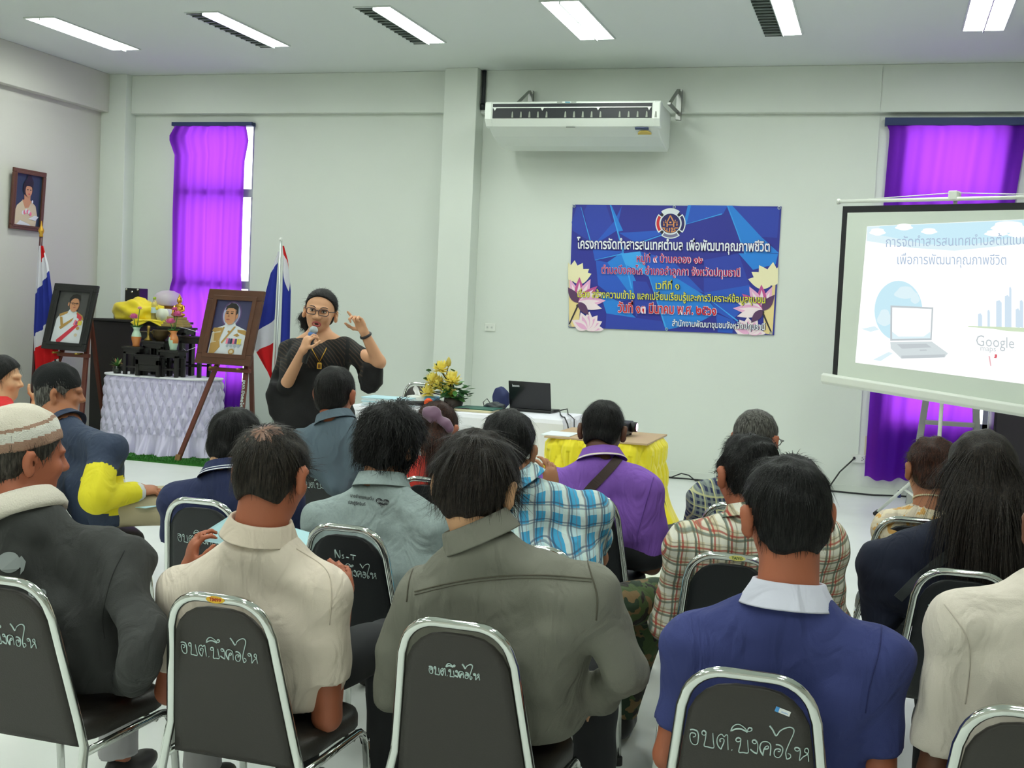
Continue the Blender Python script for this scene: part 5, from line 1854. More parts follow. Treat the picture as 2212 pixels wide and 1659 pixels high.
class SDF:
    """smooth blend of round cones and ellipsoids on a grid, then surface nets"""

    def __init__(self):
        self.ops = []

    def cone(self, a, b, ra, rb, k=.02, sub=False, cap=False):
        self.ops.append(('c', np.array(a, float), np.array(b, float), ra, rb, k, sub, cap))
        return self

    def ell(self, c, r, R=None, k=.02, sub=False):
        self.ops.append(('e', np.array(c, float), np.array(r, float), np.eye(3) if R is None else np.array(R, float), None, k, sub))
        return self

    def slab(self, O, ux, wx, pts, th, k=.03, r=.03):
        """polygon pts (3D points) in the upright plane through O along ux, of half thickness th along wx"""
        O, ux, wx = np.array(O, float), np.array(ux, float), np.array(wx, float)
        q = [((np.array(p) - O) @ ux, p[2] - O[2]) for p in pts]

        def f(X, Y, Z, D):
            u = (X - O[0]) * ux[0] + (Y - O[1]) * ux[1]
            w = (X - O[0]) * wx[0] + (Y - O[1]) * wx[1]
            z = Z - O[2]
            u, w, z = np.broadcast_arrays(u, w, z)
            d2 = np.full(u.shape, 1e9)
            ins = np.zeros(u.shape, bool)
            for (x0, z0), (x1, z1) in zip(q, q[1:] + q[:1]):
                ex, ez = x1 - x0, z1 - z0
                t = np.clip(((u - x0) * ex + (z - z0) * ez) / (ex * ex + ez * ez), 0, 1)
                d2 = np.minimum(d2, (u - x0 - ex * t) ** 2 + (z - z0 - ez * t) ** 2)
                cr = (z0 > z) != (z1 > z)
                ins ^= cr & (u < x0 + ex * (z - z0) / (ez if abs(ez) > 1e-9 else 1e-9))
            dd = np.sqrt(d2) * np.where(ins, -1, 1)
            a, b_ = dd + r, np.abs(w) - th + r
            d = np.sqrt(np.maximum(a, 0) ** 2 + np.maximum(b_, 0) ** 2) + np.minimum(np.maximum(a, b_), 0) - r
            hh = np.clip(.5 + .5 * (D - d) / k, 0, 1)
            return D * (1 - hh) + d * hh - k * hh * (1 - hh)
        self.ops.append(('f', f, None, None, None, 0, False))
        self.ops.append(('b', np.min([np.array(p) for p in pts], 0) - abs(wx) * th - .01, np.max([np.array(p) for p in pts], 0) + abs(wx) * th + .01, None, None, 0, False))
        return self

    def cut(self, p, n):
        """keep the side of the plane that n points away from"""
        n = np.array(n, float)
        self.ops.append(('p', np.array(p, float), n / np.linalg.norm(n), None, None, 0, True))
        return self

    def fn(self, f):
        """free change of the field: f(x, y, z, d) -> d"""
        self.ops.append(('f', f, None, None, None, 0, False))
        return self

    def mesh(self, h):
        lo, hi = np.full(3, 1e9), np.full(3, -1e9)
        for o in self.ops:
            if o[6]:
                continue
            if o[0] == 'c':
                for p, r in ((o[1], o[3]), (o[2], o[4])):
                    lo, hi = np.minimum(lo, p - r), np.maximum(hi, p + r)
            elif o[0] == 'b':
                lo, hi = np.minimum(lo, o[1]), np.maximum(hi, o[2])
            elif o[0] == 'e':
                r = np.sqrt(((o[3] * o[2]) ** 2).sum(1))
                lo, hi = np.minimum(lo, o[1] - r), np.maximum(hi, o[1] + r)
        lo -= 4 * h + .03
        hi += 4 * h + .03
        n = np.ceil((hi - lo) / h).astype(int) + 1
        D = np.full(tuple(n), .2, dtype=np.float32)
        axs = [(lo[i] + h * np.arange(n[i])).astype(np.float32) for i in range(3)]
        for o in self.ops:
            if o[0] == 'b':
                continue
            if o[0] == 'f':
                X, Y, Z = np.meshgrid(*axs, indexing='ij', sparse=True)
                D = o[1](X, Y, Z, D).astype(np.float32)
                continue
            if o[0] == 'p':
                X, Y, Z = np.meshgrid(*axs, indexing='ij', sparse=True)
                d = (X - o[1][0]) * o[2][0] + (Y - o[1][1]) * o[2][1] + (Z - o[1][2]) * o[2][2]
                D = np.maximum(D, d.astype(np.float32))
                continue
            if o[0] == 'c':
                r = max(o[3], o[4])
                bl, bh = np.minimum(o[1], o[2]) - r, np.maximum(o[1], o[2]) + r
            else:
                r = np.sqrt(((o[3] * o[2]) ** 2).sum(1))
                bl, bh = o[1] - r, o[1] + r
            m = o[5] + .05
            i0 = np.clip(np.floor((bl - m - lo) / h).astype(int), 0, n - 1)
            i1 = np.clip(np.ceil((bh + m - lo) / h).astype(int) + 1, 1, n)
            sl_ = tuple(slice(a, b_) for a, b_ in zip(i0, i1))
            X, Y, Z = np.meshgrid(axs[0][sl_[0]], axs[1][sl_[1]], axs[2][sl_[2]], indexing='ij', sparse=True)
            if o[0] == 'c':
                a, bb = o[1], o[2]
                ba = bb - a
                L2 = max(float(ba @ ba), 1e-9)
                t = ((X - a[0]) * ba[0] + (Y - a[1]) * ba[1] + (Z - a[2]) * ba[2]) / L2
                t = np.clip(t, 0, 1)
                d = np.sqrt((X - a[0] - ba[0] * t) ** 2 + (Y - a[1] - ba[1] * t) ** 2 + (Z - a[2] - ba[2] * t) ** 2) - (o[3] + (o[4] - o[3]) * t)
                if o[7]:
                    d = np.maximum(d, ((X - bb[0]) * ba[0] + (Y - bb[1]) * ba[1] + (Z - bb[2]) * ba[2]) / math.sqrt(L2))
            else:
                R = o[3]
                x, y, z = X - o[1][0], Y - o[1][1], Z - o[1][2]
                q = [(x * R[0, i] + y * R[1, i] + z * R[2, i]) / o[2][i] for i in range(3)]
                k0 = np.sqrt(q[0] ** 2 + q[1] ** 2 + q[2] ** 2) + 1e-6
                k1 = np.sqrt((q[0] / o[2][0]) ** 2 + (q[1] / o[2][1]) ** 2 + (q[2] / o[2][2]) ** 2) + 1e-6
                d = k0 * (k0 - 1) / k1
            d = d.astype(np.float32)
            cur = D[sl_]
            k = o[5]
            if o[6]:
                d = -d
                if k > 0:
                    hh = np.clip(.5 - .5 * (cur - d) / k, 0, 1)
                    D[sl_] = cur * (1 - hh) + d * hh + k * hh * (1 - hh)
                else:
                    D[sl_] = np.maximum(cur, d)
            else:
                if k > 0:
                    hh = np.clip(.5 + .5 * (cur - d) / k, 0, 1)
                    D[sl_] = cur * (1 - hh) + d * hh - k * hh * (1 - hh)
                else:
                    D[sl_] = np.minimum(cur, d)
        return nets(D, lo, h)


def nets(D, lo, h):
    S = D < 0
    n = np.array(D.shape)
    corners = [(i, j, k) for i in (0, 1) for j in (0, 1) for k in (0, 1)]
    def sub(A, c):
        return A[c[0]:n[0] - 1 + c[0], c[1]:n[1] - 1 + c[1], c[2]:n[2] - 1 + c[2]]
    cnt = np.zeros(tuple(n - 1), dtype=np.int8)
    for c in corners:
        cnt += sub(S, c)
    act = (cnt > 0) & (cnt < 8)
    idx = np.full(act.shape, -1, dtype=np.int64)
    cells = np.argwhere(act)
    idx[act] = np.arange(len(cells))
    acc = np.zeros((len(cells), 3))
    num = np.zeros(len(cells))
    for a in range(3):
        for c in corners:
            if c[a]:
                continue
            c2 = list(c)
            c2[a] = 1
            da = D[cells[:, 0] + c[0], cells[:, 1] + c[1], cells[:, 2] + c[2]]
            db = D[cells[:, 0] + c2[0], cells[:, 1] + c2[1], cells[:, 2] + c2[2]]
            cr = (da < 0) != (db < 0)
            t = np.where(cr, da / np.where(da == db, 1, da - db), 0)
            p = np.tile(np.array(c, float), (len(cells), 1))
            p[:, a] = t
            acc[cr] += p[cr]
            num[cr] += 1
    v = lo + h * (cells + acc / num[:, None])
    faces = []
    for a in range(3):
        b_, c_ = (a + 1) % 3, (a + 2) % 3
        sl0 = [slice(None)] * 3
        sl1 = [slice(None)] * 3
        sl0[a] = slice(0, n[a] - 1)
        sl1[a] = slice(1, n[a])
        s0, s1 = S[tuple(sl0)], S[tuple(sl1)]
        e = np.argwhere(s0 != s1)
        ok = (e[:, b_] > 0) & (e[:, c_] > 0) & (e[:, b_] < n[b_] - 1) & (e[:, c_] < n[c_] - 1)
        e = e[ok]
        ins = s0[e[:, 0], e[:, 1], e[:, 2]]
        q = []
        for db, dc in ((1, 1), (0, 1), (0, 0), (1, 0)):
            x = e.copy()
            x[:, b_] -= db
            x[:, c_] -= dc
            q.append(idx[x[:, 0], x[:, 1], x[:, 2]])
        q = np.stack(q, 1)
        q[~ins] = q[~ins][:, ::-1]
        faces.append(q)
    return v, np.concatenate(faces)


def sdf_obj(name, sdf, h, mats, parent=None, base=None, midx=None):
    """mesh from an SDF given in world space; base = origin of a top-level object"""
    v, f = sdf.mesh(h)
    if parent is not None:
        inv = np.array(root_matrix(parent).inverted())
        v = v @ inv[:3, :3].T + inv[:3, 3]
    elif base is not None:
        v = v - np.array(base)
    me = bpy.data.meshes.new(name)
    me.vertices.add(len(v))
    me.vertices.foreach_set('co', v.astype(np.float32).ravel())
    me.loops.add(f.size)
    me.loops.foreach_set('vertex_index', f.astype(np.int32).ravel())
    me.polygons.add(len(f))
    me.polygons.foreach_set('loop_start', np.arange(0, f.size, 4, dtype=np.int32))
    me.polygons.foreach_set('loop_total', np.full(len(f), 4, dtype=np.int32))
    me.polygons.foreach_set('use_smooth', np.ones(len(f), dtype=bool))
    mats = mats if isinstance(mats, (list, tuple)) else [mats]
    for m in mats:
        me.materials.append(m)
    if midx is not None:
        wv = v if parent is None else v @ np.array(root_matrix(parent))[:3, :3].T + np.array(root_matrix(parent))[:3, 3]
        if parent is None and base is not None:
            wv = v + np.array(base)
        c = wv[f].mean(1)
        me.polygons.foreach_set('material_index', midx(c).astype(np.int32))
    me.update(calc_edges=True)
    me.validate()
    o = bpy.data.objects.new(name, me)
    COL.objects.link(o)
    if parent is not None:
        o.parent = parent
    elif base is not None:
        o.location = base
    return o


def waves(seed, n, fmin, fmax, amp, ani=(1, 1, 1)):
    """smooth pseudo random displacement made of a few sine waves"""
    r = np.random.RandomState(seed)
    ks = []
    for i in range(n):
        d = r.normal(size=3) * np.array(ani)
        d /= np.linalg.norm(d)
        f = fmin + (fmax - fmin) * r.rand()
        ks.append((d * f, r.rand() * 6.28))

    def f(X, Y, Z, D):
        s = 0
        w = .35 * np.sin(X * 9 + seed) + .35 * np.sin(Z * 11 + seed * 2)
        for k, ph in ks:
            s = s + np.sin(X * k[0] + Y * k[1] + Z * k[2] + ph + w * 2)
        return D + amp * s / math.sqrt(n)
    return f


def head_frame(yaw, pitch, roll):
    """columns: right, forward (face), up; yaw 0 looks along +Y, positive to the left; pitch positive looks down"""
    return np.array(Matrix.Rotation(yaw, 3, 'Z') @ Matrix.Rotation(-pitch, 3, 'X') @ Matrix.Rotation(roll, 3, 'Y'))


def add_head(s, C, R, sc=1.0, ears=True, face=True, es=1.0):
    def P(x, y, z):
        return C + R @ (V3(x, y, z) * sc)
    s.ell(P(0, -.012, .028), V3(.081, .097, .086) * sc, R, .02)
    s.ell(P(0, .022, -.042), V3(.064, .068, .070) * sc, R, .035)
    s.ell(P(0, .058, -.088), V3(.030, .026, .024) * sc, R, .03)
    if face:
        s.cone(P(0, .090, .006), P(0, .106, -.026), .008 * sc, .013 * sc, .012)
        for q in (-1, 1):
            s.ell(P(q * .012, .100, -.030), V3(.010, .010, .008) * sc, R, .008)
            s.ell(P(q * .034, .066, -.026), V3(.026, .022, .024) * sc, R, .025)
            s.ell(P(q * .030, .088, .006), V3(.018, .012, .010) * sc, R, .012, True)
        s.ell(P(0, .080, .020), V3(.050, .018, .012) * sc, R, .015)
    if ears:
        for q in (-1, 1):
            e = np.array(R) @ np.array(Matrix.Rotation(-q * .50, 3, 'Z'))
            s.ell(P(q * (.094 - .008 * (es < 1)), -.014, -.008), V3(.009, .021 * es, .033 * es) * sc, e, .006)
            s.ell(P(q * (.099 - .01 * (es < 1)), -.020, -.004), V3(.006, .012 * es, .024 * es) * sc, e, .007)
            s.ell(P(q * (.104 - .01 * (es < 1)), -.004, -.010), V3(.006, .010 * es, .018 * es) * sc, e, .006, True)
            s.ell(P(q * .088, -.010, -.036), V3(.010, .012, .014) * sc, e, .010)
    return P


def finger(s, base, dirs, lens, r, k=.005):
    p = np.array(base, float)
    for i, (d, L_) in enumerate(zip(dirs, lens)):
        d = np.array(d, float) / np.linalg.norm(d)
        q = p + d * L_
        s.cone(p, q, r * (1 - .08 * i), r * (1 - .08 * (i + 1)), k)
        p = q


def hand(s, W, d, n, side, curl=.5, spread=.12, sc=1.0, curls=None):
    """W wrist, d direction to the knuckles, n palm normal (where the fingers curl to), side +1: thumb on d x n side"""
    d = np.array(d, float) / np.linalg.norm(d)
    n = np.array(n, float)
    n = n - d * (n @ d)
    n /= np.linalg.norm(n)
    t = np.cross(d, n) * side
    s.ell(W + d * .045 * sc, V3(.040, .046, .017) * sc, np.stack([t, d, n], 1), .02)
    for i, (o, L_) in enumerate(((.030, .070), (.010, .078), (-.010, .072), (-.029, .056))):
        c = curls[i] if curls else curl
        b = W + d * (.078 - .006 * abs(i - 1)) * sc + t * o * sc
        dirs = []
        for j in range(3):
            a = c * (j + .6)
            dd = d * math.cos(a) + n * math.sin(a) + t * spread * (1.5 - i) * .5
            dirs.append(dd)
        finger(s, b, dirs, [L_ * sc * f for f in (.45, .32, .25)], .0085 * sc)
    b = W + d * .022 * sc + t * .028 * sc
    finger(s, b, [t * .8 + d * .6 + n * .35, t * .3 + d * .8 + n * .5, d * .8 + n * .5], [.036 * sc, .030 * sc, .026 * sc], .010 * sc, .008)


SKINS = {k: mat('skin_' + k, c, .5, spec=.4, bump=(220, .06)) for k, c in dict(tan=(172, 112, 80), dark=(108, 70, 52), light=(214, 164, 124), mid=(178, 122, 88), red=(174, 102, 74)).items()}


def hair_mat(name, c, c2, rough=.5, fine=320):
    m = mat(name, c, rough, spec=.22, bump=(fine, .5, (1, 1, .12)))
    k = NT(m)
    tc = k.n('ShaderNodeTexCoord')
    mp = k.n('ShaderNodeMapping')
    mp.inputs['Scale'].default_value = (1, 1, .15)
    nz = k.n('ShaderNodeTexNoise')
    nz.inputs['Scale'].default_value = 160
    nz.inputs['Detail'].default_value = 3
    k.l(tc.outputs['Object'], mp.inputs[0])
    k.l(mp.outputs[0], nz.inputs['Vector'])
    mx = k.n('ShaderNodeMix', data_type='RGBA')
    mr = k.n('ShaderNodeMapRange')
    mr.inputs[1].default_value = .40
    mr.inputs[2].default_value = .72
    k.l(nz.outputs['Fac'], mr.inputs[0])
    k.l(mr.outputs[0], mx.inputs[0])
    mx.inputs[6].default_value = lin(c)
    mx.inputs[7].default_value = lin(c2)
    k.l(mx.outputs[2], k.b.inputs['Base Color'])
    return m


H_BLACK = hair_mat('hair_black', (17, 17, 18), (38, 37, 36))
H_DARK = hair_mat('hair_dark_brown', (27, 23, 21), (54, 46, 40))
H_GREY = hair_mat('hair_grey', (58, 56, 53), (136, 134, 128))
H_SALT = hair_mat('hair_salt', (44, 41, 37), (98, 92, 84))
H_RED = hair_mat('hair_red_brown', (40, 24, 20), (86, 50, 36))
H_SOFT = hair_mat('hair_soft_brown', (30, 27, 24), (66, 58, 50))

from mathutils.bvhtree import BVHTree


def bvh(o):
    m = root_matrix(o)
    return BVHTree.FromPolygons([m @ v.co for v in o.data.vertices], [tuple(p.vertices) for p in o.data.polygons])


def press(tree, p, d, off=.002):
    """drop point p along d on the surface; None when it misses"""
    h = tree.ray_cast(Vector(p), Vector(d).normalized())
    return None if h[0] is None else h[0] - Vector(d).normalized() * off


def strap(tree, pts, w, th, name, m, parent, k=8):
    """band of width w pressed on the nearest surface along a path"""
    P = [Vector(p) for p in smooth_path(pts, k)]
    Q, Nn = [], []
    for p in P:
        loc, nrm, i, d = tree.ray_cast(EYE, (p - EYE).normalized())
        if loc is None:
            continue
        Q.append(loc)
        Nn.append(nrm)
    vs, fs = [], []
    for i in range(len(Q)):
        t = Q[min(i + 1, len(Q) - 1)] - Q[max(i - 1, 0)]
        s = t.cross(Nn[i]).normalized()
        for a, o in ((-1, .001), (-1, .001 + th), (1, .001 + th), (1, .001)):
            vs.append(Q[i] + s * (a * w / 2) + Nn[i] * o)
    for i in range(len(Q) - 1):
        for j in range(4):
            fs.append((i * 4 + j, i * 4 + (j + 1) % 4, i * 4 + 4 + (j + 1) % 4, i * 4 + 4 + j))
    fs += [(0, 1, 2, 3), (len(vs) - 1, len(vs) - 2, len(vs) - 3, len(vs) - 4)]
    b = MB().add(vs, fs, 0, False)
    return b.build(name, m, parent)


def add_strands(o, C, R, n, L, seed, curl=0.0, w=.0011, lift=.004, drop=.5, crown=(0, -.05, .11), zmin=-9, fan=.12, zend=-9):
    """locks of hair lying on the hair mesh, as thin tapering blades in the same mesh"""
    me = o.data
    M = root_matrix(o)
    Mi = M.inverted()
    nv = len(me.vertices)
    co = np.empty(nv * 3)
    me.vertices.foreach_get('co', co)
    no = np.empty(nv * 3)
    me.vertices.foreach_get('normal', no)
    co, no = co.reshape(-1, 3), no.reshape(-1, 3)
    Mn = np.array(M)
    co = co @ Mn[:3, :3].T + Mn[:3, 3]
    no = no @ Mn[:3, :3].T
    rs = np.random.RandomState(seed)
    Rm = np.array(R)
    cw = C + Rm @ V3(*crown)
    lz = ((co - C) @ Rm)[:, 2]
    okv = np.where(lz > zmin)[0]
    ids = okv[rs.randint(0, len(okv), n)]
    vs, fs = [], []
    seg = 5
    for i in ids:
        p, nn = co[i].copy(), no[i]
        d = p - cw
        d = d / (np.linalg.norm(d) + 1e-6) + V3(0, 0, -drop) + rs.normal(size=3) * fan
        d -= nn * (d @ nn)
        if np.linalg.norm(d) < 1e-3:
            continue
        d /= np.linalg.norm(d)
        side = np.cross(d, nn)
        ln = L * (.6 + .8 * rs.rand())
        ph, am = rs.rand() * 6.28, curl * (.5 + rs.rand())
        if ((p + d * ln + V3(0, 0, -.25 * drop * ln) - C) @ Rm)[2] < zend:
            continue
        b0 = len(vs)
        for k in range(seg + 1):
            t = k / seg
            q = p + d * ln * t + nn * (lift * (.2 + 1.2 * math.sin(t * 2.2)) * (.5 + rs.rand() * .1)) + V3(0, 0, -.25 * drop * ln * t * t)
            q = q + side * (am * math.sin(ph + t * 7)) + nn * (am * .7 * (1 + math.cos(ph + t * 7)))
            ww = w * (1 - t * .85)
            vs.append(q - side * ww)
            vs.append(q + side * ww)
        for k in range(seg):
            a = b0 + 2 * k
            fs.append((a, a + 1, a + 3, a + 2))
    Min = np.array(Mi)
    vs = np.array(vs) @ Min[:3, :3].T + Min[:3, 3]
    f0 = np.array(fs) + nv
    old = np.empty(len(me.loops), dtype=np.int32)
    me.loops.foreach_get('vertex_index', old)
    allv = np.concatenate([np.array([v.co for v in me.vertices]), vs])
    allf = np.concatenate([old.reshape(-1, 4), f0]).astype(np.int32)
    mats = list(me.materials)
    mi_old = np.empty(len(me.polygons), dtype=np.int32)
    me.polygons.foreach_get('material_index', mi_old)
    m2 = bpy.data.meshes.new(me.name)
    m2.vertices.add(len(allv))
    m2.vertices.foreach_set('co', allv.astype(np.float32).ravel())
    m2.loops.add(allf.size)
    m2.loops.foreach_set('vertex_index', allf.ravel())
    m2.polygons.add(len(allf))
    m2.polygons.foreach_set('loop_start', np.arange(0, allf.size, 4, dtype=np.int32))
    m2.polygons.foreach_set('loop_total', np.full(len(allf), 4, dtype=np.int32))
    m2.polygons.foreach_set('use_smooth', np.ones(len(allf), dtype=bool))
    for m in mats:
        m2.materials.append(m)
    m2.polygons.foreach_set('material_index', np.concatenate([mi_old, np.zeros(len(f0), dtype=np.int32)]))
    m2.update(calc_edges=True)
    nm = o.name
    o.data = m2
    bpy.data.meshes.remove(me)


def hair_sdf(C, R, sc, th=.008, nape=-.080, amp=.003, freq=(60, 150), seed=1, ears=True, front=.085, long_=None, crown_hole=False, low=0.0, side=1.0):
    s = SDF()

    def P(x, y, z):
        return C + R @ (V3(x, y, z) * sc)
    s.ell(P(0, -.014, .030), V3(.081 * side + th * .8, .097 + th, .085 + th * 1.1) * sc, R, .0)
    s.ell(P(0, -.052, -.035), V3(.066 + th * .4, .048 + th, .062) * sc, R, .03)
    Ri = R.T

    def loc(X, Y, Z):
        x, y, z = X - C[0], Y - C[1], Z - C[2]
        return [(Ri[i, 0] * x + Ri[i, 1] * y + Ri[i, 2] * z) / sc for i in range(3)]
    if amp:
        s.fn(waves(seed, 14, freq[0], freq[1], amp * sc, (1, 1, .6)))

    def clip(X, Y, Z, D):
        lx, ly, lz = loc(X, Y, Z)
        a = (.777 * (ly - front) - .63 * (lz - .065)) * sc
        b_ = (nape + .012 * np.cos(lx * 40) - lz) * sc
        return np.maximum(np.maximum(D, a), b_)
    s.fn(clip)
    if ears:
        for q in (-1, 1):
            s.ell(P(q * .100, .006, -.028), V3(.034, .026, .044) * sc, R, .010, True)
    return s


def collar_obj(N, a, m, parent, r=.073, h=.045, flare=.020, name='collar', band=None, knit=False, lo=.012):
    """stand and turned down leaf of a collar round the neck, along direction a"""
    z = Vector(a)
    x = Vector((1, 0, 0)) - z * z.x
    x.normalize()
    y = z.cross(x)
    Rm = Matrix((x, y, z)).transposed()
    if knit:
        prof = [(r, -.03), (r + .002, h * .5), (r + .008, h), (r + .022, h * 1.02), (r + .034, h * .6), (r + .045, h * .1), (r + .052, -.02), (r + .046, -.035), (r + .02, -.03)]
    else:
        prof = [(r - .004, -.03), (r - .003, h * .5), (r - .001, h * .93), (r + .003, h), (r + .008, h * .97), (r + .012, h * .75)]
        for t in (.25, .45, .58, .66, .74, .82, .92, 1.0):
            prof.append((r + .012 + flare * t, h * .75 - (h * .75 + lo) * t))
        prof += [(r + .009 + flare, -lo + .002), (r + .004, h * .3)]
    b = MB()
    b.lathe(prof, Vector(N), 44, 0, Rm, wob=lambda w, zz: 1 + .04 * math.cos(2 * w) + .012 * math.sin(3 * w + 1) + .006 * math.sin(9 * w))
    if band:
        for fi, q in enumerate(b.f):
            row = q[0] // 44
            if len(q) == 4 and row in band:
                b.mi[fi] = 1
    return b.build(name, m, parent)


def person(label, top, sh, hip, yaw=0.0, head=(0, 0, 0), skin='tan', hair=None, sc=1.07, shirt=None, sleeve='short', fat=1.0, shirt_h=.010, trousers=None,
           el=(None, None), wr=(None, None), hands=(None, None), collar=None, wrinkle=.004, seed=1, shirt_name='shirt', neck_r=.062, nk=.62, shoe=None, knees=None, slv=.62, slr=1.0, shirt_midx=None, body_h=.0075, nofold=False, sh_r=.062, stand=False):
    """top=(px,py,Y) of the hair top; sh=((px,py),(px,py),Y) outer shoulders; hip=(x,y[,z])"""
    Rz = np.array(Matrix.Rotation(yaw, 3, 'Z'))
    C = np.array(at(top[0], top[1], Y=top[2])) - V3(0, 0, .122 * sc)
    R = head_frame(head[0] + yaw * 0, head[1], head[2])
    sy = sh[2] if isinstance(sh[2], (tuple, list)) else (sh[2], sh[2])
    SL, SR = np.array(at(*sh[0], Y=sy[0])), np.array(at(*sh[1], Y=sy[1]))
    u = (SR - SL) / np.linalg.norm(SR - SL)
    JL, JR = SL + u * .052 + V3(0, 0, .020), SR - u * .052 + V3(0, 0, .020)
    H = V3(hip[0], hip[1], hip[2] if len(hip) > 2 else .600)
    fwd, rgt = Rz @ V3(0, 1, 0), Rz @ V3(1, 0, 0)
    mid = (JL + JR) / 2
    hb = C + R @ (V3(0, -.030, -.055) * sc)
    N = mid * (1 - nk) + hb * nk
    N = mid + (N - mid) * min(1, .185 / np.linalg.norm(N - mid))
    a = (hb - N) / np.linalg.norm(hb - N)
    base = (H[0], H[1], 0.0)
    J = (JL, JR)
    E, W = [], []
    for q, j in ((-1, JL), (1, JR)):
        i = 0 if q < 0 else 1
        e = j + rgt * (q * .045) + fwd * .10 + V3(0, 0, -.25) if el[i] is None else np.array(at(el[i][0], el[i][1], Y=el[i][2]))
        w = e + rgt * (-q * .13) + fwd * .20 + V3(0, 0, .07) if wr[i] is None else np.array(at(wr[i][0], wr[i][1], Y=wr[i][2]))
        E.append(e)
        W.append(w)
    # ---- body: one continuous surface
    s = SDF()
    P = add_head(s, C, R, sc)
    s.cone(hb, N - a * .02, neck_r, neck_r + .008, .02)
    s.cone(C + R @ (V3(0, .01, -.05) * sc), N + fwd * .02, neck_r * .9, neck_r, .02)
    for i in (0, 1):
        thin = .78 if sleeve == 'long' else 1.0
        s.cone(N - a * .05, J[i], .040, .036, .03)
        s.cone(J[i], E[i], .046 * thin, .038 * thin, .02)
        s.cone(E[i], W[i], .038 * thin, .026, .015)
        hd = hands[i]
        d = W[i] - E[i]
        if hd is None:
            hand(s, W[i], d, V3(0, 0, -1) + fwd * .2, -1 if i == 0 else 1, .35)
        else:
            hand(s, W[i], hd[0], hd[1], hd[2], hd[3] if len(hd) > 3 else .5, curls=hd[4] if len(hd) > 4 else None)
    s.cone(N - a * .07 + fwd * .040, H + fwd * .04, .042, .070, .04)
    kn, ak = [], []
    for q in (-1, 1):
        i = 0 if q < 0 else 1
        h_ = H + rgt * q * .085
        if stand:
            k_ = H + rgt * q * .09 + fwd * .02 + V3(0, 0, -.42)
            n_ = H * V3(1, 1, 0) + rgt * q * .09 + V3(0, 0, .09)
        else:
            k_ = H + fwd * .44 + rgt * q * .15 + V3(0, 0, -.02) if not (knees and knees[i]) else np.array(knees[i][0], float)
            n_ = k_ * V3(1, 1, 0) + fwd * .03 + V3(0, 0, .09) if not (knees and knees[i]) else np.array(knees[i][1], float)
        kn.append(k_)
        ak.append(n_)
        s.cone(h_, k_, .070, .048, .03)
        s.cone(k_, n_, .046, .034, .02)
        s.ell(n_ + fwd * .07 - V3(0, 0, .05), V3(.036, .10, .030), Rz, .03)
    body = sdf_obj('person', s, body_h, SKINS[skin], None, base)
    tag(body, label, 'person')
    # ---- shirt
    t = SDF()
    up = (N - H) / np.linalg.norm(N - H)
    ch = mid * .93 + H * .07 - V3(0, 0, .055) + fwd * .012
    hw = np.linalg.norm(JR - JL) / 2
    for q in (-1, 1):
        t.cone(H + rgt * q * .078 * fat + V3(0, 0, .0), H * .5 + ch * .5 + rgt * q * .075 * fat, .125 * fat, .115 * fat, .05)
        t.cone(H * .5 + ch * .5 + rgt * q * .075 * fat, ch + u * q * (hw - .075), .112 * fat, .098, .05)
    t.cone(JL, JR, sh_r, sh_r, .05)
    t.cone(N - a * .045, ch - V3(0, 0, .10), .066, .095, .06)
    for i in (0, 1):
        t.cone(N - a * .030, J[i], .060, sh_r - .004, .05)
        if sleeve == 'long':
            t.cone(J[i], E[i], sh_r * (slr * .5 + .5), .056 * slr, .03)
            t.cone(E[i], W[i], .056 * slr, .042 * (slr * .5 + .5), .02, cap=True)
        else:
            en = J[i] + (E[i] - J[i]) * slv
            t.cone(J[i], en, sh_r + .002, sh_r - .002, .03, cap=True)
    if not nofold:
        t.fn(waves(seed, 9, 14, 34, wrinkle * 1.6, (1, .6, .8)))
        t.fn(waves(seed + 50, 7, 45, 95, wrinkle * .55, (1, .6, 1)))
    t.cone(N + a * .004, N + a * .16, neck_r + .008, neck_r + .03, .012, True)
    t.cut(H - V3(0, 0, .085), V3(0, 0, -1))
    so = sdf_obj(shirt_name, t, shirt_h, shirt, body, midx=(lambda c: shirt_midx(c, J, E, W, N, H)) if shirt_midx else None)
    # ---- trousers, shoes
    tr = SDF()
    tr.ell(H + fwd * .03 - V3(0, 0, .0), V3(.165 * fat, .145, .105), Rz, .0)
    for i, q in ((0, -1), (1, 1)):
        tr.cone(H + rgt * q * .09, kn[i], .092, .070, .04)
        tr.cone(kn[i], ak[i] + V3(0, 0, .02), .070, .060, .03, cap=True)
    tr.fn(waves(seed + 9, 8, 18, 50, .004))
    if trousers is None:
        trousers = mat('trousers_black', (26, 27, 31), .8)
    if not stand:
        sdf_obj('trousers', tr, .014, trousers, body)
        for i in (0, 1):
            f = SDF()
            f.ell(ak[i] + fwd * .075 - V3(0, 0, .045), V3(.045, .125, .042), Rz, .0)
            f.ell(ak[i] + fwd * .0 - V3(0, 0, .03), V3(.042, .055, .055), Rz, .03)
            f.cut(V3(0, 0, .004), V3(0, 0, -1))
            sdf_obj('shoe', f, .012, shoe or mat('shoe_dark', (30, 28, 28), .5), body)
    inf = dict(body=body, shirt=so, C=C, R=R, P=P, N=N, a=a, J=J, E=E, W=W, H=H, fwd=fwd, rgt=rgt, sc=sc, mid=mid)
    if collar:
        collar_obj(N, a, parent=body, **collar)
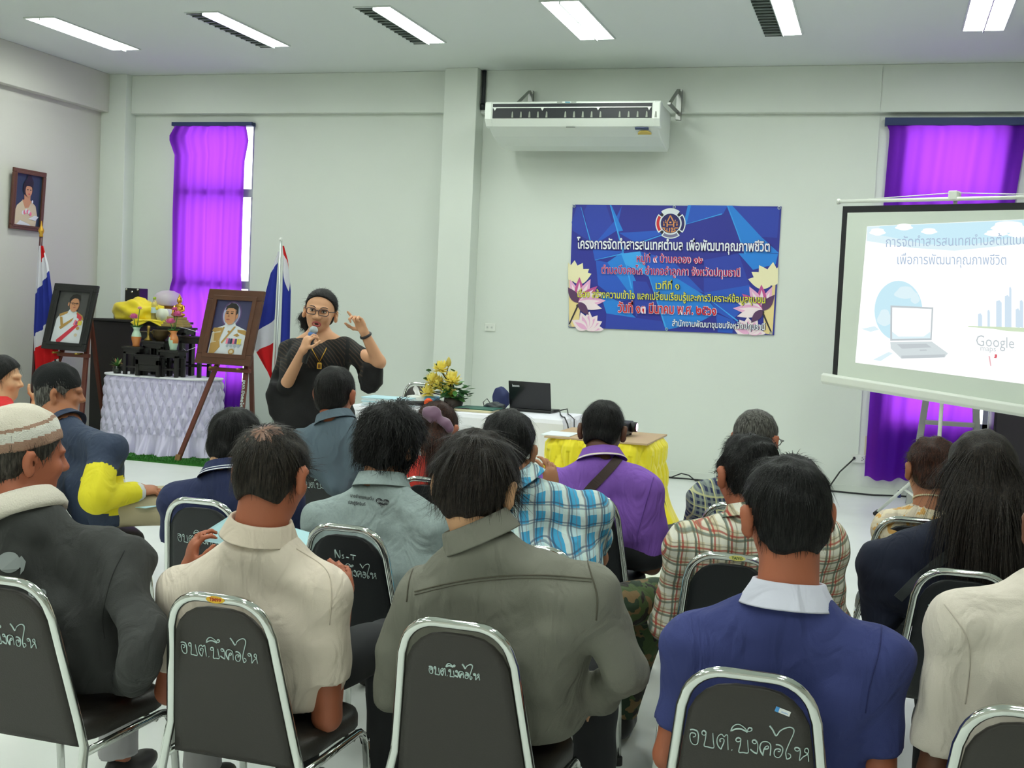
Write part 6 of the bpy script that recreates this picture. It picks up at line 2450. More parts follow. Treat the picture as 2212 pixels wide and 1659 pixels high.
    if hair:
        hm, kw, st = hair
        hs = hair_sdf(C, R, sc, seed=seed, **kw)
        scalp = None
        if kw.get('crown_hole'):
            cp = P(.010, -.080, .100)

            def scalp(c, cp=cp):
                d = np.linalg.norm(c - cp, axis=1) + .012 * np.sin(c[:, 0] * 170) * np.sin(c[:, 1] * 130) + .008 * np.sin(c[:, 2] * 260 + c[:, 0] * 90)
                return np.where(d < .040 * sc, 1, 0)
        ho = sdf_obj('hair', hs, .0052, [hm, SCALP] if scalp else hm, body, midx=scalp)
        if st:
            add_strands(ho, C, R, seed=seed, zmin=kw.get('nape', -.08) * sc + .5 * st['L'], zend=(kw.get('nape', -.08) - .004) * sc, **st)
        inf['hair'] = ho
    return inf


def front_ct(ch, dx=0.0, dy=.22):
    """hip place on a chair"""
    R_ = Matrix.Rotation(ch.rotation_euler.z, 3, 'Z')
    p = ch.location + R_ @ Vector((dx, .01, 0))
    return (p.x, p.y)


SCALP = mat('scalp', (120, 82, 62), .5)
ST = dict(n=1500, L=.045)
SHORT = dict(th=.008)

# ---- front row (nearest the camera)
cream = mat('cloth_cream', (226, 212, 196), .85, fold=.55, bump=(400, .12))
p5 = person('man in a cream polo reading a light blue sheet, seen from behind', (592, 918, 2.86), ((360, 1294), (740, 1302), 2.84), front_ct(ch2), head=(-.05, .22, -.04), skin='red',
            hair=(H_SOFT, dict(th=.007, nape=-.072, amp=.002, crown_hole=True), dict(n=2200, L=.05, lift=.006, w=.0010, crown=(.008, -.085, .09))), shirt=cream, seed=3,
            el=((366, 1492, 2.90), (706, 1548, 2.88)), wr=((408, 1226, 3.12), (742, 1300, 3.14)), hands=((V3(.15, .1, .95), V3(.6, .6, .1), -1, .7), (V3(-.25, .2, .9), V3(-.6, .5, 0), 1, .6)), slv=.66,
            collar=dict(m=mat('cloth_cream_collar', (222, 206, 188), .85, fold=.55, bump=(500, .15)), h=.040, flare=.018), trousers=mat('trousers_black', (26, 27, 31), .8))
p9c = mat('cloth_olive_grey', (124, 123, 112), .9, fold=.55, bump=(500, .2))
p9 = person('man in a grey jacket in the middle of the nearest row, seen from behind', (1032, 940, 2.88), ((872, 1300), (1318, 1298), 2.84), front_ct(ch3, .03), head=(.04, .30, .05), skin='light',
            hair=(H_DARK, dict(th=.017, nape=-.098, amp=.004, ears=False, front=.095, side=1.05), dict(n=2800, L=.075, lift=.004, w=.0010, fan=.16)), shirt=p9c, sleeve='long', nk=.66, seed=8, wrinkle=.006,
            el=((850, 1490, 2.9), (1352, 1455, 2.88)), wr=((900, 1515, 3.15), (1268, 1520, 3.10)), shirt_name='jacket', fat=1.06, sh_r=.070,
            collar=dict(m=p9c, h=.044, flare=.012, r=.076))
p14c = mat('cloth_navy_blue', (56, 64, 122), .85, fold=.55, bump=(500, .15))
p14 = person('man in a navy blue polo with a white collar, face turned to the left', (1705, 986, 2.80), ((1450, 1400), (1945, 1455), 2.74), front_ct(ch4, .06), head=(.42, .12, -.06), skin='red',
             hair=(H_BLACK, dict(th=.010, nape=-.085, amp=.003), dict(n=2000, L=.035, lift=.004, w=.0010)), shirt=p14c, seed=14, nk=.46, wrinkle=.0045,
             el=((1447, 1630, 2.78), (1900, 1690, 2.80)), collar=dict(m=mat('cloth_collar_white', (212, 212, 228), .8, fold=.55, bump=(500, .1)), h=.045, flare=.026, r=.070), slv=.74, fat=1.05)
p3c = mat('cloth_charcoal', (58, 59, 58), .9, fold=.55, bump=(300, .2))
p3 = person('man in a white and brown knitted cap and black shirt at the left edge', (58, 884, 2.86), ((-150, 1235), (312, 1225), 2.80), front_ct(ch1, -.02), head=(-.62, .10, .02), skin='red',
            hair=(H_SALT, dict(th=.004, nape=-.085, amp=.0015), dict(n=1200, L=.03, lift=.003)), shirt=p3c, sleeve='long', seed=21, wrinkle=.007, fat=1.1,
            el=((-180, 1450, 2.85), (306, 1425, 2.62)), wr=((-100, 1560, 3.1), (245, 1520, 3.05)), trousers=mat('trousers_grey', (178, 176, 180), .85),
            collar=dict(m=mat('towel_white', (222, 214, 200), .95, bump=(200, .5)), h=.034, r=.074, knit=True, name='neck_towel'), shirt_name='shirt')
p17c = mat('cloth_beige', (218, 208, 196), .9, fold=.55, bump=(400, .15))
p17 = person('person in a beige tee cut off by the right edge', (2334, 1005, 2.78), ((2022, 1362), (2500, 1362), 2.72), front_ct(ch5, .02), head=(.1, .1, 0), skin='dark',
             hair=(H_BLACK, dict(th=.010), dict(n=600, L=.03)), shirt=p17c, seed=31, el=((2020, 1672, 2.76), None), slv=.80, fat=1.02)

# ---- second row
p8c = mat('cloth_heather_grey', (150, 164, 163), .95, fold=.55, bump=(500, .2), var=(120, .06))
p8 = person('curly haired man in a grey tee with dark print on its back', (850, 880, 4.02), ((664, 1132), (978, 1162), 3.93), front_ct(ch7, .16), head=(-.35, .15, .05), skin='mid',
            hair=(H_BLACK, dict(th=.022, nape=-.115, amp=.007, freq=(45, 110), ears=False, front=.10, side=1.06), dict(n=2600, L=.065, lift=.005, curl=.006, w=.0017, fan=.3, drop=.8)), shirt=p8c, seed=41,
            collar=dict(m=p8c, h=.040, flare=.018), fat=1.05)
p10m = plaid('cloth_blue_check', (64, 160, 204), [('x', .060, .0, .024, (222, 226, 212), .75), ('z', .060, .0, .022, (206, 226, 222), .75), ('x', .060, .032, .004, (60, 78, 106), .75), ('x', .060, .041, .004, (60, 78, 106), .75), ('z', .060, .032, .003, (60, 86, 116), .75), ('z', .060, .041, .003, (60, 86, 116), .65), ('x', .030, .014, .002, (130, 100, 100), .45)])
camo = blotch('camouflage_cloth', [(66, 84, 48), (40, 36, 32), (112, 90, 58), (34, 52, 34)], 14)
p10 = person('man in a blue checked shirt and camouflage trousers, hand at his cheek', (1097, 886, 4.05), ((1030, 1150), (1312, 1118), 4.04), (-1.02, 3.90), head=(.30, .22, .14), skin='mid', seed=52,
             hair=(H_BLACK, dict(th=.009, nape=-.085, amp=.003), dict(n=1400, L=.04, lift=.006, fan=.3)), shirt=p10m, el=((1045, 1300, 4.15), (1290, 1205, 4.25)), wr=(None, (1192, 1062, 4.32)), hands=(None, (V3(-.15, .05, .95), V3(-.7, .4, 0), 1, .5)),
             trousers=camo, knees=((np.array((-1.06, 4.32, .57)), np.array((-1.07, 4.35, .09))), (np.array((-.72, 4.22, .60)), np.array((-.86, 4.40, .10)))), collar=dict(m=p10m, h=.040, flare=.022), wrinkle=.006,
             shoe=mat('boot_black', (24, 22, 22), .5))
p13m = plaid('cloth_beige_check', (206, 194, 164), [('x', .052, .0, .015, (226, 222, 206), .8), ('z', .052, .0, .015, (226, 224, 212), .8), ('x', .052, .022, .004, (176, 62, 52), .85), ('z', .052, .022, .004, (176, 62, 52), .8), ('x', .052, .033, .005, (62, 100, 96), .8), ('z', .052, .033, .005, (62, 100, 96), .7), ('x', .026, .008, .002, (120, 110, 90), .6), ('z', .026, .009, .002, (120, 110, 90), .6)])
p13 = person('man in a beige checked shirt behind the navy polo man', (1618, 944, 4.06), ((1455, 1195), (1815, 1195), 3.98), front_ct(ch8, .06), head=(.55, .28, .06), skin='red', seed=61,
             hair=(H_BLACK, dict(th=.013, nape=-.080, amp=.006, freq=(50, 130)), dict(n=1700, L=.032, lift=.006, curl=.003, fan=.4)), shirt=p13m, sleeve='long', el=((1440, 1350, 4.02), None), collar=dict(m=p13m, h=.032, flare=.020), fat=1.05, wrinkle=.006)
p4c = mat('cloth_dark_navy', (36, 44, 82), .9, fold=.55, bump=(500, .15))
p4 = person('young man in a dark navy polo with white collar stripes', (512, 885, 4.16), ((352, 1097), (640, 1097), 4.06), front_ct(ch6, .20), head=(-.25, .30, .05), skin='light', sc=1.03, seed=71,
            hair=(H_BLACK, dict(th=.012, nape=-.092, amp=.003), dict(n=1300, L=.05, lift=.005)), shirt=p4c, fat=.92,
            collar=dict(m=[p4c, mat('stripe_white', (226, 228, 232), .8)], h=.040, flare=.026, band=(8, 11)))
p16c = mat('cloth_midnight', (27, 32, 52), .9, fold=.55, bump=(400, .15))
p16 = person('long haired woman in a navy top with a dark bag strap', (2128, 938, 4.24), ((1862, 1225), (2290, 1235), 4.20), front_ct(ch9, .12), head=(-.1, .15, -.05), skin='tan', seed=81,
             hair=(H_DARK, dict(th=.018, nape=-.10, amp=.003, ears=False, front=.10, side=1.08), None), shirt=p16c, sleeve='long', el=((1905, 1335, 4.22), None), fat=1.0)

# ---- third row
p6c = mat('cloth_blue_grey', (92, 108, 120), .9, fold=.55, bump=(500, .2, (6, 1, 1)))
p6 = person('man in a blue grey shirt in front of the speaking woman', (727, 792, 5.36), ((630, 968), (836, 968), 5.28), front_ct(ch12, .10), head=(.0, .05, .0), skin='red', seed=91,
            hair=(H_BLACK, dict(th=.010, nape=-.082, amp=.002), dict(n=1200, L=.035, lift=.003)), shirt=p6c, collar=dict(m=p6c, h=.036, flare=.016), shirt_h=.012)
p7c = mat('cloth_coral_red', (222, 66, 56), .85, fold=.55)
p7 = person('woman with a ponytail and purple hair tie in a red top', (948, 867, 5.10), ((868, 1040), (1046, 1040), 5.02), front_ct(ch13, .02), head=(-.1, .2, -.04), skin='red', sc=1.05, seed=101,
            hair=(H_RED, dict(th=.007, nape=-.075, amp=.0015), dict(n=1500, L=.05, lift=.0015, drop=.1, crown=(0, .06, .08))), shirt=p7c, shirt_h=.012)
p11c = mat('cloth_purple', (134, 88, 186), .85, fold=.55, bump=(500, .15))
p11 = person('man in a purple polo with a brown bag strap across his back', (1306, 866, 5.20), ((1178, 1048), (1428, 1074), 5.08), front_ct(ch11, .14), head=(.0, .30, .0), skin='dark', seed=111,
             hair=(H_BLACK, dict(th=.008, nape=-.070, amp=.002), dict(n=1300, L=.04, lift=.006)), shirt=p11c, el=(None, (1408, 1222, 5.12)), wr=(None, (1375, 1225, 5.32)), slv=.78, fat=.86, shirt_h=.011, wrinkle=.006,
             collar=dict(m=[p11c, mat('stripe_cream', (226, 216, 200), .8)], h=.042, flare=.024, band=(10, 11)))
p12m = plaid('cloth_navy_check', (40, 48, 84), [('x', .023, .0, .009, (150, 160, 150), .6), ('z', .023, .0, .009, (150, 160, 150), .6), ('x', .046, .003, .004, (206, 204, 150), .9), ('z', .046, .003, .004, (206, 204, 150), .8)])
p12 = person('grey haired man in a navy checked shirt, front right of the audience', (1637, 884, 5.30), ((1490, 1090), (1745, 1090), 5.22), (-.46, 5.18), head=(-.35, .18, .0), skin='red', seed=121,
             hair=(H_GREY, dict(th=.005, nape=-.075, amp=.0015), dict(n=1600, L=.018, lift=.004)), shirt=p12m, sleeve='long', collar=dict(m=p12m, h=.03, flare=.018), shirt_h=.012, wrinkle=.005)
p15m = blotch('cloth_printed_blouse', [(220, 206, 178), (222, 210, 186), (210, 160, 90), (204, 190, 170)], 22)
p15 = person('older woman with red brown hair in a printed blouse', (2014, 947, 5.12), ((1898, 1155), (2118, 1155), 5.04), front_ct(ch10, .10), head=(.35, .15, .05), skin='tan', sc=1.04, seed=131,
             hair=(H_RED, dict(th=.014, nape=-.085, amp=.005, freq=(50, 120), ears=True), dict(n=1400, L=.04, lift=.006, fan=.4)), shirt=p15m, shirt_h=.011, nk=.48, fat=.9)
p2c = [mat('cloth_steel_navy', (48, 60, 84), .8, fold=.55, bump=(300, .12)), mat('cloth_bright_yellow', (226, 212, 36), .8, fold=.55, bump=(300, .12)), mat('cuff_white', (206, 208, 206), .8)]


def p2m(c, J, E, W, N, H):
    d = W[1] - E[1]
    t = ((c - E[1]) @ d) / (d @ d)
    up_ = E[1] - J[1]
    t2 = ((c - J[1]) @ up_) / (up_ @ up_)
    dd = np.linalg.norm((c - J[1]) - np.clip(t2, 0, 1.2)[:, None] * up_, axis=1)
    df = np.linalg.norm((c - E[1]) - np.clip(t, 0, 1)[:, None] * d, axis=1)
    m = np.where((dd < .115) & (t2 > .42) & (c[:, 2] < J[1][2]), 1, 0)
    m = np.where((df < .098), 1, m)
    return np.where((df < .09) & (t > .92), 2, m)


khaki = mat('trousers_khaki', (176, 164, 134), .85, bump=(300, .15))
p2 = person('man in a black cap and navy and yellow jacket writing, facing right', (130, 790, 5.0), ((112, 985), (241, 985), (5.02, 4.74)), front_ct(ch14, .0), yaw=-.80, head=(-1.02, .08, .0), skin='tan', seed=141,
            hair=(H_GREY, dict(th=.004, nape=-.085, amp=.0015), dict(n=900, L=.03, lift=.003)), shirt=p2c, sleeve='long', el=(None, (206, 1078, 4.60)), wr=(None, (296, 1062, 4.84)), slr=1.15, hands=(None, (V3(.5, .6, .1), V3(-.3, .1, -.8), 1, .8)),
            shirt_name='jacket', shirt_midx=p2m, trousers=khaki, shirt_h=.011, collar=dict(m=p2c[0], h=.036, flare=.018), fat=1.05, sh_r=.070, wrinkle=.005)
p1c = mat('cloth_red', (214, 40, 44), .8, fold=.55)
p1 = person('dark haired woman in a red top at the left edge, in profile', (6, 770, 5.62), ((-60, 925), (56, 925), (5.66, 5.4)), front_ct(ch19), yaw=-.9, head=(-1.25, .05, .0), skin='light', sc=1.03, seed=151,
            hair=(H_BLACK, dict(th=.016, nape=-.15, amp=.002, ears=True, front=.075, side=1.05), dict(n=500, L=.05, lift=.001, drop=.9)), shirt=p1c, shirt_h=.012, el=(None, (60, 940, 5.55)), wr=(None, (78, 872, 5.75)), hands=(None, (V3(.2, .3, .9), V3(-.5, .2, 0), 1, .6)))

# ================================================================ caps, straps, long hair, prints
def head_part(inf, name, fn_build, h, m, midx=None):
    s = SDF()
    fn_build(s)
    return sdf_obj(name, s, h, m, inf['body'], midx=midx)


def cap_sdf(inf, c, r, A, B, puff=.003, seed=1):
    """dome cut by the plane through A and B (head coordinates)"""
    P, R = inf['P'], inf['R']

    def f(s):
        s.ell(P(*c), V3(*r), R, 0)
        if puff:
            s.fn(waves(seed, 8, 40, 130, puff))
        a, b_ = P(*A), P(*B)
        n = np.cross(R[:, 0], b_ - a)
        if n @ R[:, 2] > 0:
            n = -n
        s.cut(a, n)
    return f


m_knit = [mat('knit_cream', (226, 216, 200), .95, bump=(240, .6)), mat('knit_white', (230, 226, 216), .95, bump=(240, .8)), mat('knit_brown', (176, 140, 120), .95, bump=(240, .8))]


def cap3(c):
    P, R = p3['P'], p3['R']
    a, b_ = P(0, .088, .060), P(0, -.120, -.012)
    n = np.cross(R[:, 0], b_ - a)
    n /= np.linalg.norm(n)
    if n @ R[:, 2] < 0:
        n = -n
    d = (c - a) @ n
    return np.where(d < .030, 2, np.where(d < .058, 1, np.where(d < .067, 2, 0)))


head_part(p3, 'knitted_cap', cap_sdf(p3, (0, -.020, .045), (.094, .116, .098), (0, .088, .060), (0, -.120, -.012)), .0048, m_knit, cap3)
head_part(p2, 'cap', cap_sdf(p2, (0, -.016, .045), (.095, .114, .100), (0, .098, .040), (0, -.115, -.030)), .007, mat('knit_black', (20, 21, 23), .95, bump=(240, .6)))
MB().tube([Vector(p2['P'](0, -.03, .13)), Vector(p2['P'](0, -.035, .150))], [.006, .003], 6).build('cap_tip', MATS['knit_black'], p2['body'])

# long hair of the woman in navy
s = SDF()
P = p16['P']
s.cone(P(.0, -.045, .0), np.array(at(2140, 1110, Y=4.14)), .098, .105, .0)
s.cone(np.array(at(2140, 1110, Y=4.14)), np.array(at(2165, 1215, Y=4.09)), .105, .060, .05)
s.cone(np.array(at(2165, 1215, Y=4.09)), np.array(at(2190, 1262, Y=4.09)), .055, .02, .04)
s.cone(P(-.06, -.03, -.02), np.array(at(2085, 1085, Y=4.12)), .05, .05, .05)
s.cone(np.array(at(2085, 1085, Y=4.12)), np.array(at(2098, 1150, Y=4.09)), .05, .018, .05)
s.cone(P(.06, -.03, -.02), np.array(at(2215, 1120, Y=4.12)), .05, .05, .05)
s.fn(waves(5, 12, 40, 120, .006, (1, 1, .12)))
lh = sdf_obj('long_hair', s, .0075, H_DARK, p16['body'])
add_strands(lh, p16['C'], p16['R'], 2600, .16, 7, curl=.004, drop=3.0, w=.0013, lift=.006, zmin=-.30)
# ponytail and hair tie
s = SDF()
P = p7['P']
t0 = np.array(at(946, 905, Y=4.97))
s.cone(P(0, -.07, .04), t0, .05, .022, .0)
s.cone(t0, np.array(at(940, 955, Y=4.92)), .024, .040, .03)
s.cone(np.array(at(940, 955, Y=4.92)), np.array(at(936, 1020, Y=4.93)), .040, .018, .03)
s.fn(waves(6, 10, 60, 160, .003, (1, 1, .1)))
pt_ = sdf_obj('ponytail', s, .006, H_RED, p7['body'])
add_strands(pt_, p7['C'], p7['R'], 1200, .09, 9, drop=4.0, w=.0012, lift=.002, zmin=-.16)
s = SDF()
for px, py, r in ((925, 892, .028), (935, 886, .024), (932, 902, .026), (945, 893, .020), (948, 904, .018), (957, 909, .020), (966, 914, .021), (972, 925, .020)):
    s.ell(np.array(at(px, py, Y=4.935)), V3(r, .016, r), None, .012)
s.fn(waves(8, 8, 80, 200, .003))
sdf_obj('hair_tie', s, .005, mat('mauve_organza', (124, 90, 116), .6, sheen=.5), p7['body'])
# purple polo: strap
tree = bvh(p11['shirt'])
strap(tree, [at(1340, 985, Y=5.16), at(1325, 1003, Y=5.02), at(1300, 1030, Y=4.96), at(1270, 1062, Y=4.95), at(1235, 1110, Y=4.96)], .040, .004, 'bag_strap', mat('strap_brown', (66, 50, 46), .7), p11['body'])
tree = bvh(p16['shirt'])
strap(tree, [at(2120, 1150, Y=3.8), at(2080, 1176, Y=3.8), at(2030, 1212, Y=3.8), at(1985, 1248, Y=3.8), at(1940, 1292, Y=3.8)], .032, .004, 'bag_strap', mat('strap_charcoal', (62, 66, 68), .7), p16['body'])
# necklace of the older woman
b = MB()
N, a = p15['N'], p15['a']
e1 = np.cross(a, V3(0, 1, 0))
e1 /= np.linalg.norm(e1)
e2 = np.cross(a, e1)
for i in range(56):
    w = 2 * PI * i / 56
    q = N + a * (.030 - .014 * math.cos(w + PI / 2)) + (e1 * math.cos(w) + e2 * math.sin(w)) * .069
    b.ball(Vector(q), .0042, 0, 6)
b.build('necklace', mat('pearl', (226, 214, 180), .3), p15['body'])
# glasses of the men looking down
for inf, yy in ((p12, .0), (p11, .0)):
    P = inf['P']
    b = MB()
    for q in (-1, 1):
        b.tube([Vector(P(q * .088, -.012, .012)), Vector(P(q * .080, .09, .012))], .0022, 6)
        b.tube([Vector(P(q * .080, .09, .012))] + [Vector(P(q * (.036 + .026 * math.cos(t)), .108, .006 + .018 * math.sin(t))) for t in [2 * PI * i / 12 for i in range(13)]], .002, 6)
    b.build('glasses', mat('glasses_dark', (34, 34, 40), .3), inf['body'])

# ---- prints and seams pressed on the cloth
def print_on(inf, name, b0, mats, d=(0, 1, 0), off=.002):
    """flat lettering whose points already lie behind the back: push each along d on the cloth"""
    tree = bvh(inf['shirt'])
    ok = []
    for i, v in enumerate(b0.v):
        q = press(tree, v, d, off)
        ok.append(q)
    good = [i for i, q in enumerate(ok) if q is not None]
    if not good:
        return
    b0.v = [tuple(q) if q is not None else b0.v[good[0]] for q in ok]
    keep = [j for j, f in enumerate(b0.f) if all(ok[i] is not None for i in f)]
    b0.f = [b0.f[j] for j in keep]
    b0.mi = [b0.mi[j] for j in keep]
    b0.sm = [b0.sm[j] for j in keep]
    return b0.build(name, mats, inf['body'])


def pxy(px, py, Y):
    return lambda x, y: at(px + x, py - y, Y=Y)


def px_text(b, s, x0, y0, x1, y1, h, Y, m=0, wt=0.0, shear=0.0):
    W = x1 - x0
    b.text(s, h / .62, lambda x, y: at(x0 + x, y0 + (y1 - y0) * x / W - y, Y=Y), m, 'LEFT', wt, 2, shear, W)


vw = np.array(at(800, 1090, Y=3.9)) - np.array(EYE)
ink = mat('print_dark_ink', (48, 50, 54), .8)
b = MB()
px_text(b, 'นายอำเภอคนสวัน', 753, 1072, 807, 1080, 6.5, 3.6, 0, .2)
px_text(b, 'ปลัดรู้จักนินท์', 748, 1088, 788, 1093, 6.5, 3.6, 0, .2)
hp = [(16 * math.sin(t) ** 3, 13 * math.cos(t) - 5 * math.cos(2 * t) - 2 * math.cos(3 * t) - math.cos(4 * t)) for t in [2 * PI * i / 40 for i in range(40)]]
b.add([at(828 + x * .98 + y * .1, 1085 - y * .72 + x * .16, Y=3.6) for x, y in hp], [tuple(range(40))], 0)
print_on(p8, 'shirt_print', b, [ink], vw, .002)
b = MB()
px_text(b, 'ผู้ใหญ่บ้าน', 815, 1084, 842, 1088, 5, 3.6, 0, .1)
px_text(b, 'รวยดี', 820, 1094, 836, 1097, 5, 3.6, 0, .1)
print_on(p8, 'heart_lettering', b, [mat('print_pale', (170, 180, 180), .8)], vw, .004)
vw = np.array(at(50, 1230, Y=2.8)) - np.array(EYE)
b = MB()
pale = mat('print_faded_grey', (150, 156, 156), .8)
b.add([at(14 + 30 * math.cos(t) * (1 + .05 * math.sin(4 * t)), 1212 + 27 * math.sin(t), Y=2.3) for t in [2 * PI * i / 30 for i in range(30)]], [tuple(range(30))], 0)
for q in (((34, 1205), (46, 1195), (57, 1210), (52, 1232), (42, 1244), (44, 1226), (36, 1222)),):
    b.add([at(x, y, Y=2.3) for x, y in q], [tuple(range(len(q)))], 0)
print_on(p3, 'shirt_print', b, [pale], vw, .003)
b = MB()
px_text(b, 'ติด', 62, 1300, 108, 1306, 26, 2.3, 0, 1.4)
print_on(p3, 'shirt_lettering', b, [pale], vw, .003)


def seam(inf, px_pts, Y, m, w=.0035, name='seam'):
    tree = bvh(inf['shirt'])
    pts = []
    for px, py in [(q.x, q.y) for q in smooth_path([(x, y, 0) for x, y in px_pts], 8)]:
        p = at(px, py, Y=Y)
        q = press(tree, p, p - EYE, .0012)
        if q is not None:
            pts.append(q)
    if len(pts) > 3:
        MB().tube(pts, w / 2, 6).build(name, m, inf['body'])


sm9 = mat('seam_olive', (92, 88, 76), .9)
seam(p9, [(895, 1278), (960, 1262), (1030, 1250), (1110, 1243), (1190, 1243), (1278, 1250)], 2.3, sm9, .004)
seam(p9, [(895, 1285), (960, 1269), (1030, 1257), (1110, 1250), (1190, 1250), (1278, 1257)], 2.3, sm9, .002)
seam(p9, [(1262, 1190), (1277, 1240), (1290, 1290), (1288, 1340)], 2.3, sm9, .004)
seam(p9, [(905, 1200), (885, 1250), (878, 1300)], 2.3, sm9, .004)
sm5 = mat('seam_cream', (206, 192, 176), .9)
seam(p5, [(640, 1185), (700, 1225), (716, 1270), (712, 1350)], 2.3, sm5, .003)
sm14 = mat('seam_navy', (46, 52, 104), .9)
seam(p14, [(1905, 1340), (1900, 1400), (1880, 1480), (1870, 1540)], 2.3, sm14, .003)
seam(p17, [(2040, 1305), (2085, 1370), (2095, 1430), (2085, 1520)], 2.3, mat('seam_beige', (196, 186, 174), .9), .003)
sm3 = mat('seam_charcoal', (44, 45, 44), .9)
seam(p3, [(268, 1190), (240, 1250), (222, 1330), (226, 1380)], 2.3, sm3, .003)
seam(p11, [(1412, 1030), (1395, 1090), (1378, 1150), (1376, 1180)], 4.6, mat('seam_purple', (112, 72, 160), .9), .004)

# ---- things in hands
pb = mat('sheet_blue', (178, 218, 226), .7)
b = MB()
qs = [at(415, 1165, Y=3.18), at(512, 1104, Y=3.26), at(668, 1150, Y=3.30), at(655, 1204, Y=3.20)]
b.prism(qs, (0, .002, 0))
single(b.build('paper_sheet', pb), 'paper_sheet', 'light blue sheet held up by the man in the cream polo', 'paper')
b = MB()
q0 = at(300, 1090, Y=4.92)
b.prism([q0 + Vector(v) for v in ((-.10, -.10, 0), (.12, -.12, .01), (.20, .16, .02), (-.04, .18, .01))], (0, 0, .003))
single(b.build('paper_sheet', M_BLUEP), 'paper_sheet', 'pale sheet on the lap of the man in the black cap', 'paper')
single(MB().tube([at(283, 1062, Y=4.90), at(312, 1052, Y=4.94)], .007, 8).build('pen', mat('lime_pen', (110, 226, 60), .4)), 'pen', 'bright green pen in the hand of the man in the black cap', 'pen')

# ================================================================ the speaking woman
DY = .37
WYD = 5.78 + DY
YW = 3.60
Rw = np.array(Matrix.Rotation(YW, 3, 'Z'))
fw, rt = Rw @ V3(0, 1, 0), Rw @ V3(1, 0, 0)      # towards the camera; her right (image left)
if rt[0] > 0:
    pass
C = np.array(at(694, 624, Y=WYD)) - V3(0, 0, .126)
R = head_frame(YW - .16, .06, -.12)
A = lambda px, py, Y: np.array(at(px, py, Y=Y + DY))
JI = A(628, 756, 5.79)        # shoulder at the left of the photo
JX = A(748, 754, 5.78)              # shoulder at the right of the photo
mid = (JI + JX) / 2
hb = C + R @ V3(0, -.03, -.06)
N = mid + (hb - mid) * .62
a = (hb - N) / np.linalg.norm(hb - N)
H = V3(mid[0] - .01, mid[1] + .02, .93)
EI, WI = A(618, 832, 5.66), A(655, 757, 5.50)
EX, WX_ = A(818, 782, 5.72), A(786, 716, 5.64)
s = SDF()
P = add_head(s, C, R, 1.03, es=.8)
s.cone(hb, N, .048, .054, .02)
s.cone(C + R @ V3(0, .01, -.06), N + fw * .02, .044, .048, .02)
s.cone(N, JI, .042, .042, .03).cone(N, JX, .042, .042, .03)
s.ell(mid + fw * .02 - V3(0, 0, .02), V3(.15, .065, .07), Rw, .03)
s.cone(JI, EI, .040, .036, .02).cone(EI, WI, .037, .024, .015)
s.cone(JX, EX, .040, .038, .02).cone(EX, WX_, .038, .024, .015)
imr = V3(_right.x, _right.y, _right.z)
away = V3(_fwd.x, _fwd.y, 0)
hand(s, WI, V3(0, 0, 1) + imr * .35, imr * .75 + away * .65, -1, 1.0, .06, .92, curls=[.95, 1.0, 1.0, 1.0])
hand(s, WX_, V3(0, 0, 1) - imr * .55, -imr * .75 - away * .8, -1, .3, .10, .95, curls=[.12, 1.15, 1.25, 1.25])
s.cone(N - a * .05, H, .06, .10, .04)
for q in (-1, 1):
    s.cone(H + rt * q * .08, H + rt * q * .09 + V3(0, 0, -.42), .075, .05, .03)
    s.cone(H + rt * q * .09 + V3(0, 0, -.42), V3(H[0], H[1], .09) + rt * q * .09, .048, .034, .02)
    s.ell(V3(H[0], H[1], .045) + rt * q * .09 + fw * .07, V3(.036, .11, .032), Rw, .03)
# mouth opening
s.ell(P(-.002, .096, -.064), V3(.017, .012, .008), R, .004, True)
SKINS['woman'] = mat('skin_woman', (216, 164, 128), .5, spec=.35)
woman = sdf_obj('person', s, .0050, SKINS['woman'], None, (H[0], H[1], 0))
tag(woman, 'standing woman in a black dress speaking into a microphone, one finger raised', 'person')
m_dress = mat('black_dress_cloth', (20, 20, 22), .85, bump=(300, .15))
m_sheer = mat('black_openwork_cloth', (20, 20, 22), .8)
k = NT(m_sheer)
tc = k.n('ShaderNodeTexCoord')
wv = k.n('ShaderNodeTexWave')
wv.inputs['Scale'].default_value = 22
wv.inputs['Distortion'].default_value = 1.5
wv.bands_direction = 'DIAGONAL'
k.l(tc.outputs['Object'], wv.inputs['Vector'])
mr = k.n('ShaderNodeMapRange')
mr.inputs[1].default_value = .62
mr.inputs[2].default_value = .9
mr.inputs[4].default_value = .24
k.l(wv.outputs['Fac'], mr.inputs[0])
mx = k.n('ShaderNodeMix', data_type='RGBA')
k.l(mr.outputs[0], mx.inputs[0])
mx.inputs[6].default_value = lin((20, 20, 22))
mx.inputs[7].default_value = lin((120, 92, 72))
k.l(mx.outputs[2], k.b.inputs['Base Color'])
t = SDF()
for q in (-1, 1):
    t.cone(H + rt * q * .075, (H + mid) / 2 + rt * q * .06, .125, .108, .05)
    t.cone((H + mid) / 2 + rt * q * .06, mid + rt * q * .085 - V3(0, 0, .075) + fw * .015, .108, .092, .05)
    t.cone(H + rt * q * .075, V3(H[0], H[1], .25) + rt * q * .09, .13, .17, .06)
t.cone(JI, JX, .050, .050, .05)
t.cone(N - a * .055, JI, .046, .052, .04).cone(N - a * .055, JX, .046, .052, .04)
# wide bell sleeves: hanging sheets of cloth
imr_, awy = V3(_right.x, _right.y, 0), V3(_fwd.x, _fwd.y, 0)
imr_, awy = imr_ / np.linalg.norm(imr_), awy / np.linalg.norm(awy)


def sl_poly(pts, Y, th, k=.05):
    q = [A(x, y, Y) for x, y in pts]
    t.slab(q[0], imr_, awy, q, th, k)


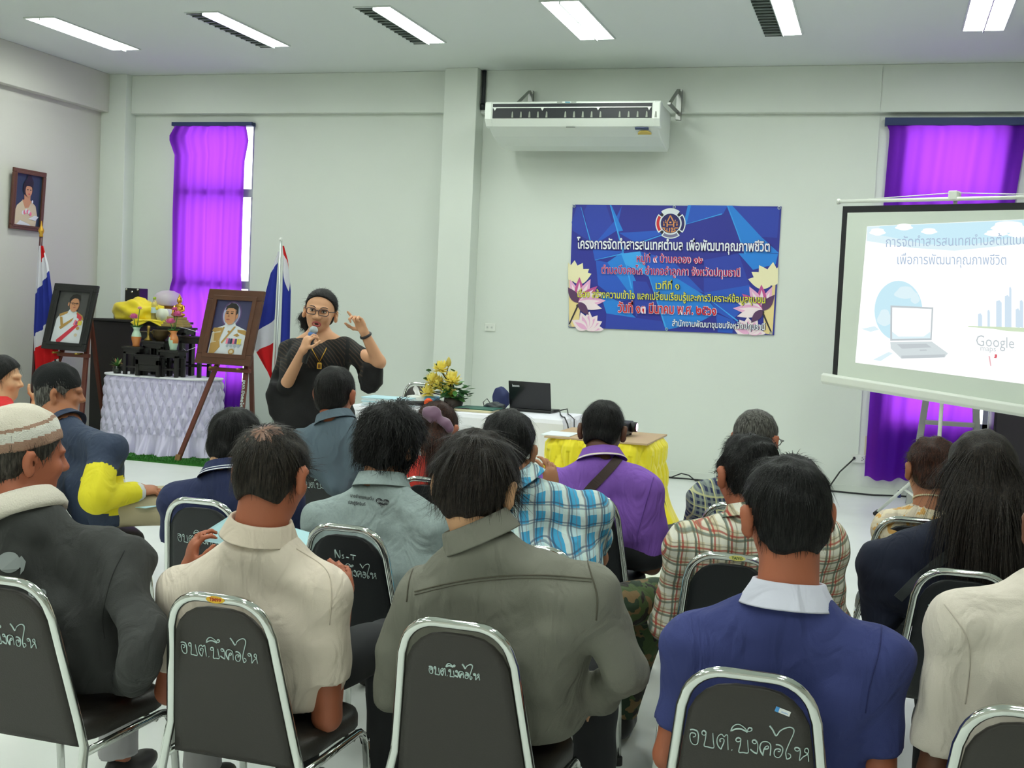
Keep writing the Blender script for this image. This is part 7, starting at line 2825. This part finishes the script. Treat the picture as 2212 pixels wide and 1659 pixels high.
t.cone(JI, A(620, 790, 5.79), .052, .050, .04)
t.cone(JI, EI, .052, .050, .03)
t.ell(mid + fw * .02 - V3(0, 0, .035), V3(.155, .100, .085), Rw, .03)
sl_poly([(612, 742), (636, 742), (656, 800), (654, 862), (630, 905), (606, 917), (586, 893), (576, 848), (590, 806), (602, 776)], 5.82, .055)
sl_poly([(584, 822), (600, 824), (646, 832), (650, 862), (628, 903), (606, 915), (588, 892), (578, 848)], 5.70, .065)
t.cone(JX, A(780, 772, 5.76), .052, .055, .03)
sl_poly([(746, 740), (768, 748), (792, 766), (822, 782), (824, 832), (814, 849), (800, 855), (784, 849), (773, 830), (768, 800), (762, 780), (748, 776)], 5.83, .05)
sl_poly([(786, 786), (806, 782), (824, 780), (825, 830), (812, 850), (796, 852), (780, 842), (774, 812)], 5.73, .06)
t.fn(waves(77, 9, 14, 40, .006, (1, 1, .4)))
t.fn(waves(78, 6, 50, 90, .0015))
t.cone(N + a * .030 + fw * .012, N + a * .2 + fw * .04, .072, .095, .015, True)
t.ell(mid + fw * .11 + V3(0, 0, .105), V3(.066, .10, .072), Rw, .012, True)
for e, w in ((EI, WI), (EX, WX_)):
    t.cone(e + (w - e) * .18 + fw * .02, w, .046, .040, .01, True)
t.cut(V3(0, 0, .22), V3(0, 0, -1))


def dm(c):
    h_ = c[:, 2] - mid[2]
    sd = (c - mid) @ rt
    yoke = (h_ > -.045 - .3 * np.abs(sd)) & (np.abs(sd) < .15) & (np.abs(sd) > .045)
    arm = (h_ > -.13) & (np.abs(sd) > .17) & (np.abs(sd) < .245)
    mid_ = (h_ > -.10) & (np.abs(sd) < .06)
    return np.where(yoke | arm | mid_, 1, 0)


sdf_obj('dress', t, .0075, [m_dress, m_sheer], woman, midx=dm)
for q in (-1, 1):
    f = SDF()
    f.ell(V3(H[0], H[1], .045) + rt * q * .09 + fw * .07, V3(.043, .125, .042), Rw, .0)
    f.cut(V3(0, 0, .004), V3(0, 0, -1))
    sdf_obj('shoe', f, .012, mat('shoe_dark', (30, 28, 28), .5), woman)
hs = hair_sdf(C, R, 1.03, th=.009, nape=-.080, amp=.001, seed=5, front=.050)
ho = sdf_obj('hair', hs, .0045, H_BLACK, woman)
add_strands(ho, C, R, 900, .04, 3, drop=.0, w=.0009, lift=.0003, crown=(0, .12, .07), fan=.05, zmin=-.03)
s = SDF()
s.cone(P(.055, -.085, .0), A(661, 690, 5.86), .035, .034, .0)
s.cone(A(661, 690, 5.86), A(664, 722, 5.84), .034, .016, .03)
s.fn(waves(3, 12, 70, 180, .005))
tl = sdf_obj('tied_hair', s, .005, H_BLACK, woman)
add_strands(tl, C, R, 500, .035, 4, curl=.006, drop=1.0, w=.0010, lift=.004, zmin=-.2)


def hp_(x, y, z):
    return Vector(P(x, y, z))


m_eyew = mat('eye_white', (226, 222, 216), .3)
m_iris = mat('iris_dark', (34, 24, 20), .2)
m_brow = mat('brow_dark', (44, 32, 30), .8)
m_lip = mat('lip_rose', (176, 84, 84), .4)
for q in (-1, 1):
    b = MB()
    b.ball(hp_(q * .031, .0835, .006), (.0135, .008, .0062), 0, 12, Matrix(R.tolist()))
    e = b.build('eye', [m_eyew], woman)
    MB().ball(hp_(q * .031, .0905, .006), (.0052, .003, .0052), 0, 10, Matrix(R.tolist())).build('iris', m_iris, e)
    MB().tube([hp_(q * .016, .090, .008), hp_(q * .026, .094, .0135), hp_(q * .038, .091, .0125), hp_(q * .046, .083, .008)], [.0012, .0022, .0022, .001], 6).build('eyelid', m_brow, e)
    MB().tube([hp_(q * .013, .098, .024), hp_(q * .026, .099, .031), hp_(q * .040, .090, .031), hp_(q * .050, .078, .026)], [.002, .0036, .003, .001], 6, r2=.0018).build('eyebrow', m_brow, woman)
b = MB()
b.tube([hp_(-.002 + .022 * math.cos(w), .0915 - .35 * .022 * abs(math.cos(w)) ** 2 + .002 * math.sin(w), -.064 + .0105 * math.sin(w)) for w in [2 * PI * i / 20 for i in range(20)]], [.0036 + .0012 * abs(math.sin(2 * PI * i / 20)) for i in range(20)], 8, closed=True)
b.build('lips', m_lip, woman)
MB().ball(hp_(-.002, .083, -.064), (.018, .006, .009), 0, 12, Matrix(R.tolist())).build('mouth', mat('mouth_dark', (70, 26, 28), .5), woman)
m_gl = mat('glasses_frame', (48, 38, 50), .3)
g = MB()
for q in (-1, 1):
    pts = []
    for i in range(24):
        cx, cz = superell(2 * PI * i / 24, 3.6)
        pts.append(hp_(q * (.0335 + .0255 * cx), .1085 - .012 * (cx * .5 + .5) ** 2, .003 + .0165 * cz))
    g.tube(pts, .0022, 6, closed=True)
    g.tube([hp_(q * .059, .097, .010), hp_(q * .078, .06, .010), hp_(q * .084, -.005, .010), hp_(q * .084, -.02, .0)], .002, 6)
g.tube([hp_(-.009, .109, .008), hp_(0, .112, .011), hp_(.009, .109, .008)], .002, 6)
gl = g.build('glasses', m_gl, woman)
# necklace, pendant, watch
nk = MB()
pend = A(690, 784, 5.60)
tree = bvh([c for c in kids(woman) if c.name.startswith('dress')][0])
for q in (-1, 1):
    pts = [Vector(N + rt * q * .055 - a * .01), Vector(N + rt * q * .056 - a * .04 + fw * .055)]
    for t_ in (.25, .5, .75, 1.0):
        p0 = (1 - t_) * (N + rt * q * .05 - V3(0, 0, .07)) + t_ * pend
        h = tree.ray_cast(Vector(p0 + fw * .4), Vector(-fw))
        pts.append(h[0] + Vector(fw) * .004 if h[0] is not None else Vector(p0))
    nk.tube(pts, .0022, 6)
    end = pts[-1]
nk.build('necklace', M_GOLD, woman)
U_ = Vector((_right.x, _right.y, 0)).normalized()
pd = MB()
c0 = end + Vector(fw) * .006
pd.prism([c0 + U_ * x + Vector((0, 0, z)) for x, z in ((-.013, -.008), (-.008, -.002), (.008, -.002), (.013, -.008), (.013, -.038), (-.013, -.038))], Vector(fw) * .006)
pw = pd.build('pendant', M_GOLD, woman, bevel=.002)
MB().prism([c0 + Vector(fw) * .0065 + U_ * x + Vector((0, 0, z)) for x, z in ((-.007, -.011), (.007, -.011), (.007, -.033), (-.007, -.033))], Vector(fw) * .001).build('pendant_window', mat('amber_dark', (110, 74, 30), .2), pw)
wd = (WX_ - EX) / np.linalg.norm(WX_ - EX)
wc = WX_ - wd * .025
o1 = np.cross(wd, fw)
o1 /= np.linalg.norm(o1)
o2 = np.cross(wd, o1)
MB().tube([Vector(wc + (o1 * math.cos(w) + o2 * math.sin(w)) * .0305) for w in [2 * PI * i / 24 for i in range(24)]], .0075, 8, closed=True, r2=.004, up=tuple(wd)).build('watch', mat('watch_dark', (52, 50, 54), .4), woman)
# microphone
mt, mb_ = A(675, 722, 5.54), A(657, 784, 5.50)
md = Vector(mt - mb_).normalized()
mt, mb_ = Vector(mt), Vector(mb_)
mm = thing('microphone', 'microphone with a silver and blue head held by the speaking woman', 'microphone', tuple(mb_))
MB().tube([mb_, mb_ + md * .14], [.014, .019], 14).build('handle', M_BLACK, mm)
MB().tube([mb_ + md * .14, mb_ + md * .165, mb_ + md * .168], [.021, .024, .022], 16).build('blue_collar', mat('mic_blue', (70, 120, 190), .4), mm)
q = mb_ + md * .185
MB().ball(q, .0235, 0, 18).build('grille', mat('mic_silver', (186, 196, 198), .35, .7, bump=(900, .6)), mm)
